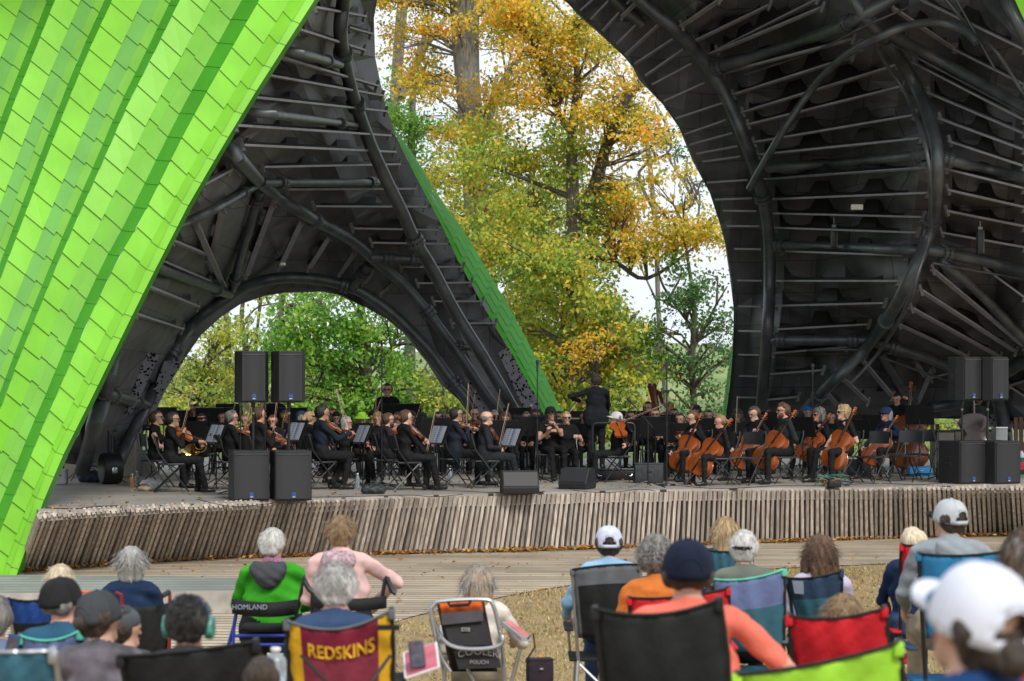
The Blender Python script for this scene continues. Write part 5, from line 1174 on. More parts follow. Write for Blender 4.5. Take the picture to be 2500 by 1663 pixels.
# ================================================================== the orchestra
def seatY(v): return max(31.2, min(41.5, F * .585 / (v - HV)))
def head_scale(v, Y, hz): return max(.88, min(1.12, (CZ - (v - HV) / F * Y - STZ) / hz))
SURNAMES = None
def loc_for(u, v, Y, rz, s, hy):
    p = P(u, v, Y); f = Vector((-math.sin(rz), math.cos(rz), 0)); q = p - f * hy * s; return Vector((q.x, q.y, STZ)), f
def tolocal(pt, loc, rz, s): return tuple((Matrix.Rotation(-rz, 3, 'Z') @ (Vector(pt) - loc)) / s)
BOWG = 'bows held by the string players'; VG = 'violins and violas in the string section'; PG = 'orchestra players in black'
def player(u, v, deg, label, Y=None, vln=None, bw=None, cel=None, hands=None, chair=True, chair_label=None, bass=None, short='', **k):
    rz = R(deg); Y = Y or seatY(v); lean = k.get('lean', 0); tall = k.get('tall', 1.0)
    hz = .54 + (.44 * tall + .185) * math.cos(lean) if k.get('pose') != 'stand' else .93 + .625
    s = head_scale(v, Y, hz); hy = .02 + (.625) * math.sin(lean); loc, f = loc_for(u, v, Y, rz, s, hy); r = Vector((math.cos(rz), math.sin(rz), 0))
    if k.get('zoff'): loc.z += k.pop('zoff')
    hL = hR = None; L = lambda p: tolocal(p, loc, rz, s)
    if vln:
        (u0, v0), (u1, v1) = vln; a = P(u0, v0, Y + f.y * .12 - r.y * .08); b = P(u1, v1, Y + f.y * .5 - r.y * .25); d = (b - a).normalized(); b = a + d * .60
        strung('violin', a, b, Vector((0, -.55, .8)) + r * .2, 'orange violin held by ' + short, VG, m_varn if len(label) % 3 else m_varn2); hL = L(b - d * .10 + Vector((0, .0, -.03)))
    if bw:
        (u0, v0), (u1, v1) = bw; a = P(u0, v0, Y + f.y * .34 + r.y * .12); b = P(u1, v1, Y + f.y * .34 + r.y * .05); bow(a, a + (b - a).normalized() * .72, 'thin wooden bow held by ' + short, BOWG); hR = L(a - Vector((0, 0, .02)))
    if cel:
        (u0, v0), (u1, v1) = cel[:2]; a = P(u0, v0, Y + f.y * .42 + r.y * .02); b = P(u1, v1, Y + f.y * .12 - r.y * .10); strung('cello', a, b, f * 1.0 + Vector((-.1, cel[2] if len(cel) > 2 else -.75, .3)), 'orange brown cello held by ' + short, 'cellos on the right of the stage', cel[3] if len(cel) > 3 else m_varn)
        d = (b - a).normalized(); hL = L(a + d * (b - a).length * .67 - f * .04); hR = L(a + d * .30 + f * .12 + r * .26); k.setdefault('legs', 'wide')
        q = a + d * .30 + f * .12 + r * .26; bow(q, q - r * .62 + Vector((0, 0, .10)) + f * .06, 'bow drawn across the cello of ' + short, BOWG)
    if hands: hL = L(P(hands[0][0], hands[0][1], Y + f.y * .3)) if hands[0] else hL; hR = L(P(hands[1][0], hands[1][1], Y + f.y * .3)) if hands[1] else hR
    person('person', tuple(loc), rz, label, handL=hL, handR=hR, s=s, group=PG, res=k.pop('res', .016), **k)
    if chair and k.get('pose') != 'stand': folding_chair((loc.x, loc.y, STZ), rz, chair_label or ('folding chair under ' + short))
    return loc, s
def zA(x, y): return (150 + x / 3.626, 930 + y / 3.626)
def zB(x, y): return (700 + x / 3.626, 930 + y / 3.626)
def zC(x, y): return (1200 + x / 3.626, 900 + y / 3.626)
def zD(x, y): return (1750 + x / 3.143, 900 + y / 3.143)
SL = .22
player(383, 1021, -92, 'seated woman in sleeveless black top with long brown ponytail and white sunglasses', 34.2, female=True, hair='ponytail', hc='brown', sleeve=.12, glasses='clear', short='the ponytailed woman', skin='fair', nod=-.1)
player(422, 1025, -80, 'seated woman with black bun and hair clip playing violin at the front left', 32.8, female=True, hair='bun', hc='black', vln=(zA(985, 440), zA(1160, 500)), bw=(zA(1078, 445), zA(1158, 97)), glasses='clear', skin='tan', bare_ankle=True, short='the black haired woman at front left', sleeve=.92)
player(478, 1002, 185, 'man with long dark hair and glasses behind the left music stands', 40, hair='long', hc='dark', glasses='clear', short='the long haired man at the back', chair=False, wide=1.15)
hl, hs = player(491, 1026, 172, 'horn player in a black visor seated at the left', 37, female=True, hair='short', hc='dark', hat=('visor', BLK), short='the horn player', skin='light', hands=(zA(1265, 400), zA(1230, 560)))
player(566, 1021, -62, 'grey haired man in glasses and black shirt facing right, beside the left speakers', 33.6, hair='short', hc='salt', glasses='clear', vln=(zA(1580, 440), zA(1640, 470)), short='the grey haired man in glasses', skin='red')
player(634, 1014, -55, 'man with cropped brown hair in black shirt playing violin behind the speaker poles', 33.2, hair='crop', hc='brown', vln=(zA(1850, 480), zA(1985, 520)), bw=(zA(1880, 470), zA(1910, 195)), short='the crop haired man behind the speakers', skin='red', wide=1.08)
player(670, 998, 180, 'player with dark hair half hidden under the left raised speaker', 41, hair='short', hc='black', short='the hidden player', chair=False, bw=(zA(1835, 440), zA(1800, 300)), pose='sit', zoff=.22)
player(696, 1018, 185, 'player wearing bright yellow glasses', 38.5, hair='short', hc='black', glasses='yellow', skin='brown', short='the player in yellow glasses', bw=(zA(1955, 440), zA(1978, 335)))
player(665, 1040, 175, 'small player in dark glasses low behind the cropped haired violinist', 36, hair='short', hc='brown', glasses='clear', short='the low player in dark glasses', skin='red')
player(598, 1036, 170, 'player with a pink face glimpsed between two violinists', 37, hair='short', hc='sandy', short='the glimpsed player', bw=(zA(1625, 450), zA(1655, 330)), vln=(zA(1600, 420), zA(1570, 460)))
player(757, 1022, -50, 'woman with blonde ponytail and black visor', 35.5, female=True, hair='ponytail', hc='blond', hat=('visor', BLK), sleeve=.3, short='the blonde ponytailed woman', vln=(zA(2130, 500), zA(2060, 560)))
player(738, 1020, -70, 'grey haired woman with a blue cap beside the blonde ponytail', 38, female=True, hair='bob', hc='grey', hat=('cap', (.04, .06, .10)), short='the blue capped woman')
player(787, 1009, -66, 'young man with thick black hair in a dark navy shirt playing violin', 33.6, hair='tall', hc='black', top=cloth('ink', (.010, .016, .026), .3), vln=(zB(355, 370), zB(470, 430)), hands=None, bw=(zB(560, 455), zB(460, 110)), short='the black haired young man', skin='tan', legs='back')
player(846, 1040, -80, 'grey haired woman in glasses and black blouse with a viola', 34.8, female=True, hair='bob', hc='grey', glasses='clear', vln=(zB(560, 480), zB(640, 510)), short='the grey haired woman in glasses', bw=(zB(540, 440), zB(500, 290)))
player(883, 1022, 190, 'player in a wide lime green sun hat', 37.5, female=True, hair='short', hc='grey', hat=('wide', (.30, .62, .04)), short='the lime hatted player', vln=(zB(705, 420), zB(745, 520)), bw=(zB(685, 640), zB(700, 270)))
player(910, 1020, 185, 'player in a flat black cap beside the lime green hat', 38.5, hair='short', hc='dark', hat=('beanie', (.015, .015, .016)), short='the black capped player', bw=(zB(780, 430), zB(788, 285)), vln=(zB(720, 410), zB(700, 500)))
player(821, 1024, 185, 'player in a black beanie behind the young violinist', 39, hair='short', hc='dark', hat=('beanie', (.012, .012, .014)), short='the beanie player', skin='tan')
player(948, 1026, -72, 'bearded man in glasses and short sleeved charcoal shirt with a viola', 34.4, hair='short', hc='brown', beard=True, glasses='clear', sleeve=.42, top=cloth('charcoal', (.02, .023, .028), .3), vln=(zB(905, 440), zB(985, 400)), short='the bearded man', skin='light', wide=1.1)
player(922, 1024, 180, 'player with messy blond bun behind the bearded man', 37, female=True, hair='curly', hc='sandy', short='the blond bunned player')
player(991, 1020, -62, 'woman with a brown bun in tight long sleeved black top, bow on her lap', 33.4, female=True, hair='bun', hc='brown', vln=(zB(1085, 400), zB(1200, 490)), bw=(zB(1245, 640), zB(1322, 250)), short='the brown bunned woman', bare_ankle=True, skin='fair', wide=.9)
player(945, 988, 180, 'man in glasses standing out above the others at the back', 41, hair='short', hc='dark', glasses='clear', short='the tall back row man', chair=False, skin='red', zoff=.28)
player(1031, 1023, 183, 'woman in black cap and dark sunglasses behind the middle stands', 38, female=True, hair='bob', hc='dark', hat=('cap', (.014, .014, .016)), glasses='sun', short='the black capped woman in the middle', vln=(zB(1130, 400), zB(1180, 480)))
player(1070, 1020, 178, 'player in sunglasses and a dark headband', 39, hair='short', hc='black', glasses='sun', hat=('band', (.02, .02, .02)), short='the headband player', skin='tan')
player(971, 1023, 178, 'player partly hidden behind the bearded man', 39, hair='short', hc='brown', short='the partly hidden player', skin='red')
SUIT = cloth('suit', (.014, .019, .030), .25); SUIT2 = cloth('grey_suit', (.016, .018, .022), .25)
player(1114, 1013, -70, 'man with black hair, glasses and dark blue suit playing violin', 34.8, hair='short', hc='black', glasses='clear', top=SUIT, coat=True, vln=(zB(1530, 390), zB(1600, 400)), bw=(zB(1600, 410), zB(1613, 50)), short='the blue suited violinist', skin='tan', wide=1.1)
player(1188, 1021, -78, 'bald man in a dark suit with a bow resting on his knee', 34.0, hair='fringe', hc='salt', glasses='clear', top=SUIT2, pants=SUIT2, coat=True, vln=(zB(1790, 400), zB(1850, 490)), bw=(zB(1888, 590), zB(1955, 270)), short='the bald suited man', skin='fair', wide=1.12)
player(1158, 1012, 184, 'bald player in glasses behind the two suited men', 39.5, hair='none', hc='grey', glasses='sun', short='the bald back player', vln=(zB(1640, 370), zB(1690, 385)), bw=(zB(1622, 420), zB(1675, 95)), skin='red')
player(1234, 1023, 182, 'woman with wavy brown hair behind the green bow clip', 38, female=True, hair='curly', hc='brown', short='the wavy haired woman', vln=(zB(1880, 430), zB(1800, 440)), bw=(zB(1850, 430), zB(1865, 305)))
player(1264, 1006, 183, 'bassoon player with short dark hair behind the middle stands', 41, hair='short', hc='dark', short='the bassoonist', skin='red')
player(1309, 1014, 183, 'player with dark curly hair beside the bassoonist', 40, hair='fluffy', hc='dark', short='the curly haired player')
player(1345, 1011, 196, 'flute player with long hair and black baseball cap', 37, female=True, hair='long', hc='dark', hat=('cap', (.014, .014, .015)), glasses='sun', sleeve=.3, short='the flute player in a cap', hands=(zC(560, 495), zC(515, 560)), skin='light')
player(1366, 1018, 186, 'dark haired player behind the blonde woman in sunglasses', 40, hair='short', hc='black', short='the dark haired player', vln=(zC(600, 470), zC(560, 490)))
player(1383, 1021, 188, 'blonde woman in narrow dark sunglasses and black dress facing the audience', 37, female=True, hair='short', hc='blond', glasses='sun', sleeve=.35, short='the blonde woman facing forward', skin='fair', hands=(zC(760, 600), zC(500, 540)))
player(1503, 1023, 100, 'viola player in a white visor facing left', 36, hair='short', hc='salt', hat=('cap', (.6, .6, .6)), vln=(zC(1100, 480), zC(1150, 590)), short='the white visored player', bw=(zC(1180, 468), zC(1330, 405)), skin='red')
player(1599, 1013, 178, 'woman with red brown hair and glasses in the middle right', 38.5, female=True, hair='bob', hc='red', glasses='clear', short='the auburn woman in glasses', skin='fair', sleeve=.3, hands=(zC(1480, 600), zC(1330, 520)))
player(1582, 996, 160, 'harpist with dark hair beside the harp', 41.4, female=True, hair='bob', hc='black', short='the harpist', chair=False)
player(1645, 1012, 182, 'man with short dark hair and round glasses near the cellos', 40, hair='short', hc='dark', glasses='clear', short='the round glasses man', skin='tan')
player(1660, 1030, 160, 'player holding a viola low beside the first cellist', 38, female=True, hair='bob', hc='dark', short='the low viola player', vln=(zC(1720, 520), zC(1650, 590)), bw=(zC(1600, 640), zC(1710, 460)))
player(1690, 1019, 118, 'young cellist with auburn hair looking down at her strings', 36.4, female=True, hair='bun', hc='red', nod=.35, cel=(zC(1650, 905), zC(1868, 395)), bare_ankle=True, short='the auburn cellist', skin='fair')
player(1698, 1006, 170, 'dark curly haired player behind the auburn cellist', 40.5, hair='curly', hc='black', short='the curly haired back player', skin='tan')
player(1758, 1030, 100, 'older cellist with tied back fair hair and black tunic', 35.0, female=True, hair='bun', hc='sandy', cel=(zC(1795, 930), zC(2140, 445)), short='the older cellist', skin='red', nod=.15)
player(1801, 1017, 165, 'woman with dark curly hair and a patterned red scarf', 38.5, female=True, hair='curly', hc='black', short='the scarfed woman', collar=cloth('scarf', (.28, .05, .04), .5), glasses='clear', bw=(zD(150, 520), zD(155, 380)), skin='brown')
player(1841, 1010, 128, 'cellist with receding brown hair and a wrist watch', 36.6, hair='short', hc='brown', nod=.3, cel=(zD(165, 765), zD(390, 340)), short='the watch wearing cellist', skin='fair')
player(1912, 1004, 105, 'bearded cellist with brown quiff, sunglasses and dark green shirt', 35.6, hair='tall', hc='brown', beard=True, glasses='sun', top=cloth('spruce', (.012, .022, .022), .3), cel=(zD(330, 760), zD(618, 320)), short='the bearded cellist', skin='red', wide=1.08)
player(1998, 1014, 118, 'grey haired cellist in pale sunglasses and black blouse', 37.2, female=True, hair='curly', hc='salt', glasses='sun', cel=(zD(650, 700), zD(880, 345)), short='the grey haired cellist', skin='red')
player(1972, 1008, 178, 'player in a bright blue cap behind the grey haired cellist', 41, hair='short', hc='brown', hat=('beanie', (.02, .14, .45)), short='the blue capped player', chair=False)
player(2058, 1008, 112, 'cellist with wavy blonde hair, dark glasses and wide black trousers', 35.9, female=True, hair='fluffy', hc='blond', glasses='sun', sleeve=.4, cel=(zD(870, 765), zD(1075, 295)), short='the blonde cellist', skin='fair', wide=1.12)
player(2163, 1012, 122, 'cellist in a navy cap and navy cardigan at the right', 37.2, female=True, hair='bob', hc='grey', hat=('cap', (.02, .04, .10)), glasses='sun', top=NAVY, cel=(zD(1165, 735), zD(1395, 360)), short='the navy capped cellist', skin='red', shoe=mat('brown_shoe', (.10, .04, .02), .5))
l_, s_ = player(2190, 975, 158, 'tall man with short black hair standing with a double bass', 39.5, pose='stand', hair='short', hc='black', turn=.2, nod=.25, short='the standing bassist', skin='light', hands=(zD(1465, 240), zD(1420, 470)), tall=1.0)
strung('bass', P(*zD(1470, 760), 38.9), P(*zD(1500, 100), 39.4), Vector((-.5, -.85, .1)), 'glossy red brown double bass held by the standing man', 'double basses', m_varn2, 'double_bass')
player(2385, 985, 25, 'standing bassist in dark clothes hidden behind the right speakers', 38.2, pose='stand', hair='short', hc='dark', short='the hidden bassist', hands=((2412, 1060), zD(1815, 440)))
strung('bass', P(2380, 1130, 37.7), P(2374, 930, 37.9), Vector((.3, 1, 0)), 'dark double bass seen from the back between the right speaker poles', 'double basses', mat('dark_bass', (.035, .014, .010), .25, .3, 4, coat=.5), 'double_bass')
XT = [(1004, 1026, 178, 'player between the bearded man and the brown bunned woman', dict(hair='curly', hc='dark')), (1098, 1026, 182, 'dark haired player behind the blue suited violinist', dict(hair='bob', hc='dark', female=True)), (1206, 1016, 180, 'grey haired player just right of the bald suited man', dict(hair='short', hc='grey')), (1132, 1020, 178, 'player in dark shirt left of the bald suited man', dict(hair='bun', hc='brown', female=True)), (1285, 1020, 182, 'player low between the bassoonist and the curly haired player', dict(hair='short', hc='salt')),
 (541, 1030, 180, 'player behind the grey haired man in glasses', dict(hair='short', hc='dark')), (812, 1012, 180, 'back row player over the young violinist', dict(hair='short', hc='brown', glasses='clear')), (1425, 1020, 184, 'player hidden behind the conductor, fair haired', dict(hair='bun', hc='sandy', female=True)), (1540, 1018, 178, 'player between the white visor and the harp', dict(hair='short', hc='dark', glasses='clear')), (1622, 1020, 180, 'player between the auburn woman and round glasses man', dict(hair='bob', hc='brown', female=True)), (1730, 1016, 176, 'back player between the first two cellists', dict(hair='short', hc='dark')), (1878, 1016, 170, 'back player between the watch wearer and bearded cellist', dict(hair='short', hc='brown')), (2030, 1022, 170, 'back player between two blonde and grey cellists', dict(hair='bob', hc='dark', female=True))]
for u, v, d, lab, kk in XT: player(u, v, d, lab, 39.6, short=lab, **kk)
for u, v0, v1, Y in ((1448, 1050, 975, 39), (1520, 1046, 985, 38.8), (905, 1060, 975, 38), (556, 1050, 985, 38), (1010, 1048, 985, 39), (1545, 1040, 1000, 39), (1672, 1045, 1000, 38)):
    bow(P(u, v0, Y), P(u + (v0 - v1) * .3, v1, Y), 'thin bow raised ' + {1448: 'just left of the conductor', 1520: 'above the white visored player', 905: 'beside the lime hat', 556: 'behind the grey haired man', 1010: 'behind the brown bunned woman', 1545: 'right of the podium', 1672: 'left of the auburn cellist'}[u], BOWG)
# conductor on the podium
CY = 37.2; pz = .17
def conductor():
    rz = R(-4); p = P(1455, 931, CY); hz = .93 + .625; s = (p.z - STZ - pz) / hz; loc = Vector((p.x, CY, STZ + pz))
    L = lambda q: tolocal(q, loc, rz, s)
    person('person', tuple(loc), rz, 'conductor in a black tailcoat standing on the podium with his back to the audience', 'stand', top=cloth('tailcoat', (.013, .0145, .018), .25), pants=cloth('dress_trousers', (.015, .016, .02), .25), hair='crop', hc='dark', skin='red', handL=L(P(1413, 979, CY + .12)), handR=L(P(1482, 1012, CY + .36)), s=s, coat=True, res=.014, poleL=(-.9, -.2, -.25), poleR=(.8, -.2, -.9), turn=-.25, w=1.12, wide=1.04)
    b = empty('baton', tuple(P(1414, 976, CY + .12)), 0, 'pale wooden baton in the raised left hand of the conductor', 'baton'); m = MB(); m.tube([(0, 0, 0), tuple(P(1391, 1006, CY + .05) - P(1414, 976, CY + .12))], [.008, .003], 6); m.build('shaft', M_hair_white, b)
conductor()
pod = empty('podium', tuple(Vector((P(1495, 1180, CY).x, CY, STZ))), 0, 'low black conductor podium with a curved safety rail', 'podium')
k_ = CY / F
mb = MB(); mb.box((0, 0, pz - .02), (1.02, .95, .035), bev=.006); mb.build('platform', mat('podium_carpet', (.02, .02, .022), .9, .2, 30), pod)
mb = MB(); mb.box((.02, -.50, .085), (.78, .05, .16), bev=.006); mb.build('case_front', M_blackmetal, pod)
for x in (-.22, .26):
    mb = MB(); mb.tube([(x - .06, -.53, .11), (x - .04, -.55, .08), (x + .04, -.55, .08), (x + .06, -.53, .11)], .008, 6); mb.build('handle', M_chrome, pod)
mb = MB(); zt = P(0, 1033, CY - .5).z - STZ; x0 = -.36; x1 = .36
mb.tube([(x0, -.49, -0.0), (x0, -.49, zt - .06), (x0 + .02, -.49, zt - .015), (x0 + .06, -.49, zt), (x1 - .06, -.49, zt), (x1 - .02, -.49, zt - .015), (x1, -.49, zt - .06), (x1, -.49, 0.0)], .021, 10); mb.tube([(x0, -.49, .19), (x1, -.49, .19)], .019, 8); mb.build('rail', mat('rail_steel', (.05, .052, .056), .35, .1, 8, metal=.6), pod)
# conductor's flat stand
st = music_stand((P(1380, 1045, 38.4).x, 38.4, STZ), 0, 'flat wide conductor stand with open score, left of the podium', 1.0, 78, None)
# stands: front ones with visible sheet music, then the black row
def front_stand(u, v, Y, deg, lab, h=1.05, tl=24):
    p = P(u, v, Y); h = p.z - STZ; music_stand((p.x, Y, STZ), R(deg), lab, round(h, 2), tl); sheet((p.x, Y, STZ), R(deg), lab.replace('music stand', 'open sheet music on the stand'), round(h, 2), tl)
front_stand(*zA(1360, 470), 33.6, -50, 'music stand in front of the black haired front left violinist'); front_stand(*zA(2070, 450), 33.8, -50, 'music stand just right of the left speaker poles')
front_stand(*zB(665, 470), 34.6, -58, 'music stand in front of the grey haired viola player'); front_stand(*zB(1335, 480), 34.2, -52, 'music stand in front of the brown bunned woman')
front_stand(*zB(1985, 500), 34.4, -52, 'music stand in front of the bald suited man')
rr = random.Random(5)
rows = [(400, 1020, 40.5, 178, 'behind the ponytailed woman'), (440, 1024, 40.5, 178, 'left of the long haired man'), (512, 1020, 39.6, 182, 'right of the horn player'), (535, 1022, 39.8, 180, 'left of the grey haired man'), (560, 1010, 41, 180, 'above the grey haired man'), (470, 1056, 36.3, 175, 'in front of the horn player'), (715, 1020, 40, 182, 'right of the yellow glasses'), (960, 1012, 40.5, 180, 'below the tall back row man'), (995, 1008, 41, 182, 'above the brown bunned woman'), (1050, 1046, 36.2, 195, 'in front of the middle black cap'),
        (1065, 1050, 35.8, 190, 'left of the blue suited violinist'), (1230, 1052, 37, 176, 'in front of the wavy haired woman'), (1262, 1022, 39.8, 181, 'in front of the bassoonist'), (1288, 1046, 37.4, 183, 'right of the bassoonist'), (1325, 1040, 38.4, 180, 'left of the flute player'), (1240, 1040, 38.6, 180, 'behind the bald suited man'), (1415, 1030, 39.6, 180, 'behind the flat stand'), (1440, 1040, 39.8, 180, 'just left of the conductor'), (1530, 1028, 39.6, 184, 'right of the conductor'), (1555, 1046, 38, 186, 'right of the podium rail'),
        (1600, 1046, 37.2, 184, 'in front of the auburn woman'), (1625, 1040, 39.4, 180, 'under the round glasses man'), (1575, 1030, 40, 180, 'below the harp'), (1655, 1058, 37.6, 175, 'left of the auburn cellist'), (1730, 1046, 39, 175, 'right of the auburn cellist'), (1770, 1040, 40, 176, 'behind the older cellist'), (1890, 1035, 38.6, 150, 'behind the bearded cellist'), (1962, 1045, 36.9, 130, 'in front of the grey haired cellist'), (2098, 1050, 37.6, 130, 'right of the blonde cellist'), (2138, 1040, 38.6, 140, 'left of the navy cap'), (2010, 1040, 40, 170, 'behind the blonde cellist'), (2245, 1012, 38.4, 160, 'right of the standing bassist')]
for u, v, Y, d, w_ in rows:
    p = P(u, v, Y); music_stand((p.x, Y, STZ), R(d), 'black music stand ' + w_, round((p.z - STZ) / .06) * .06, 16)
# instruments of the winds
def brass():
    c = P(*zA(1222, 590), 36.5); e = empty('french_horn', tuple(c), 0, 'shiny brass french horn held by the player in a black visor', 'horn'); m_b = mat('brass', (.75, .5, .16), .2, .15, 9, metal=1); mb = MB()
    mb.tube([(math.cos(a) * .12, 0, .04 + math.sin(a) * .12) for a in [i * .3 for i in range(22)]], .012, 8); mb.tube([(math.cos(a) * .08, -.03, .05 + math.sin(a) * .08) for a in [i * .3 for i in range(20)]], .009, 7); mb.tube([(.1, .0, .1), (.16, .02, .2), (.14, .05, .28)], [.008, .006, .005], 6); mb.build('tubing', m_b, e)
    mb = MB(); mb.tube([(.0, 0, -.08), (-.06, -.06, -.10), (-.11, -.12, -.09), (-.15, -.17, -.07)], [.02, .045, .09, .15], 20, cap=False); mb.build('bell', m_b, e)
    def bas(px0, px1, Y, lab):
        a = P(*px0, Y); b = P(*px1, Y); e = empty('bassoon', tuple(a), 0, lab, 'bassoon'); d = b - a; mb = MB(); mb.tube([(0, 0, 0), tuple(d * .9)], [.028, .024], 10); mb.build('tube', mat('dark_red_wood', (.09, .012, .012), .25, .2, 5, coat=.5), e); mb = MB(); mb.tube([tuple(d * .9), tuple(d)], [.026, .03], 10); mb.build('bell_ring', mat('ivory', (.7, .65, .55), .4), e)
    bas(zB(2050, 420), zB(2170, 205), 40.3, 'dark red bassoon sticking up behind the middle stands')
    a = P(*zC(470, 500), 36.6); e = empty('flute', tuple(a), 0, 'silver flute held by the woman in the black cap', 'flute'); mb = MB(); mb.tube([(0, 0, 0), tuple(P(*zC(640, 490), 36.9) - a)], .011, 8); mb.build('tube', M_chrome, e)
    # harp
    Y = 41.8; b = P(1600, 1080, Y); b.z = STZ; e = empty('harp', tuple(b), 0, 'tall dark red wooden concert harp behind the music stands', 'harp'); m_h = mat('harp_wood', (.16, .04, .02), .25, .3, 4, coat=.5)
    Lh = lambda u, v, dy=0: P(u, v, Y + dy) - b
    mb = MB(); mb.tube([Lh(1606, 1075), Lh(1603, 1010), Lh(1598, 975), Lh(1593, 950), Lh(1592, 941)], [.07, .065, .075, .085, .10], 12); mb.tube([Lh(1592, 943), Lh(1592, 936)], [.10, .085], 12); mb.build('column', m_h, e)
    mb = MB(); mb.tube([Lh(1597, 952), Lh(1610, 960, .1), Lh(1618, 985, .2), Lh(1628, 992, .3), Lh(1637, 985, .35)], [.04, .045, .04, .045, .05], 8); mb.build('neck', m_h, e)
    mb = MB(); mb.tube([Lh(1637, 984, .35), Lh(1632, 1030, .3), Lh(1618, 1075, .2)], [.07, .13, .17], 12); mb.build('sound_box', mat('harp_gold', (.35, .17, .05), .3, .3, 4), e)
    mb = MB()
    for i in range(14): t = i / 13; mb.bar(Lh(1603 + 28 * t, 962 + 24 * t, .15), Lh(1612 + 14 * t, 1070 - 40 * t, .2), .004)
    mb.build('strings', M_hair_white, e)
brass()
# speakers, left and right of the stage
Yl = 30.35; xl = lambda u, Y: (u - CX) / F * Y
GS = 'black loudspeakers at the stage corners'
def sp_set(u_sub, u_top, u_pole, Y, deg, side, tz):
    for i in (0, 1):
        w_ = ('left one' if i == 0 else 'right one'); d = .6
        speaker('subwoofer', (xl(u_sub[i], Y), Y + .55, STZ), R(deg), .53, .715, d, f'big black subwoofer, {w_} of the {side} pair standing on the stage', GS)
        hz = P(0, tz, Y + .2).z
        speaker('raised_speaker', (xl(u_top[i], Y), Y + .42, hz), R(deg), .47, (tz - u_top[2]) / F * (Y + .1), .38, f'black speaker raised on a pole, {w_} of the {side} pair', GS, sub=False)
        e = empty('speaker_pole', (xl(u_pole[i], Y), Y + .3, STZ + .715), 0, f'black pole under the {w_} of the {side} raised speakers', 'pole', 'speaker poles'); mb = MB(); hh = hz - STZ - .715; mb.tube([(0, 0, 0), (0, 0, hh * .6)], .020, 10); mb.tube([(0, 0, hh * .6), (0, 0, hh)], .016, 10); mb.tube([(0, 0, hh - .07), (0, 0, hh)], .03, 10); mb.build('shaft', M_blackmetal, e); mb = MB(); mb.tube([(0, 0, hh * .75), (0, 0, hh * .8)], .0205, 10); mb.build('grey_label', mat('grey_label', (.3, .3, .3), .5), e)
sp_set((590, 693), (603, 693, 857), (612, 700), 30.6, 14, 'left', 983)
sp_set((2338, 2424), (2354, 2421, 871), (2358, 2421), 35.4, 26, 'right', 978)
# floor monitors
def wedge(u0, u1, v0, v1, deg, lab):
    Y = F * (CZ - STZ) / (v1 - HV); k = Y / F; w_ = (u1 - u0) * k * .94; h = (v1 - v0) * k; e = empty('stage_monitor', (xl((u0 + u1) / 2, Y), Y + .2, STZ), R(deg), lab, 'monitor speaker', 'black wedge monitors at the stage edge')
    mb = MB(); pr = [(-.24, 0), (.20, 0), (.24, .06), (.16, h), (-.10, h), (-.26, .10)]; n = 6; vs = [(-w_ / 2, y, z) for y, z in pr] + [(w_ / 2, y, z) for y, z in pr]
    mb.add(vs, [tuple(range(n)), tuple(range(2 * n - 1, n - 1, -1))] + [(i, i + n, (i + 1) % n + n, (i + 1) % n) for i in range(n)]); o = mb.build('cabinet', m_cab, e, smooth=False); md = o.modifiers.new('b', 'BEVEL'); md.width = .018; md.segments = 2
    mb = MB(); a, b = Vector((0, -.265, .10)), Vector((0, -.105, h)); d = (b - a); nn = Vector((0, -d.z, d.y)).normalized() * .008; q = [a + d * .08 + nn, b - d * .08 + nn]; mb.quad(q[0] - Vector((w_ * .46, 0, 0)), q[0] + Vector((w_ * .46, 0, 0)), q[1] + Vector((w_ * .46, 0, 0)), q[1] - Vector((w_ * .46, 0, 0))); mb.build('grille', m_grille, e, smooth=False)
    mb = MB(); mb.tube([(math.cos(t) * .035, -.20, h * .45 + math.sin(t) * .035) for t in [i * .524 for i in range(13)]], .003, 5); mb.build('round_emblem', M_blackmetal, e)
    mb = MB(); mb.box((w_ / 2 + .002, 0, h * .5), (.012, .10, .05), bev=.004); mb.build('side_handle', M_blackplastic, e)
wedge(1220, 1316, 1151, 1206, 6, 'black wedge monitor nearer the middle of the stage edge, left one'); wedge(1372, 1450, 1144, 1195, -22, 'black wedge monitor beside the podium, right one with a blue plug')
# microphones
mic_stand(932, 907, 1192, 'tall microphone stand in front of the bearded man'); mic_stand(1312, 910, 1178, 'tall microphone stand between the two wedge monitors'); mic_stand(1628, 915, 1186, 'tall microphone stand left of the first cello', base='round')
mic_stand(1984, 918, 1172, 'tall microphone stand in front of the grey haired cellist'); mic_stand(587, 1016, 1160, 'short microphone stand behind the left subwoofer', Y=32.4); mic_stand(647, 1003, 1160, 'short microphone stand behind the right hand left subwoofer', Y=32.2)
mic_stand(1582, 0, 1190, 'boom microphone stand with a long slanting arm right of the podium', boom=((1583, 1030), (1553, 996))); mic_stand(1392, 0, 1120, 'boom microphone rising behind the blonde woman', boom=((1392, 1000), (1360, 934)), Y=40.5); mic_stand(750, 0, 1120, 'boom microphone rising behind the left speakers', boom=((752, 996), (778, 932)), Y=40.5)
mic_stand(2288, 0, 1175, 'low boom microphone pointing left beside the right subwoofers', boom=((2300, 1092), (2284, 1076)), group='tall microphone stands', Y=36.2); mic_stand(1953, 948, 1120, 'thin microphone stand with a red tip at the back right', Y=41)
# empty chairs
for u, v, d, lab in ((2129, 1180, 135, 'empty folding chair turned left in front of the navy capped cellist'), (2212, 1176, 148, 'empty folding chair left of the pair beside the double bass'), (2250, 1172, 148, 'empty folding chair right of the pair beside the double bass'), (1338, 1172, 175, 'empty folding chair behind the left wedge monitor'), (1823, 1184, 140, 'folding chair turned left between the older and the watch wearing cellist')):
    Y = F * (CZ - STZ) / (v - HV); folding_chair((xl(u, Y), Y, STZ), R(d), lab)
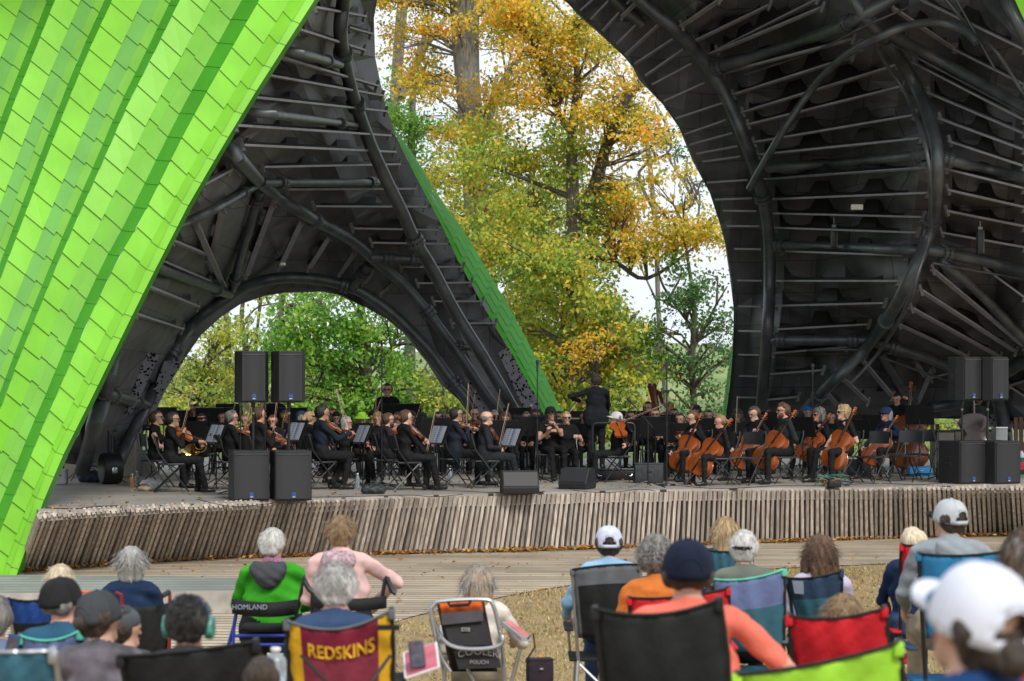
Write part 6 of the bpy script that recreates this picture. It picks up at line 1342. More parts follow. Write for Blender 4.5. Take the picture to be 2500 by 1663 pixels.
# bags, cases, bottles, percussion at the left
def blob_bag(u, v, w_, h, d, mt, lab, name='bag', cat='bag', Y=None, grp=None, z0=STZ, seed=0):
    Y = Y or F * (CZ - z0) / (v - HV); e = empty(name, (xl(u, Y), Y, z0), 0, lab, cat, grp); pr = [((-w_ * .3, 0, h * .38), (w_ * .3, 0, h * .38), h * .42, h * .42, 0, .05, 1, d / h), ((-w_ * .2, -.02, h * .6), (w_ * .05, .02, h * .7), h * .28, h * .25, 0, .05), ((w_ * .2, -.02, h * .5), (w_ * .33, .02, h * .45), h * .26, h * .28, 0, .05)]
    sdf_mesh('shell', pr, .016, [mt], e, lambda X, Y_, Z: (.008 * np.sin(X * 40 + seed) * np.sin(Z * 50 + Y_ * 20)).astype(np.float32)); mb = MB(); mb.tube([(-.08, -d * .3, h * .8), (-.03, -d * .35, h * 1.1), (.05, -d * .35, h * 1.08), (.09, -d * .3, h * .8)], .008, 6); mb.build('handle', M_blackplastic, e); return e
m_bag = mat('black_nylon', (.03, .034, .038), .6, .3, 9, bump=.5, bscale=14)
blob_bag(912, 1206, .40, .17, .26, m_bag, 'crumpled black cloth bag lying in front of the bearded man')
blob_bag(368, 1196, .30, .20, .22, mat('pale_plastic_bag', (.5, .53, .57), .35, .2, 9), 'pale grey plastic bag under the front left chairs'); blob_bag(353, 1199, .22, .10, .18, mat('tan_bag', (.40, .33, .22), .7, .2, 9), 'tan paper bag under the front left chairs')
blob_bag(225, 1178, .5, .22, .25, mat('blue_dark_cloth', (.02, .035, .07), .8, .4, 9), 'dark blue clothes bundle under the percussion table')
def round_case(u, v, r, w_, lab):
    Y = F * (CZ - STZ) / (v - HV); e = empty('drum_case', (xl(u, Y), Y, STZ), R(25), lab, 'case'); M = Matrix.Translation((0, 0, r)) @ Matrix.Rotation(R(90), 4, 'Y'); mb = MB(); mb.lathe([(r * .7, -w_ / 2), (r * .93, -w_ / 2 + .01), (r, -w_ / 2 + .05), (r, w_ / 2 - .05), (r * .93, w_ / 2 - .01), (r * .7, w_ / 2)], 28, M); mb.build('shell', M_blackplastic, e); mb = MB(); mb.box((.0, -r, r * .9), (.09, .03, .10), bev=.01); mb.build('latch', M_chrome, e)
round_case(270, 1182, .26, .34, 'round black hard case standing on the stage at the left')
def keyboard_perc(u, v, w_, h, deg, lab, tubes):
    Y = F * (CZ - STZ) / (v - HV); e = empty('percussion_frame', (xl(u, Y), Y, STZ), R(deg), lab, 'percussion instrument', 'keyboard percussion at the left'); mb = MB(); mb.box((0, 0, h), (w_, .42, .05), bev=.01); mb.build('bar_bed', M_blackmetal, e)
    mb = MB(); mb.box((-.02, .12, h + .055), (w_ * .95, .09, .05), bev=.008); mb.build('note_rail', M_blackplastic, e)
    for sx in (-1, 1):
        for sy in (-1, 1): mb = MB(); mb.tube([(sx * w_ * .42, sy * .16, h), (sx * w_ * .46, sy * .24, .02)], .014, 6); mb.build('leg', M_blackmetal, e)
    mb = MB(); mb.tube([(-w_ * .44, -.2, h * .45), (w_ * .44, -.2, h * .45)], .012, 6); mb.build('crossbar', M_blackmetal, e)
    for i in range(tubes):
        x = -w_ * .4 + w_ * .8 * i / max(1, tubes - 1); mb = MB(); mb.tube([(x, -.08, h - .03), (x, -.08, h - .28 - .30 * abs(math.sin(i * .35)))], .021, 8); mb.build('resonator', mat('resonator', (.42, .44, .46), .35, .1, 9, metal=.6), e)
keyboard_perc(215, 1172, 1.0, .86, 4, 'black keyboard percussion frame nearest the green shell', 0); keyboard_perc(325, 1160, .9, .84, -6, 'vibraphone with silver resonator tubes behind the ponytailed woman', 9); keyboard_perc(170, 1166, .7, .82, 8, 'small dark percussion frame half hidden by the green shell', 0)
music_stand((xl(266, 35.8), 35.8, STZ), R(150), 'black music stand tilted above the percussion at far left', 1.5, 38); music_stand((xl(190, 36.5), 36.5, STZ), R(170), 'dark music stand almost hidden by the green shell', 1.26, 20)
def boxy(name, u, v, w_, d, h, deg, mt, lab, cat, mt2=None, z0=STZ, Y=None, grp=None):
    Y = Y or F * (CZ - z0) / (v - HV); e = empty(name, (xl(u, Y), Y + d / 2, z0), R(deg), lab, cat, grp); mb = MB(); mb.box((0, 0, h / 2), (w_, d, h), bev=min(.02, h * .08)); mb.build('body', mt, e)
    mb = MB(); mb.box((0, 0, h + .002), (w_ * 1.01, d * 1.01, h * .05 + .004), bev=.003); mb.build('lid', mt2 or mt, e)
    mb = MB(); mb.box((0, -d / 2 - .008, h * .62), (w_ * .16, .014, h * .09), bev=.004); mb.build('latch', M_chrome if mt2 else (mt2 or M_blackplastic), e); return e
m_tan = mat('tan_board', (.33, .30, .25), .7, .15, 3)
boxy('power_cabinet', 297, 1108, .62, .3, .98, -16, mat('grey_cabinet', (.20, .20, .20), .5, .12, 3), 'grey electrical cabinet leaning against the left shell leg', 'cabinet', Y=38.2)
boxy('storage_box', 240, 1140, 1.3, .5, .75, 0, m_tan, 'beige storage box behind the percussion frames', 'box', Y=38.0)
boxy('carton', 147, 1183, .19, .2, .24, 0, mat('lilac_white', (.60, .57, .64), .6), 'small white box beside the green shell foot', 'box'); boxy('flight_case', 2306, 1142, .38, .5, .72, 0, m_tan, 'tan flight case with black lid behind the empty chairs', 'case', M_blackplastic, Y=41.5)
boxy('flight_case', 2400, 1142, 1.1, .5, .72, 0, m_tan, 'wide tan flight case with black lid behind the right subwoofers', 'case', M_blackplastic, Y=42.2); boxy('flight_case', 2446, 1140, .23, .4, .80, 0, mat('white_case', (.6, .6, .58), .5), 'white case standing behind the right speaker pole', 'case', M_chrome, Y=41)
boxy('equipment_bag', 1585, 1180, .48, .3, .32, 0, m_bag, 'black square equipment bag right of the podium', 'bag'); boxy('crate', 2249, 1168, .42, .3, .16, 0, mat('blue_plastic', (.02, .22, .50), .45), 'bright blue plastic crate under the empty chairs', 'crate', mat('blue_plastic', (.02, .22, .5)), Y=38.2)
boxy('stage_box', 2038, 1190, .20, .16, .10, 8, M_blackmetal, 'small black cable box with a tangle of leads in front of the cellos', 'cable box'); boxy('instrument_case', 2100, 1176, .4, .3, .30, 0, m_bag, 'black instrument case behind the empty chair', 'case', Y=38)
def bottle(u, v, h, mt, lab, z0=STZ, Y=None, s=1):
    Y = Y or F * (CZ - z0) / (v - HV); e = empty('bottle', (xl(u, Y), Y, z0), 0, lab, 'bottle', 'drink bottles'); mb = MB(); mb.lathe([(.03 * s, 0), (.036 * s, .01), (.036 * s, h * .62), (.03 * s, h * .74), (.014 * s, h * .86), (.014 * s, h * .93)], 14); mb.build('body', mt, e); mb = MB(); mb.lathe([(.017 * s, h * .92), (.017 * s, h), (.012 * s, h + .002)], 12); mb.build('cap', M_white, e)
m_pet = mat('clear_plastic', (.62, .72, .78), .12, .1, 9, trans=.7)
bottle(334, 1186, .24, m_pet, 'clear water bottle with blue label left of the front chair'); bottle(873, 1192, .24, m_pet, 'clear water bottle under the grey haired viola player'); bottle(1099, 1175, .22, m_pet, 'clear water bottle under the blue suited violinist'); bottle(2291, 1171, .30, mat('green_glass', (.03, .22, .02), .15, .1, 9, trans=.3), 'green bottle left of the right subwoofers', s=1.2)
bottle(323, 1190, .22, mat('amber', (.45, .2, .06), .3), 'amber bottle beside the water bottle at the left')
# fences behind the stage at the right
def fence(u0, u1, Y, h, lab):
    x0, x1 = xl(u0, Y), xl(u1, Y); e = empty('wood_fence', (x0, Y, STZ), 0, lab, 'fence', 'brown board fences behind the stage'); mb = MB(); n = max(2, int((x1 - x0) / .1))
    for i in range(n): mb.box((.05 + i * .1, 0, h / 2), (.075, .03, h))
    mb.build('boards', mat('fence_board', (.17, .10, .065), .85, .3, 3, stretch=(5, 5, .6), rand=.25), e, smooth=False); mb = MB(); mb.box(((x1 - x0) / 2, .03, h * .8), (x1 - x0, .03, .08)); mb.box(((x1 - x0) / 2, .03, h * .2), (x1 - x0, .03, .08)); mb.build('cross_rail', MC['fence_board'], e, smooth=False)
fence(2474, 2620, 41.5, 1.0, 'brown board fence at the right end of the stage'); fence(2270, 2282, 42.5, .85, 'narrow brown board fence behind the bassist')
def pouf():
    Y = 39; e = empty('cooler', (xl(2494, Y), Y, STZ), 0, 'round green and red cooler at the right end of the stage', 'cooler'); mb = MB(); mb.lathe([(.12, 0), (.17, .06), (.18, .16), (.15, .27), (.06, .31)], 20); mb.build('body', mat('dark_green_plastic', (.01, .12, .07), .4), e); mb = MB(); mb.lathe([(.075, 0), (.07, .02), (.02, .022)], 18, Matrix.Translation((-.04, -.175, .16)) @ Matrix.Rotation(R(90), 4, 'X')); mb.build('red_disc', mat('red_disc', (.6, .03, .05), .5), e); mb = MB(); mb.lathe([(.05, 0), (.045, .08), (.02, .13)], 12, Matrix.Translation((0, 0, .3))); mb.build('white_top', M_white, e)
pouf()
# cables
for pts, lab in (([(112, 1240), (180, 1242), (240, 1237), (290, 1236), (300, 1246)], 'thick black cable along the stage edge at far left'), ([(480, 1218), (560, 1236), (640, 1232), (700, 1222)], 'thin cable curling in front of the left subwoofers'), ([(760, 1214), (870, 1212), (1000, 1209), (1060, 1213), (1130, 1207)], 'thin cable running right along the edge from the left subwoofers'), ([(1000, 1195), (1150, 1200), (1240, 1204), (1330, 1200)], 'cable behind the left wedge monitor'), ([(1400, 1197), (1480, 1203), (1560, 1195), (1600, 1199)], 'cable running right from the podium wedge monitor'), ([(1640, 1184), (1760, 1193), (1900, 1186), (2030, 1186)], 'cable running below the cellos'), ([(2050, 1184), (2150, 1180), (2230, 1183), (2300, 1180)], 'cable running to the right subwoofers')):
    cable([G(u, v, STZ + .008) for u, v in pts], lab, .008 if 'thick' in lab else .005)
for i in range(7):
    cc = [(.02, .02, .02), (.4, .35, .05), (.03, .3, .1), (.45, .12, .03), (.02, .02, .02), (.1, .3, .35), (.02, .02, .02)][i]; p = G(2038, 1188, STZ)
    cn = ['thin black', 'yellow', 'green', 'red', 'second black', 'teal', 'third black'][i]
    cable([p + Vector((rr.uniform(-.3, .3), rr.uniform(-.2, .3), .008 if j in (0, 4) else rr.uniform(.02, .18))) for j in range(5)], cn + ' lead tangled at the small black cable box', .005, mat('lead_%d' % i, cc, .5), 'tangled leads at the cable box')
# ================================================================== the audience
AG = 'listeners seated in front of the stage'
def aud(u, v, Y, label, s=1.0, tall=1.0, deg=0, arms=None, hz=None, **k):
    g = lawn_z(Y); hd = P(u, v, Y); seat = (hd.z - g) / s - .07 - .44 * tall - .185; seat = max(.16, min(.66, seat)); s2 = (hd.z - g) / (seat + .07 + .44 * tall + .185)
    rz = R(deg); f = Vector((-math.sin(rz), math.cos(rz), 0)); loc = Vector((hd.x, Y, g)) - f * .02; L = lambda q: tolocal(q, loc, rz, s2)
    if arms:
        for key, (a, b, dy) in arms.items(): k[key] = L(P(a, b, Y + dy))
    return person('person', tuple(loc), rz, label, s=s2, tall=tall, seat=seat, group=AG, res=k.pop('res', .014), **k)
def strands(Hh, col_, n, length, seed, parent, spread=1.0, down=.6, name='hair_strands', z0=-.06):
    """loose fine locks over the back of a head"""
    rr = random.Random(seed); mb = MB()
    for _ in range(n):
        a = rr.uniform(-2.6, 2.6); e = rr.uniform(-.35, 1.5); r0 = .094 * spread
        d0 = Vector((math.sin(a) * math.cos(e), -math.cos(a) * math.cos(e), math.sin(e)))
        if d0.y > .55: continue
        p = Vector((0, -.025, .045)) + Vector((d0.x * r0, d0.y * r0 * 1.02, d0.z * r0 * .98)); tg = Vector((d0.x * .5 + rr.gauss(0, .25), d0.y * .3 + rr.gauss(0, .2), -down + rr.gauss(0, .2))).normalized()
        sd = d0.cross(tg).normalized() * rr.uniform(.0012, .0030); L = length * rr.uniform(.5, 1.2); q = [p, p + tg * L * .5 + d0 * .004, p + tg * L + d0 * rr.uniform(-.004, .010)]
        w = [Hh(*(c)) for c in q]; s1 = Vector(Hh(*(p + sd))) - Vector(w[0]); w = [Vector(c) for c in w]
        mb.add([w[0] - s1, w[0] + s1, w[1] + s1 * .8, w[1] - s1 * .8, w[2]], [(0, 1, 2, 3), (3, 2, 4)])
    mb.build(name, hm(col_), parent)
def fabric(name, c, var=.14, rough=.75): return mat('fabric_' + name, c, rough, var, 5, bump=.7, bscale=7, spec=.3)
F_BLK = fabric('black', (.012, .013, .014)); F_GRY = fabric('grey', (.11, .115, .125)); F_NVY = fabric('navy', (.02, .045, .09)); F_TEAL = fabric('teal', (.035, .12, .17)); F_SLATE = fabric('slate_blue', (.12, .16, .31)); F_RED = fabric('red', (.50, .012, .022)); F_LIME = fabric('lime', (.30, .60, .04)); F_MAR = fabric('maroon', (.19, .012, .035)); F_MARM = fabric('maroon_mesh', (.24, .035, .06)); F_GOLD = fabric('gold', (.72, .40, .02)); F_ROY = fabric('royal', (.01, .05, .22)); F_MINT = fabric('mint', (.10, .50, .36)); F_ORG = fabric('orange', (.72, .13, .02))
M_ALU = mat('brushed_tube', (.42, .43, .45), .35, .1, 9, metal=.8); M_PST = mat('black_tube', (.02, .021, .023), .35, .1, 9, metal=.4)
def back_panel(TL, TR, BR, BL, Y, sag, bands, e, bow_=.05, nx=16, ny=12, side=None, wr=.013, topc=None, name='backrest'):
    """cloth back: bands = [(share of the height, material)]; side = (share, material) for the outer strips"""
    mats = [b[1] for b in bands] + ([side[1]] if side else []); mb = MB(); k = Y / F
    def pt(i, j):
        t, s = i / nx, j / ny; a = (TL[0] * (1 - t) + TR[0] * t, TL[1] * (1 - t) + TR[1] * t + sag * 4 * t * (1 - t)); b = (BL[0] * (1 - t) + BR[0] * t, BL[1] * (1 - t) + BR[1] * t)
        c = (a[0] * (1 - s) + b[0] * s, a[1] * (1 - s) + b[1] * s)
        return P(c[0], c[1], Y - bow_ * 4 * t * (1 - t) * (.4 + .6 * math.sin(min(1, s * 1.3) * 2)) + .10 * (s) + wr * math.sin(t * 23 + s * 9) * math.sin(s * 11 + t * 4))
    def mf(i, j):
        s = (j + .5) / ny; acc = 0; m = len(bands) - 1; t = (i + .5) / nx
        for q, b in enumerate(bands):
            acc += b[0]
            if s < acc: m = q; break
        return len(mats) - 1 if side and (t < side[0] or t > 1 - side[0]) and (len(side) < 3 or s > side[2]) else m
    mb.grid([[pt(i, j) for i in range(nx + 1)] for j in range(ny + 1)], mf)
    o = mb.build(name, mats, e, world=True); md = o.modifiers.new('t', 'SOLIDIFY'); md.thickness = .006; return pt
def camp_chair(label, TL, TR, BR, BL, Y, sag, bands, trim=None, post=None, side=None, arms=True, legs=True, armm=None, seatm=None, bow_=.05, tag_=None):
    post = post or M_PST; k = Y / F; c = P((TL[0] + TR[0]) / 2, HV, Y); g = lawn_z(Y); e = empty('camp_chair', (c.x, Y, g), 0, label, 'chair', 'folding camp chairs in the audience')
    pt = back_panel(TL, TR, BR, BL, Y, sag, bands, e, bow_, side=side)
    nx = 16
    tm = MB(); tm.tube([pt(i, 0) + Vector((0, -.004, .002)) for i in range(nx + 1)], .007, 5); tm.build('top_trim', trim or F_BLK, e, world=True)
    sz = g + .40
    for i, (A, B) in enumerate(((TL, BL), (TR, BR))):
        a = P(A[0], A[1], Y) + Vector((0, .01, .0)); b = P(B[0], B[1], Y + .1); d = (b - a).normalized(); z1 = max(sz - .05, b.z) if b.z > sz else b.z
        sx = -1 if i == 0 else 1
        mb = MB(); mb.tube([a + Vector((0, 0, .01)), a.lerp(b, .5) + Vector((.006 * sx, .01, 0)), Vector((b.x, Y + .12, min(b.z, sz)))], .013, 7); mb.build('post', post, e, world=True)
        cap = MB(); cap.box(a + Vector((0, -.004, -.02)), (.034, .022, .05), bev=.008); cap.build('corner_pocket', trim or bands[0][1], e, world=True)
        if legs:
            mb = MB(); mb.tube([(b.x, Y + .12, sz), (b.x + sx * .03, Y - .02, g + .01)], .012, 6); mb.build('leg', post, e, world=True)
            mb = MB(); mb.tube([(b.x, Y + .55, sz), (b.x + sx * .03, Y + .62, g + .01)], .012, 6); mb.build('leg', post, e, world=True)
            mb = MB(); mb.tube([(b.x, Y + .12, sz - .02), (c.x - (b.x - c.x) * .9, Y + .0, g + .04)], .010, 6); mb.build('cross_brace', post, e, world=True)
        if arms:
            zz = sz + .22; x = max(abs(a.x - c.x), abs(b.x - c.x)) * sx + c.x; mb = MB(); mb.box((x + .02 * sx, Y + .30, zz), (.065, .46, .02), bev=.008); mb.build('armrest', armm or F_BLK, e, world=True)
            mb = MB(); mb.tube([(x + .02 * sx, Y + .50, zz), (x, Y + .55, sz)], .011, 6); mb.build('arm_post', post, e, world=True)
    mb = MB(); hw = abs(BR[0] - BL[0]) / 2 * k + .02; mb.box((c.x, Y + .34, sz), (hw * 2, .44, .02), bev=.006); mb.build('seat', seatm or bands[-1][1], e, world=True)
    return e, pt
NB = cloth('navy_fleece', (.008, .022, .06), .25); JG = cloth('bright_green', (.035, .30, .012), .15); PK = cloth('pink_satin', (.66, .44, .42), .12); WH = cloth('cream', (.60, .56, .50), .12); LB = cloth('light_blue', (.24, .42, .60), .12); CO = cloth('coral', (.72, .16, .11), .1); GH = cloth('grey_hoodie', (.24, .27, .29), .12); TL_ = cloth('deep_teal', (.02, .08, .14), .2); SAGE = cloth('sage', (.13, .15, .12), .15); FLO = mat('cloth_floral', (.30, .50, .66), .8, .1, 26, c2=(.62, .36, .50)); TIE = mat('cloth_tie_dye', (.05, .045, .055), .9, .1, 9, c2=(.16, .14, .17)); DK = cloth('denim', (.03, .06, .13), .2); KH = cloth('khaki', (.30, .25, .17), .15)
F_MESH = mat('white_mesh', (.52, .55, .66), .7, .12, 30); PLAID = mat('cloth_plaid', (.30, .02, .04), .8, .2, 60, c2=(.22, .2, .3))
e, Hh = aud(322, 1380, 16, 'woman with shaggy grey hair and dark blue fleece in a wheelchair', hair='shag', hc='grey', top=NB, female=True, wide=1.1); strands(Hh, 'grey', 900, .10, 1, e, 1.06)
e, Hh = aud(667, 1334, 15.6, 'white haired man in a bright green jacket with grey hood on a walking frame seat', hair='short', hc='white', top=JG, wide=1.32, w=1.12, turn=.35, nod=.2, skin='red', collar=PLAID, poleL=(-1, -.3, -.45), poleR=(1, -.3, -.45)); strands(Hh, 'white', 500, .035, 2, e)
def hood(u, v, Y, mt, par, w=.17, h=.13):
    c = P(u, v, Y) - Vector(par.location); sdf_mesh('hood', [((c.x - w * .5, c.y, c.z + h * .25), (c.x + w * .5, c.y, c.z + h * .25), .055, .055, 0, .04), ((c.x - w * .3, c.y - .02, c.z - h * .1), (c.x + w * .3, c.y - .02, c.z - h * .1), .06, .06, 0, .04), ((c.x, c.y - .035, c.z - h * .5), (c.x, c.y - .04, c.z - h * .55), .06, .045, 0, .05)], .012, [mt], par, lambda X, Y_, Z: (.006 * np.sin(X * 60 + Z * 30) * np.sin(Z * 55)).astype(np.float32))
GHD = cloth('charcoal_hood', (.05, .052, .06), .2)
e.scale = e.scale; hood(655, 1400, 15.45, GHD, e)
e, Hh = aud(834, 1306, 14.8, 'woman with short auburn hair in a pale pink satin jacket on a walking frame seat', hair='short', hc='sandy', top=PK, female=True, wide=1.22, w=1.08, turn=.1, skin='fair', arms={'handR': (925, 1462, .28)}, poleR=(1, -.1, .05)); strands(Hh, 'sandy', 1300, .045, 3, e, 1.06)
hood(826, 1372, 14.68, mat('cloth_tartan', (.22, .12, .16), .8, .3, 45, c2=(.55, .42, .45)), e, .13, .09)
e, Hh = aud(821, 1437, 10.1, 'silver haired man in a navy shirt sitting in the maroon and gold chair', hair='short', hc='white', top=DK, skin='red', w=1.05, res=.012); strands(Hh, 'grey', 1100, .035, 4, e)
e, Hh = aud(1167, 1424, 14.6, 'woman with long straight ash blonde hair and white hooded top in the beach chair', hair='long', hc='blond', top=WH, pants=KH, female=True, arms={'handR': (1262, 1560, .35)}); strands(Hh, 'grey', 700, .16, 5, e, 1.02, 1.2)
e, Hh = aud(1486, 1330, 15.5, 'man in white mesh cap and light blue shirt in the grey and black chair', hair='short', hc='dark', hat=('trucker', F_MESH), top=LB, pants=DK, w=1.1, skin='fair', arms={'handL': (1385, 1500, .3)})
e, Hh = aud(1600, 1368, 13.5, 'person with short curly grey hair in an orange top sitting in the red chair', hair='afro', hc='salt', top=cloth('orange_top', (.55, .16, .03)), skin='brown', female=True); strands(Hh, 'grey', 900, .04, 6, e, 1.15, .1)
e, Hh = aud(1678, 1402, 8.4, 'man in a dark navy baseball cap and coral polo shirt in the large black chair', hair='fringe', hc='dark', hat=('cap', (.006, .010, .028)), top=CO, pants=KH, sleeve=.42, w=1.22, wide=1.2, skin='red', res=.011, arms={'handR': (1846, 1700, .22)}, poleR=(1, -.3, -.3))
e, Hh = aud(1770, 1302, 17, 'woman with straight honey blonde hair in the small dark teal chair', hair='long', hc='blond', top=TL_, female=True); strands(Hh, 'blond', 800, .15, 7, e, 1.03, 1.2)
e, Hh = aud(1817, 1342, 14, 'white haired man wearing a black visor strap and sage green shirt', hair='short', hc='white', hat=('band', (.01, .01, .011)), top=SAGE, w=1.08, wide=1.1, turn=.2, skin='red'); strands(Hh, 'white', 700, .04, 8, e, .93)
e, Hh = aud(2001, 1357, 15, 'woman with dark brown curly bob and pastel floral top', hair='curly', hc='brown', top=FLO, female=True, wide=1.1); strands(Hh, 'brown', 900, .09, 9, e, 1.08, .6)
e, Hh = aud(2057, 1508, 9.9, 'child whose brown hair shows above the red chair', s=.85, hair='bob', hc='brown', top=cloth('plum', (.12, .05, .09)), res=.012); strands(Hh, 'sandy', 900, .07, 10, e, 1.03)
e, Hh = aud(2322, 1272, 13.2, 'man in pale mesh cap and grey hooded jacket bending left', hair='short', hc='dark', hat=('trucker', mat('pale_cap', (.42, .45, .47), .7, .12, 12), cloth('black_brim', (.01, .01, .012))), top=GH, pants=KH, w=1.22, wide=1.25, tall=1.1, turn=-.55, lean=.12, arms={'handL': (2210, 1480, .35)}); hood(2345, 1352, 12.95, GH, e, .20, .12)
e, Hh = aud(2226, 1328, 15, 'blond child in dark navy sitting in the red folding chair', s=.82, hair='short', hc='platinum', top=NB, turn=-.5, skin='fair', pants=DK, arms={'handL': (2165, 1490, .3)})
e, Hh = aud(2376, 1528, 4.5, 'woman in a large white mesh cap and dark blue top closest to the camera', hair='capbun', hc='dark', hat=('trucker', mat('white_cap', (.62, .65, .74), .75, .06, 9)), top=cloth('blue_top', (.01, .05, .16)), female=True, res=.010, turn=-.5, nod=-.2, skin='light')
e, Hh = aud(2505, 1362, 9, 'woman with long grey brown hair and red top at the right edge', hair='long', hc='salt', top=cloth('brick_red', (.35, .02, .02)), female=True, res=.012); strands(Hh, 'brown', 600, .16, 12, e, 1.03, 1.2)
e, Hh = aud(150, 1420, 13.6, 'small girl with a pale blonde ponytail at the left', s=.85, hair='ponytail', hc='platinum', top=cloth('grey_tee', (.35, .35, .37)), female=True, skin='fair', turn=.3); strands(Hh, 'platinum', 500, .06, 13, e)
e, Hh = aud(155, 1474, 11, 'man in a black cap with orange front and teal shirt at the left', hair='fringe', hc='salt', hat=('cap', (.012, .013, .015), cloth('orange_brim', (.75, .12, .03))), top=TL_, w=1.15, wide=1.1, turn=.7, skin='red', res=.012)
e, Hh = aud(246, 1513, 10, 'person with dark hair in a low bun under a charcoal cap and tie dyed shirt', hair='bun', hc='dark', hat=('cap', (.045, .05, .055)), top=TIE, w=1.1, turn=.6, res=.012, skin='light')
e, Hh = aud(306, 1540, 10.8, 'child in a plain grey cap beside the charcoal capped person', s=.8, hair='short', hc='dark', hat=('beanie', (.075, .08, .09)), top=cloth('slate_tee', (.06, .06, .07)), turn=.8, res=.012)
e, Hh = aud(463, 1524, 8.9, 'child with close cropped black hair wearing colourful ear defenders', s=.92, hair='short', hc='black', skin='brown', hat=('headphones', mat('ear_cup_print', (.02, .10, .14), .35, .1, 30, c2=(.10, .42, .30), coat=.5)), top=cloth('dark_tee', (.03, .03, .035)), res=.010, turn=.12); strands(Hh, 'black', 1500, .016, 14, e, 1.0, .2)
e, Hh = aud(-12, 1512, 11, 'person in a grey blue shirt cut off by the left edge', hair='short', hc='salt', top=cloth('grey_blue', (.12, .16, .24)), res=.014)
e, Hh = aud(640, 1660, 8.0, 'child in a bright red top low beside the black chair', s=.7, hair='short', hc='dark', top=cloth('scarlet', (.75, .03, .02)), res=.014)
# chairs
camp_chair('royal blue and black camp chair at far left behind the blonde girl', (19, 1461), (125, 1459), (122, 1560), (40, 1565), 12.8, 8, [(.55, F_ROY), (.45, F_BLK)], post=M_ALU)
camp_chair('slate blue camp chair with mint edging behind the black capped man', (48, 1552), (194, 1541), (200, 1690), (60, 1700), 10.3, 18, [(1, F_SLATE)], trim=F_MINT)
camp_chair('dark teal camp chair with pale grey rim in the bottom left corner', (-90, 1592), (128, 1590), (142, 1740), (-80, 1740), 7.2, 2, [(1, F_TEAL)], trim=M_ALU, post=M_ALU)
camp_chair('wide black camp chair behind the child with ear defenders', (293, 1603), (624, 1566), (650, 1760), (330, 1770), 8.1, 6, [(1, F_BLK)])
e, pt = camp_chair('maroon and gold team camp chair with yellow lettering', (700, 1516), (955, 1489), (956, 1700), (716, 1705), 9.55, 34, [(.42, F_MAR), (.58, F_MARM)], side=(.14, F_GOLD), trim=F_GRY, bow_=.03)
def wrap_text(txt, e, pt, t0, t1, s0, hgt, mt, name='lettering', lift=.012, arc=0):
    """letters laid on the cloth, following its curve"""
    cu = bpy.data.curves.new(name, 'FONT'); cu.body = txt; cu.size = 1; cu.extrude = .02; cu.offset = .022; cu.resolution_u = 3; o = bpy.data.objects.new('t', cu); col.objects.link(o); me = bpy.data.meshes.new_from_object(o.evaluated_get(bpy.context.evaluated_depsgraph_get())); bpy.data.objects.remove(o); me.name = name
    xs = [v.co.x for v in me.vertices]; x0, x1 = min(xs), max(xs); off = Vector(e.location)
    for v in me.vertices:
        q = (v.co.x - x0) / (x1 - x0); t = t0 + (t1 - t0) * q; s = s0 - v.co.y * hgt + arc * 4 * q * (1 - q); i, j = t * 16, s * 12; v.co = pt(i, j) + Vector((0, -lift - v.co.z * .02, 0)) - off
    return link(name, me, mt, e, False)
wrap_text('REDSKINS', e, pt, .19, .84, .40, .26, F_GOLD, arc=.03)
for pts in (((735, 1600), (800, 1668)), ((953, 1600), (905, 1668))):
    mb = MB(); mb.tube([P(*pts[0], 9.45), P(*pts[1], 9.4)], .008, 6); mb.build('strap', M_PST, e, world=True)
mb = MB(); mb.box(P(948, 1532, 9.5), (.10, .03, .022)); mb.build('strap_clip', M_PST, e, world=True)
camp_chair('tall grey and black camp chair with silver legs', (1397, 1391), (1562, 1378), (1575, 1562), (1412, 1558), 15.0, -4, [(.27, F_GRY), (.73, F_BLK)], post=M_ALU, side=(.05, F_GRY), bow_=.06)
camp_chair('large black camp chair behind the coral shirt', (1453, 1487), (1756, 1464), (1790, 1740), (1490, 1750), 7.7, 26, [(1, F_BLK)])
camp_chair('red camp chair mostly hidden behind the coral shirt', (1536, 1460), (1778, 1436), (1780, 1600), (1550, 1600), 12.7, 10, [(1, F_RED)], armm=F_RED)
camp_chair('teal and slate camp chair with mint green edging', (1734, 1414), (1915, 1390), (1912, 1588), (1785, 1592), 13.4, 12, [(.42, F_SLATE), (.58, F_TEAL)], trim=F_MINT, armm=F_GRY, post=M_PST)
camp_chair('small dark teal camp chair of the honey blonde woman', (1727, 1343), (1797, 1346), (1795, 1430), (1735, 1430), 16.4, 3, [(1, F_TEAL)])
e, pt = camp_chair('navy and teal camp chair with a white label on its back', (1918, 1411), (2055, 1394), (2052, 1512), (1948, 1516), 14.4, 8, [(.5, F_NVY), (.5, F_TEAL)]); 
mb = MB(); mb.quad(pt(1.6, .5) + Vector((0, -.02, 0)), pt(1.3, 4.2) + Vector((0, -.02, 0)), pt(4.2, 4.4) + Vector((0, -.02, 0)), pt(4.8, .6) + Vector((0, -.02, 0))); mb.build('care_label', M_paper, e, world=True)
camp_chair('red camp chair with black trim in front of the hidden child', (1927, 1504), (2160, 1484), (2172, 1640), (1944, 1640), 9.4, 16, [(1, F_RED)], armm=F_RED)
camp_chair('lime green camp chair with black edging at the bottom', (1800, 1648), (2195, 1570), (2210, 1790), (1830, 1800), 6.9, 12, [(1, F_LIME)])
camp_chair('bright blue camp chair of the man in the grey hooded jacket', (2243, 1352), (2452, 1346), (2440, 1560), (2262, 1560), 12.6, 8, [(1, fabric('blue', (.015, .14, .30)))], armm=F_NVY)
camp_chair('red camp chair with long red armrests of the blond child', (2202, 1330), (2262, 1326), (2262, 1440), (2200, 1440), 14.7, 4, [(1, F_RED)], armm=F_RED)
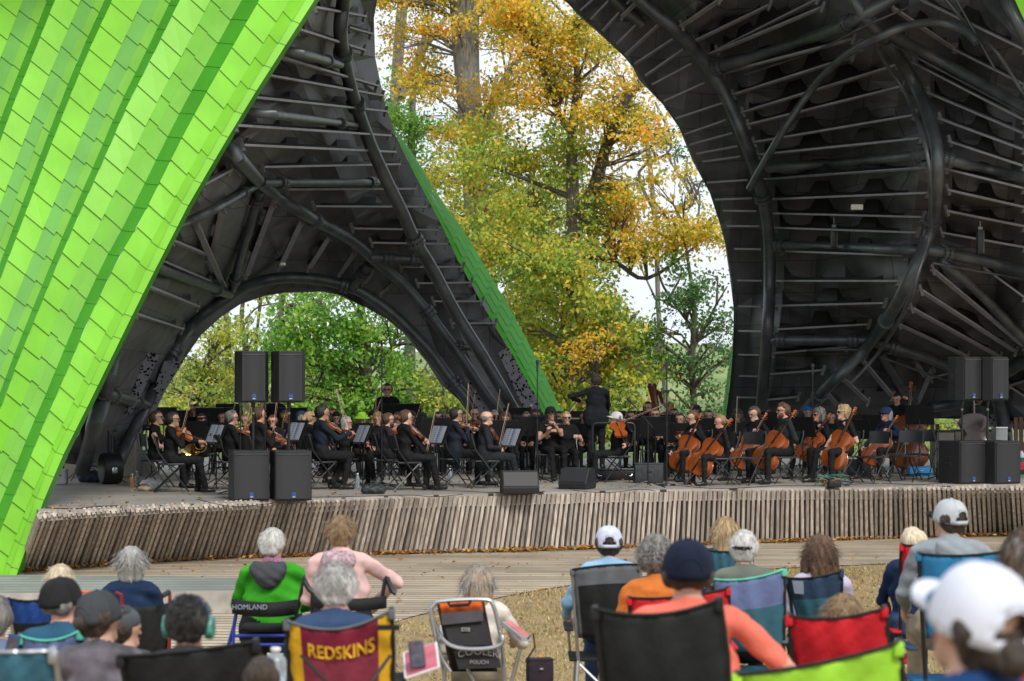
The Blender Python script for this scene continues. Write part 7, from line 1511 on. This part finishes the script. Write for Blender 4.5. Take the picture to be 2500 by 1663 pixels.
# beach chair
def beach():
    Y = 14.05; k = Y / F; c = P(1150, HV, Y); g = lawn_z(Y); e = empty('beach_chair', (c.x, Y, g), 0, 'low aluminium beach chair with orange band and black cooler pouch', 'chair', 'folding camp chairs in the audience')
    back_panel((1066, 1474), (1182, 1466), (1215, 1640), (1100, 1640), Y + .05, 0, [(.14, F_ORG), (.86, F_BLK)], e, .01, side=(.09, cloth('brown_band', (.06, .035, .03))))
    mb = MB(); fr = [(1100, 1640), (1072, 1590), (1053, 1500), (1060, 1478), (1080, 1468), (1180, 1464), (1204, 1478), (1220, 1540), (1226, 1570), (1190, 1583), (1120, 1582), (1080, 1560), (1058, 1510)]
    mb.tube([P(u, v, Y - .02 - (.10 if v > 1555 and i > 6 else 0)) for i, (u, v) in enumerate(bez(fr, 60))], .014, 8); mb.build('back_frame', M_ALU, e, world=True)
    pouch = cloth('pouch', (.028, .026, .028)); mb = MB(); q = lambda u, v, d: P(u, v, Y - d)
    mb.add([q(1078, 1500, .02), q(1176, 1490, .02), q(1204, 1574, .09), q(1098, 1580, .09), q(1078, 1500, -.03), q(1176, 1490, -.03), q(1204, 1574, -.03), q(1098, 1580, -.03)], [(3, 2, 1, 0), (4, 5, 6, 7), (0, 1, 5, 4), (1, 2, 6, 5), (2, 3, 7, 6), (3, 0, 4, 7)]); mb.build('pouch', pouch, e, world=True)
    mb = MB(); mb.quad(q(1076, 1498, .05), q(1080, 1526, .075), q(1180, 1516, .075), q(1178, 1488, .05)); o = mb.build('pouch_flap', cloth('flap', (.06, .055, .06)), e, world=True)
    mb = MB(); mb.add([q(1106, 1588, .06), q(1212, 1582, .06), q(1224, 1630, .08), q(1120, 1634, .08), q(1106, 1588, -.02), q(1212, 1582, -.02), q(1224, 1630, -.02), q(1120, 1634, -.02)], [(3, 2, 1, 0), (4, 5, 6, 7), (0, 1, 5, 4), (1, 2, 6, 5), (2, 3, 7, 6), (3, 0, 4, 7)]); pb = mb.build('cooler_pouch', pouch, e, world=True)
    A = P(1167, 1606, Y - .075 - .012) - Vector(e.location); text3('COOLER', 'lettering', .068, Matrix.Translation(A) @ Matrix.Rotation(R(90), 4, 'X'), MC['grey_label'], pb, .001, lambda c: Vector((c.x, c.y + .02 * (1 - (c.x / .13) ** 2), c.z)))
    A = P(1170, 1621, Y - .08 - .012) - Vector(e.location); text3('POUCH', 'lettering', .036, Matrix.Translation(A) @ Matrix.Rotation(R(90), 4, 'X'), MC['grey_label'], pb, .001)
    mb = MB(); mb.box(P(1137, 1537, Y - .075), (.055, .004, .024)); lb = mb.build('brand_patch', MC['grey_label'], e, world=True); A = P(1137, 1540, Y - .08) - Vector(e.location); text3('RIO', 'lettering', .024, Matrix.Translation(A) @ Matrix.Rotation(R(90), 4, 'X'), M_blackplastic, lb, .001)
    mb = MB(); mb.tube([q(1095, 1470, .03), q(1098, 1479, .04), q(1145, 1476, .04), q(1148, 1468, .03)], .012, 6); mb.build('carry_strap', F_BLK, e, world=True)
    mb = MB(); mb.prism([(-.035, 0), (.035, 0), (.035, .03), (-.035, .03)], .42, Matrix.Translation(P(1285, 1566, Y + .0)) @ Matrix.Rotation(R(18), 4, 'Z') @ Matrix.Rotation(R(8), 4, 'X')); mb.build('armrest', mat('grey_arm', (.36, .40, .44), .4), e, world=True)
    mb = MB(); mb.prism([(-.026, .031), (.026, .031), (.026, .036), (-.026, .036)], .40, Matrix.Translation(P(1285, 1566, Y + .01)) @ Matrix.Rotation(R(18), 4, 'Z') @ Matrix.Rotation(R(8), 4, 'X')); mb.build('arm_pad', cloth('pink_pad', (.55, .18, .17)), e, world=True)
    mb = MB(); mb.prism([(-.03, 0), (.03, 0), (.03, .03), (-.03, .03)], .42, Matrix.Translation(P(1082, 1572, Y + .15)) @ Matrix.Rotation(R(8), 4, 'X')); mb.build('armrest', MC['grey_arm'], e, world=True)
    for pts in (((1270, 1585), (1240, 1700)), ((1225, 1570), (1236, 1700)), ((1072, 1590), (1095, 1700)), ((1090, 1600), (1080, 1700)), ((1136, 1620), (1160, 1672), (1230, 1668))):
        mb = MB(); mb.tube([P(u, v, Y + .05) for u, v in pts], .013, 7); mb.build('leg', M_ALU, e, world=True)
    mb = MB(); mb.box((0, .3, .22), (.52, .45, .02)); mb.build('seat', F_BLK, e)
beach()
# walking frames and wheelchair
def rollator(Y, posts, strap, lab, colr, grips, seat_, txt=None):
    g = lawn_z(Y); c = P((posts[0][0][0] + posts[1][0][0]) / 2, HV, Y); e = empty('walking_frame', (c.x, Y, g), 0, lab, 'walking frame', 'walking frames with seats'); mf = mat('frame_' + lab.split()[0], colr, .35, .1, 9, metal=.3)
    for ps in posts: mb = MB(); mb.tube([P(u, v, Y + .02) for u, v in ps], .014, 8); mb.build('post', mf if len(ps) < 4 else M_PST, e, world=True)
    for ps in grips: mb = MB(); mb.tube([P(u, v, Y + .02) for u, v in ps], .019, 8); mb.build('grip', M_blackplastic, e, world=True)
    mb = MB(); n = 14; (u0, v0), (u1, v1), hh = strap; vs = []
    for i in range(n + 1):
        t = i / n; u = u0 + (u1 - u0) * t; v = v0 + (v1 - v0) * t + 8 * 4 * t * (1 - t); y = Y - .14 - .16 * 4 * t * (1 - t) + .12; vs += [P(u, v - hh / 2, y), P(u, v + hh / 2, y)]
    mb.add(vs, [(2 * i, 2 * i + 1, 2 * i + 3, 2 * i + 2) for i in range(n)]); o = mb.build('back_strap', F_BLK, e, world=True); o.modifiers.new('t', 'SOLIDIFY').thickness = .02
    if txt: A = P(u0 + (u1 - u0) * .27, v0 + 8, Y - .20) - Vector(e.location); text3(txt, 'lettering', .05, Matrix.Translation(A) @ Matrix.Rotation(R(90), 4, 'X'), M_paper, o, .001)
    mb = MB(); su0, su1, sv = seat_; a, b = P(su0, sv, Y), P(su1, sv, Y); mb.box(((a.x + b.x) / 2, Y + .22, a.z), (b.x - a.x, .30, .05), bev=.02); mb.build('seat', F_BLK, e, world=True)
    for dv in (14, 36): mb = MB(); mb.tube([P(su0 - 14, sv + dv, Y), P(su1 + 14, sv + dv, Y)], .012, 6); mb.build('crossbar', mf, e, world=True)
    for u in (su0 - 14, su1 + 14):
        mb = MB(); mb.tube([P(u, sv, Y), P(u - 8, sv + 170, Y - .05)], .013, 6); mb.build('leg', mf, e, world=True); w = P(u - 8, 0, Y); M = Matrix.Translation((w.x, Y - .05, g + .09)) @ Matrix.Rotation(R(90), 4, 'Y'); mb = MB(); mb.lathe([(.05, -.02), (.09, -.018), (.095, 0), (.09, .018), (.05, .02)], 18, M); mb.build('wheel', M_blackplastic, e, world=True)
rollator(15.2, [[(578, 1490), (571, 1530), (558, 1575)], [(722, 1500), (731, 1472), (742, 1412), (752, 1402)]], ((566, 1480), (728, 1482), 36), 'blue walking frame with black back strap under the green jacket', (.02, .05, .35), [[(752, 1401), (766, 1401)]], (585, 712, 1538), 'HOMLAND')
rollator(14.4, [[(762, 1500), (764, 1450), (748, 1424), (742, 1412)], [(930, 1480), (936, 1440), (940, 1415), (946, 1408)]], ((762, 1468), (944, 1470), 30), 'maroon walking frame with black back strap under the pink jacket', (.12, .015, .02), [[(944, 1410), (958, 1444), (968, 1449)], [(742, 1418), (756, 1440), (766, 1446)]], (780, 920, 1545))
def wheelchair():
    Y = 15.4; g = lawn_z(Y); c = P(358, HV, Y); e = empty('wheelchair', (c.x, Y, g), 0, 'black wheelchair with dark red handles under the grey haired woman', 'wheelchair'); back_panel((303, 1482), (414, 1472), (406, 1640), (306, 1640), Y, 4, [(1, F_BLK)], e, .05)
    for ps in (((303, 1640), (300, 1484), (296, 1452), (282, 1446)), ((412, 1640), (415, 1472), (414, 1450), (404, 1444))): mb = MB(); mb.tube([P(u, v, Y) for u, v in ps], .013, 7); mb.build('frame', mat('dark_red_frame', (.2, .01, .015), .3, .1, 9), e, world=True)
    for ps in (((412, 1446), (394, 1456)), ((236, 1446), (222, 1452))): mb = MB(); mb.tube([P(ps[0][0], ps[0][1], Y), P(ps[1][0], ps[1][1], Y - .1)], .02, 8); mb.build('grip', M_blackplastic, e, world=True) if ps[0][0] > 300 else None
    for sx in (-1, 1): mb = MB(); mb.tube([(sx * .26, .1 + math.cos(a) * .28, .29 + math.sin(a) * .28) for a in [i * .3307 for i in range(20)]], .016, 6); mb.build('wheel', M_blackplastic, e)
    mb = MB(); mb.box((0, .25, .40), (.44, .42, .04)); mb.build('seat', F_BLK, e)
wheelchair()
# small things
def tray():
    Y = 9.9; p = P(1028, 1612, Y); e = empty('side_tray', tuple(p), 0, 'pink and white tray clipped to the maroon and gold chair', 'tray'); mb = MB(); M = Matrix.Rotation(R(-18), 4, 'Y') @ Matrix.Rotation(R(14), 4, 'X'); mb.box((0, 0, 0), (.15, .30, .012), M, bev=.004); mb.build('top', cloth('pink_tray', (.48, .13, .17)), e); mb = MB(); mb.tube([M @ Vector(q) for q in ((-.08, -.16, 0), (.08, -.16, 0), (.08, .16, 0), (-.08, .16, 0), (-.08, -.16, 0))], .006, 6); mb.build('rim', M_white, e)
    p = P(1018, 1598, Y - .12); e = empty('phone', tuple(p), 0, 'black phone standing against the pink tray', 'phone'); M = Matrix.Rotation(R(-6), 4, 'Y') @ Matrix.Rotation(R(-15), 4, 'X'); mb = MB(); mb.box((0, 0, 0), (.072, .009, .125), M, bev=.004); mb.build('case', M_blackplastic, e); mb = MB(); mb.box((0, -.0055, 0), (.062, .002, .115), M); mb.build('screen', mat('phone_screen', (.03, .035, .06), .08, .5, 30, c2=(.12, .10, .12)), e)
    p = P(31, 1574, 10.2); e = empty('phone', tuple(p), 0, 'phone in a blue case held up at the far left', 'phone'); M = Matrix.Rotation(R(12), 4, 'Y'); mb = MB(); mb.box((0, 0, 0), (.062, .010, .10), M, bev=.004); mb.build('case', cloth('phone_blue', (.03, .08, .2)), e); mb = MB(); mb.box((0, -.006, 0), (.046, .002, .075), M); mb.build('screen', MC['phone_screen'], e)
tray()
bottle(673, 1700, .15, m_pet, 'clear drink bottle with white cap at the bottom beside the maroon chair', z0=P(673, 1668, 9.0).z, Y=9.0, s=1.3)
boxy('handbag', 1318, 1668, .17, .10, .15, 12, cloth('dark_handbag', (.03, .022, .032)), 'dark patterned handbag hanging beside the beach chair', 'handbag', cloth('dark_handbag', (.03, .022, .032)), z0=P(0, 1668, 14).z, Y=14)
mb = MB(); st_e = empty('bag_strap', tuple(P(1296, 1560, 13.9)), 0, 'black strap looped over the grey armrest of the beach chair', 'strap'); mb.tube([Vector(P(u, v, 13.9)) - Vector(st_e.location) for u, v in [(1288, 1560), (1302, 1546), (1306, 1580), (1284, 1615), (1300, 1640)]], .007, 6); mb.build('webbing', F_BLK, st_e)
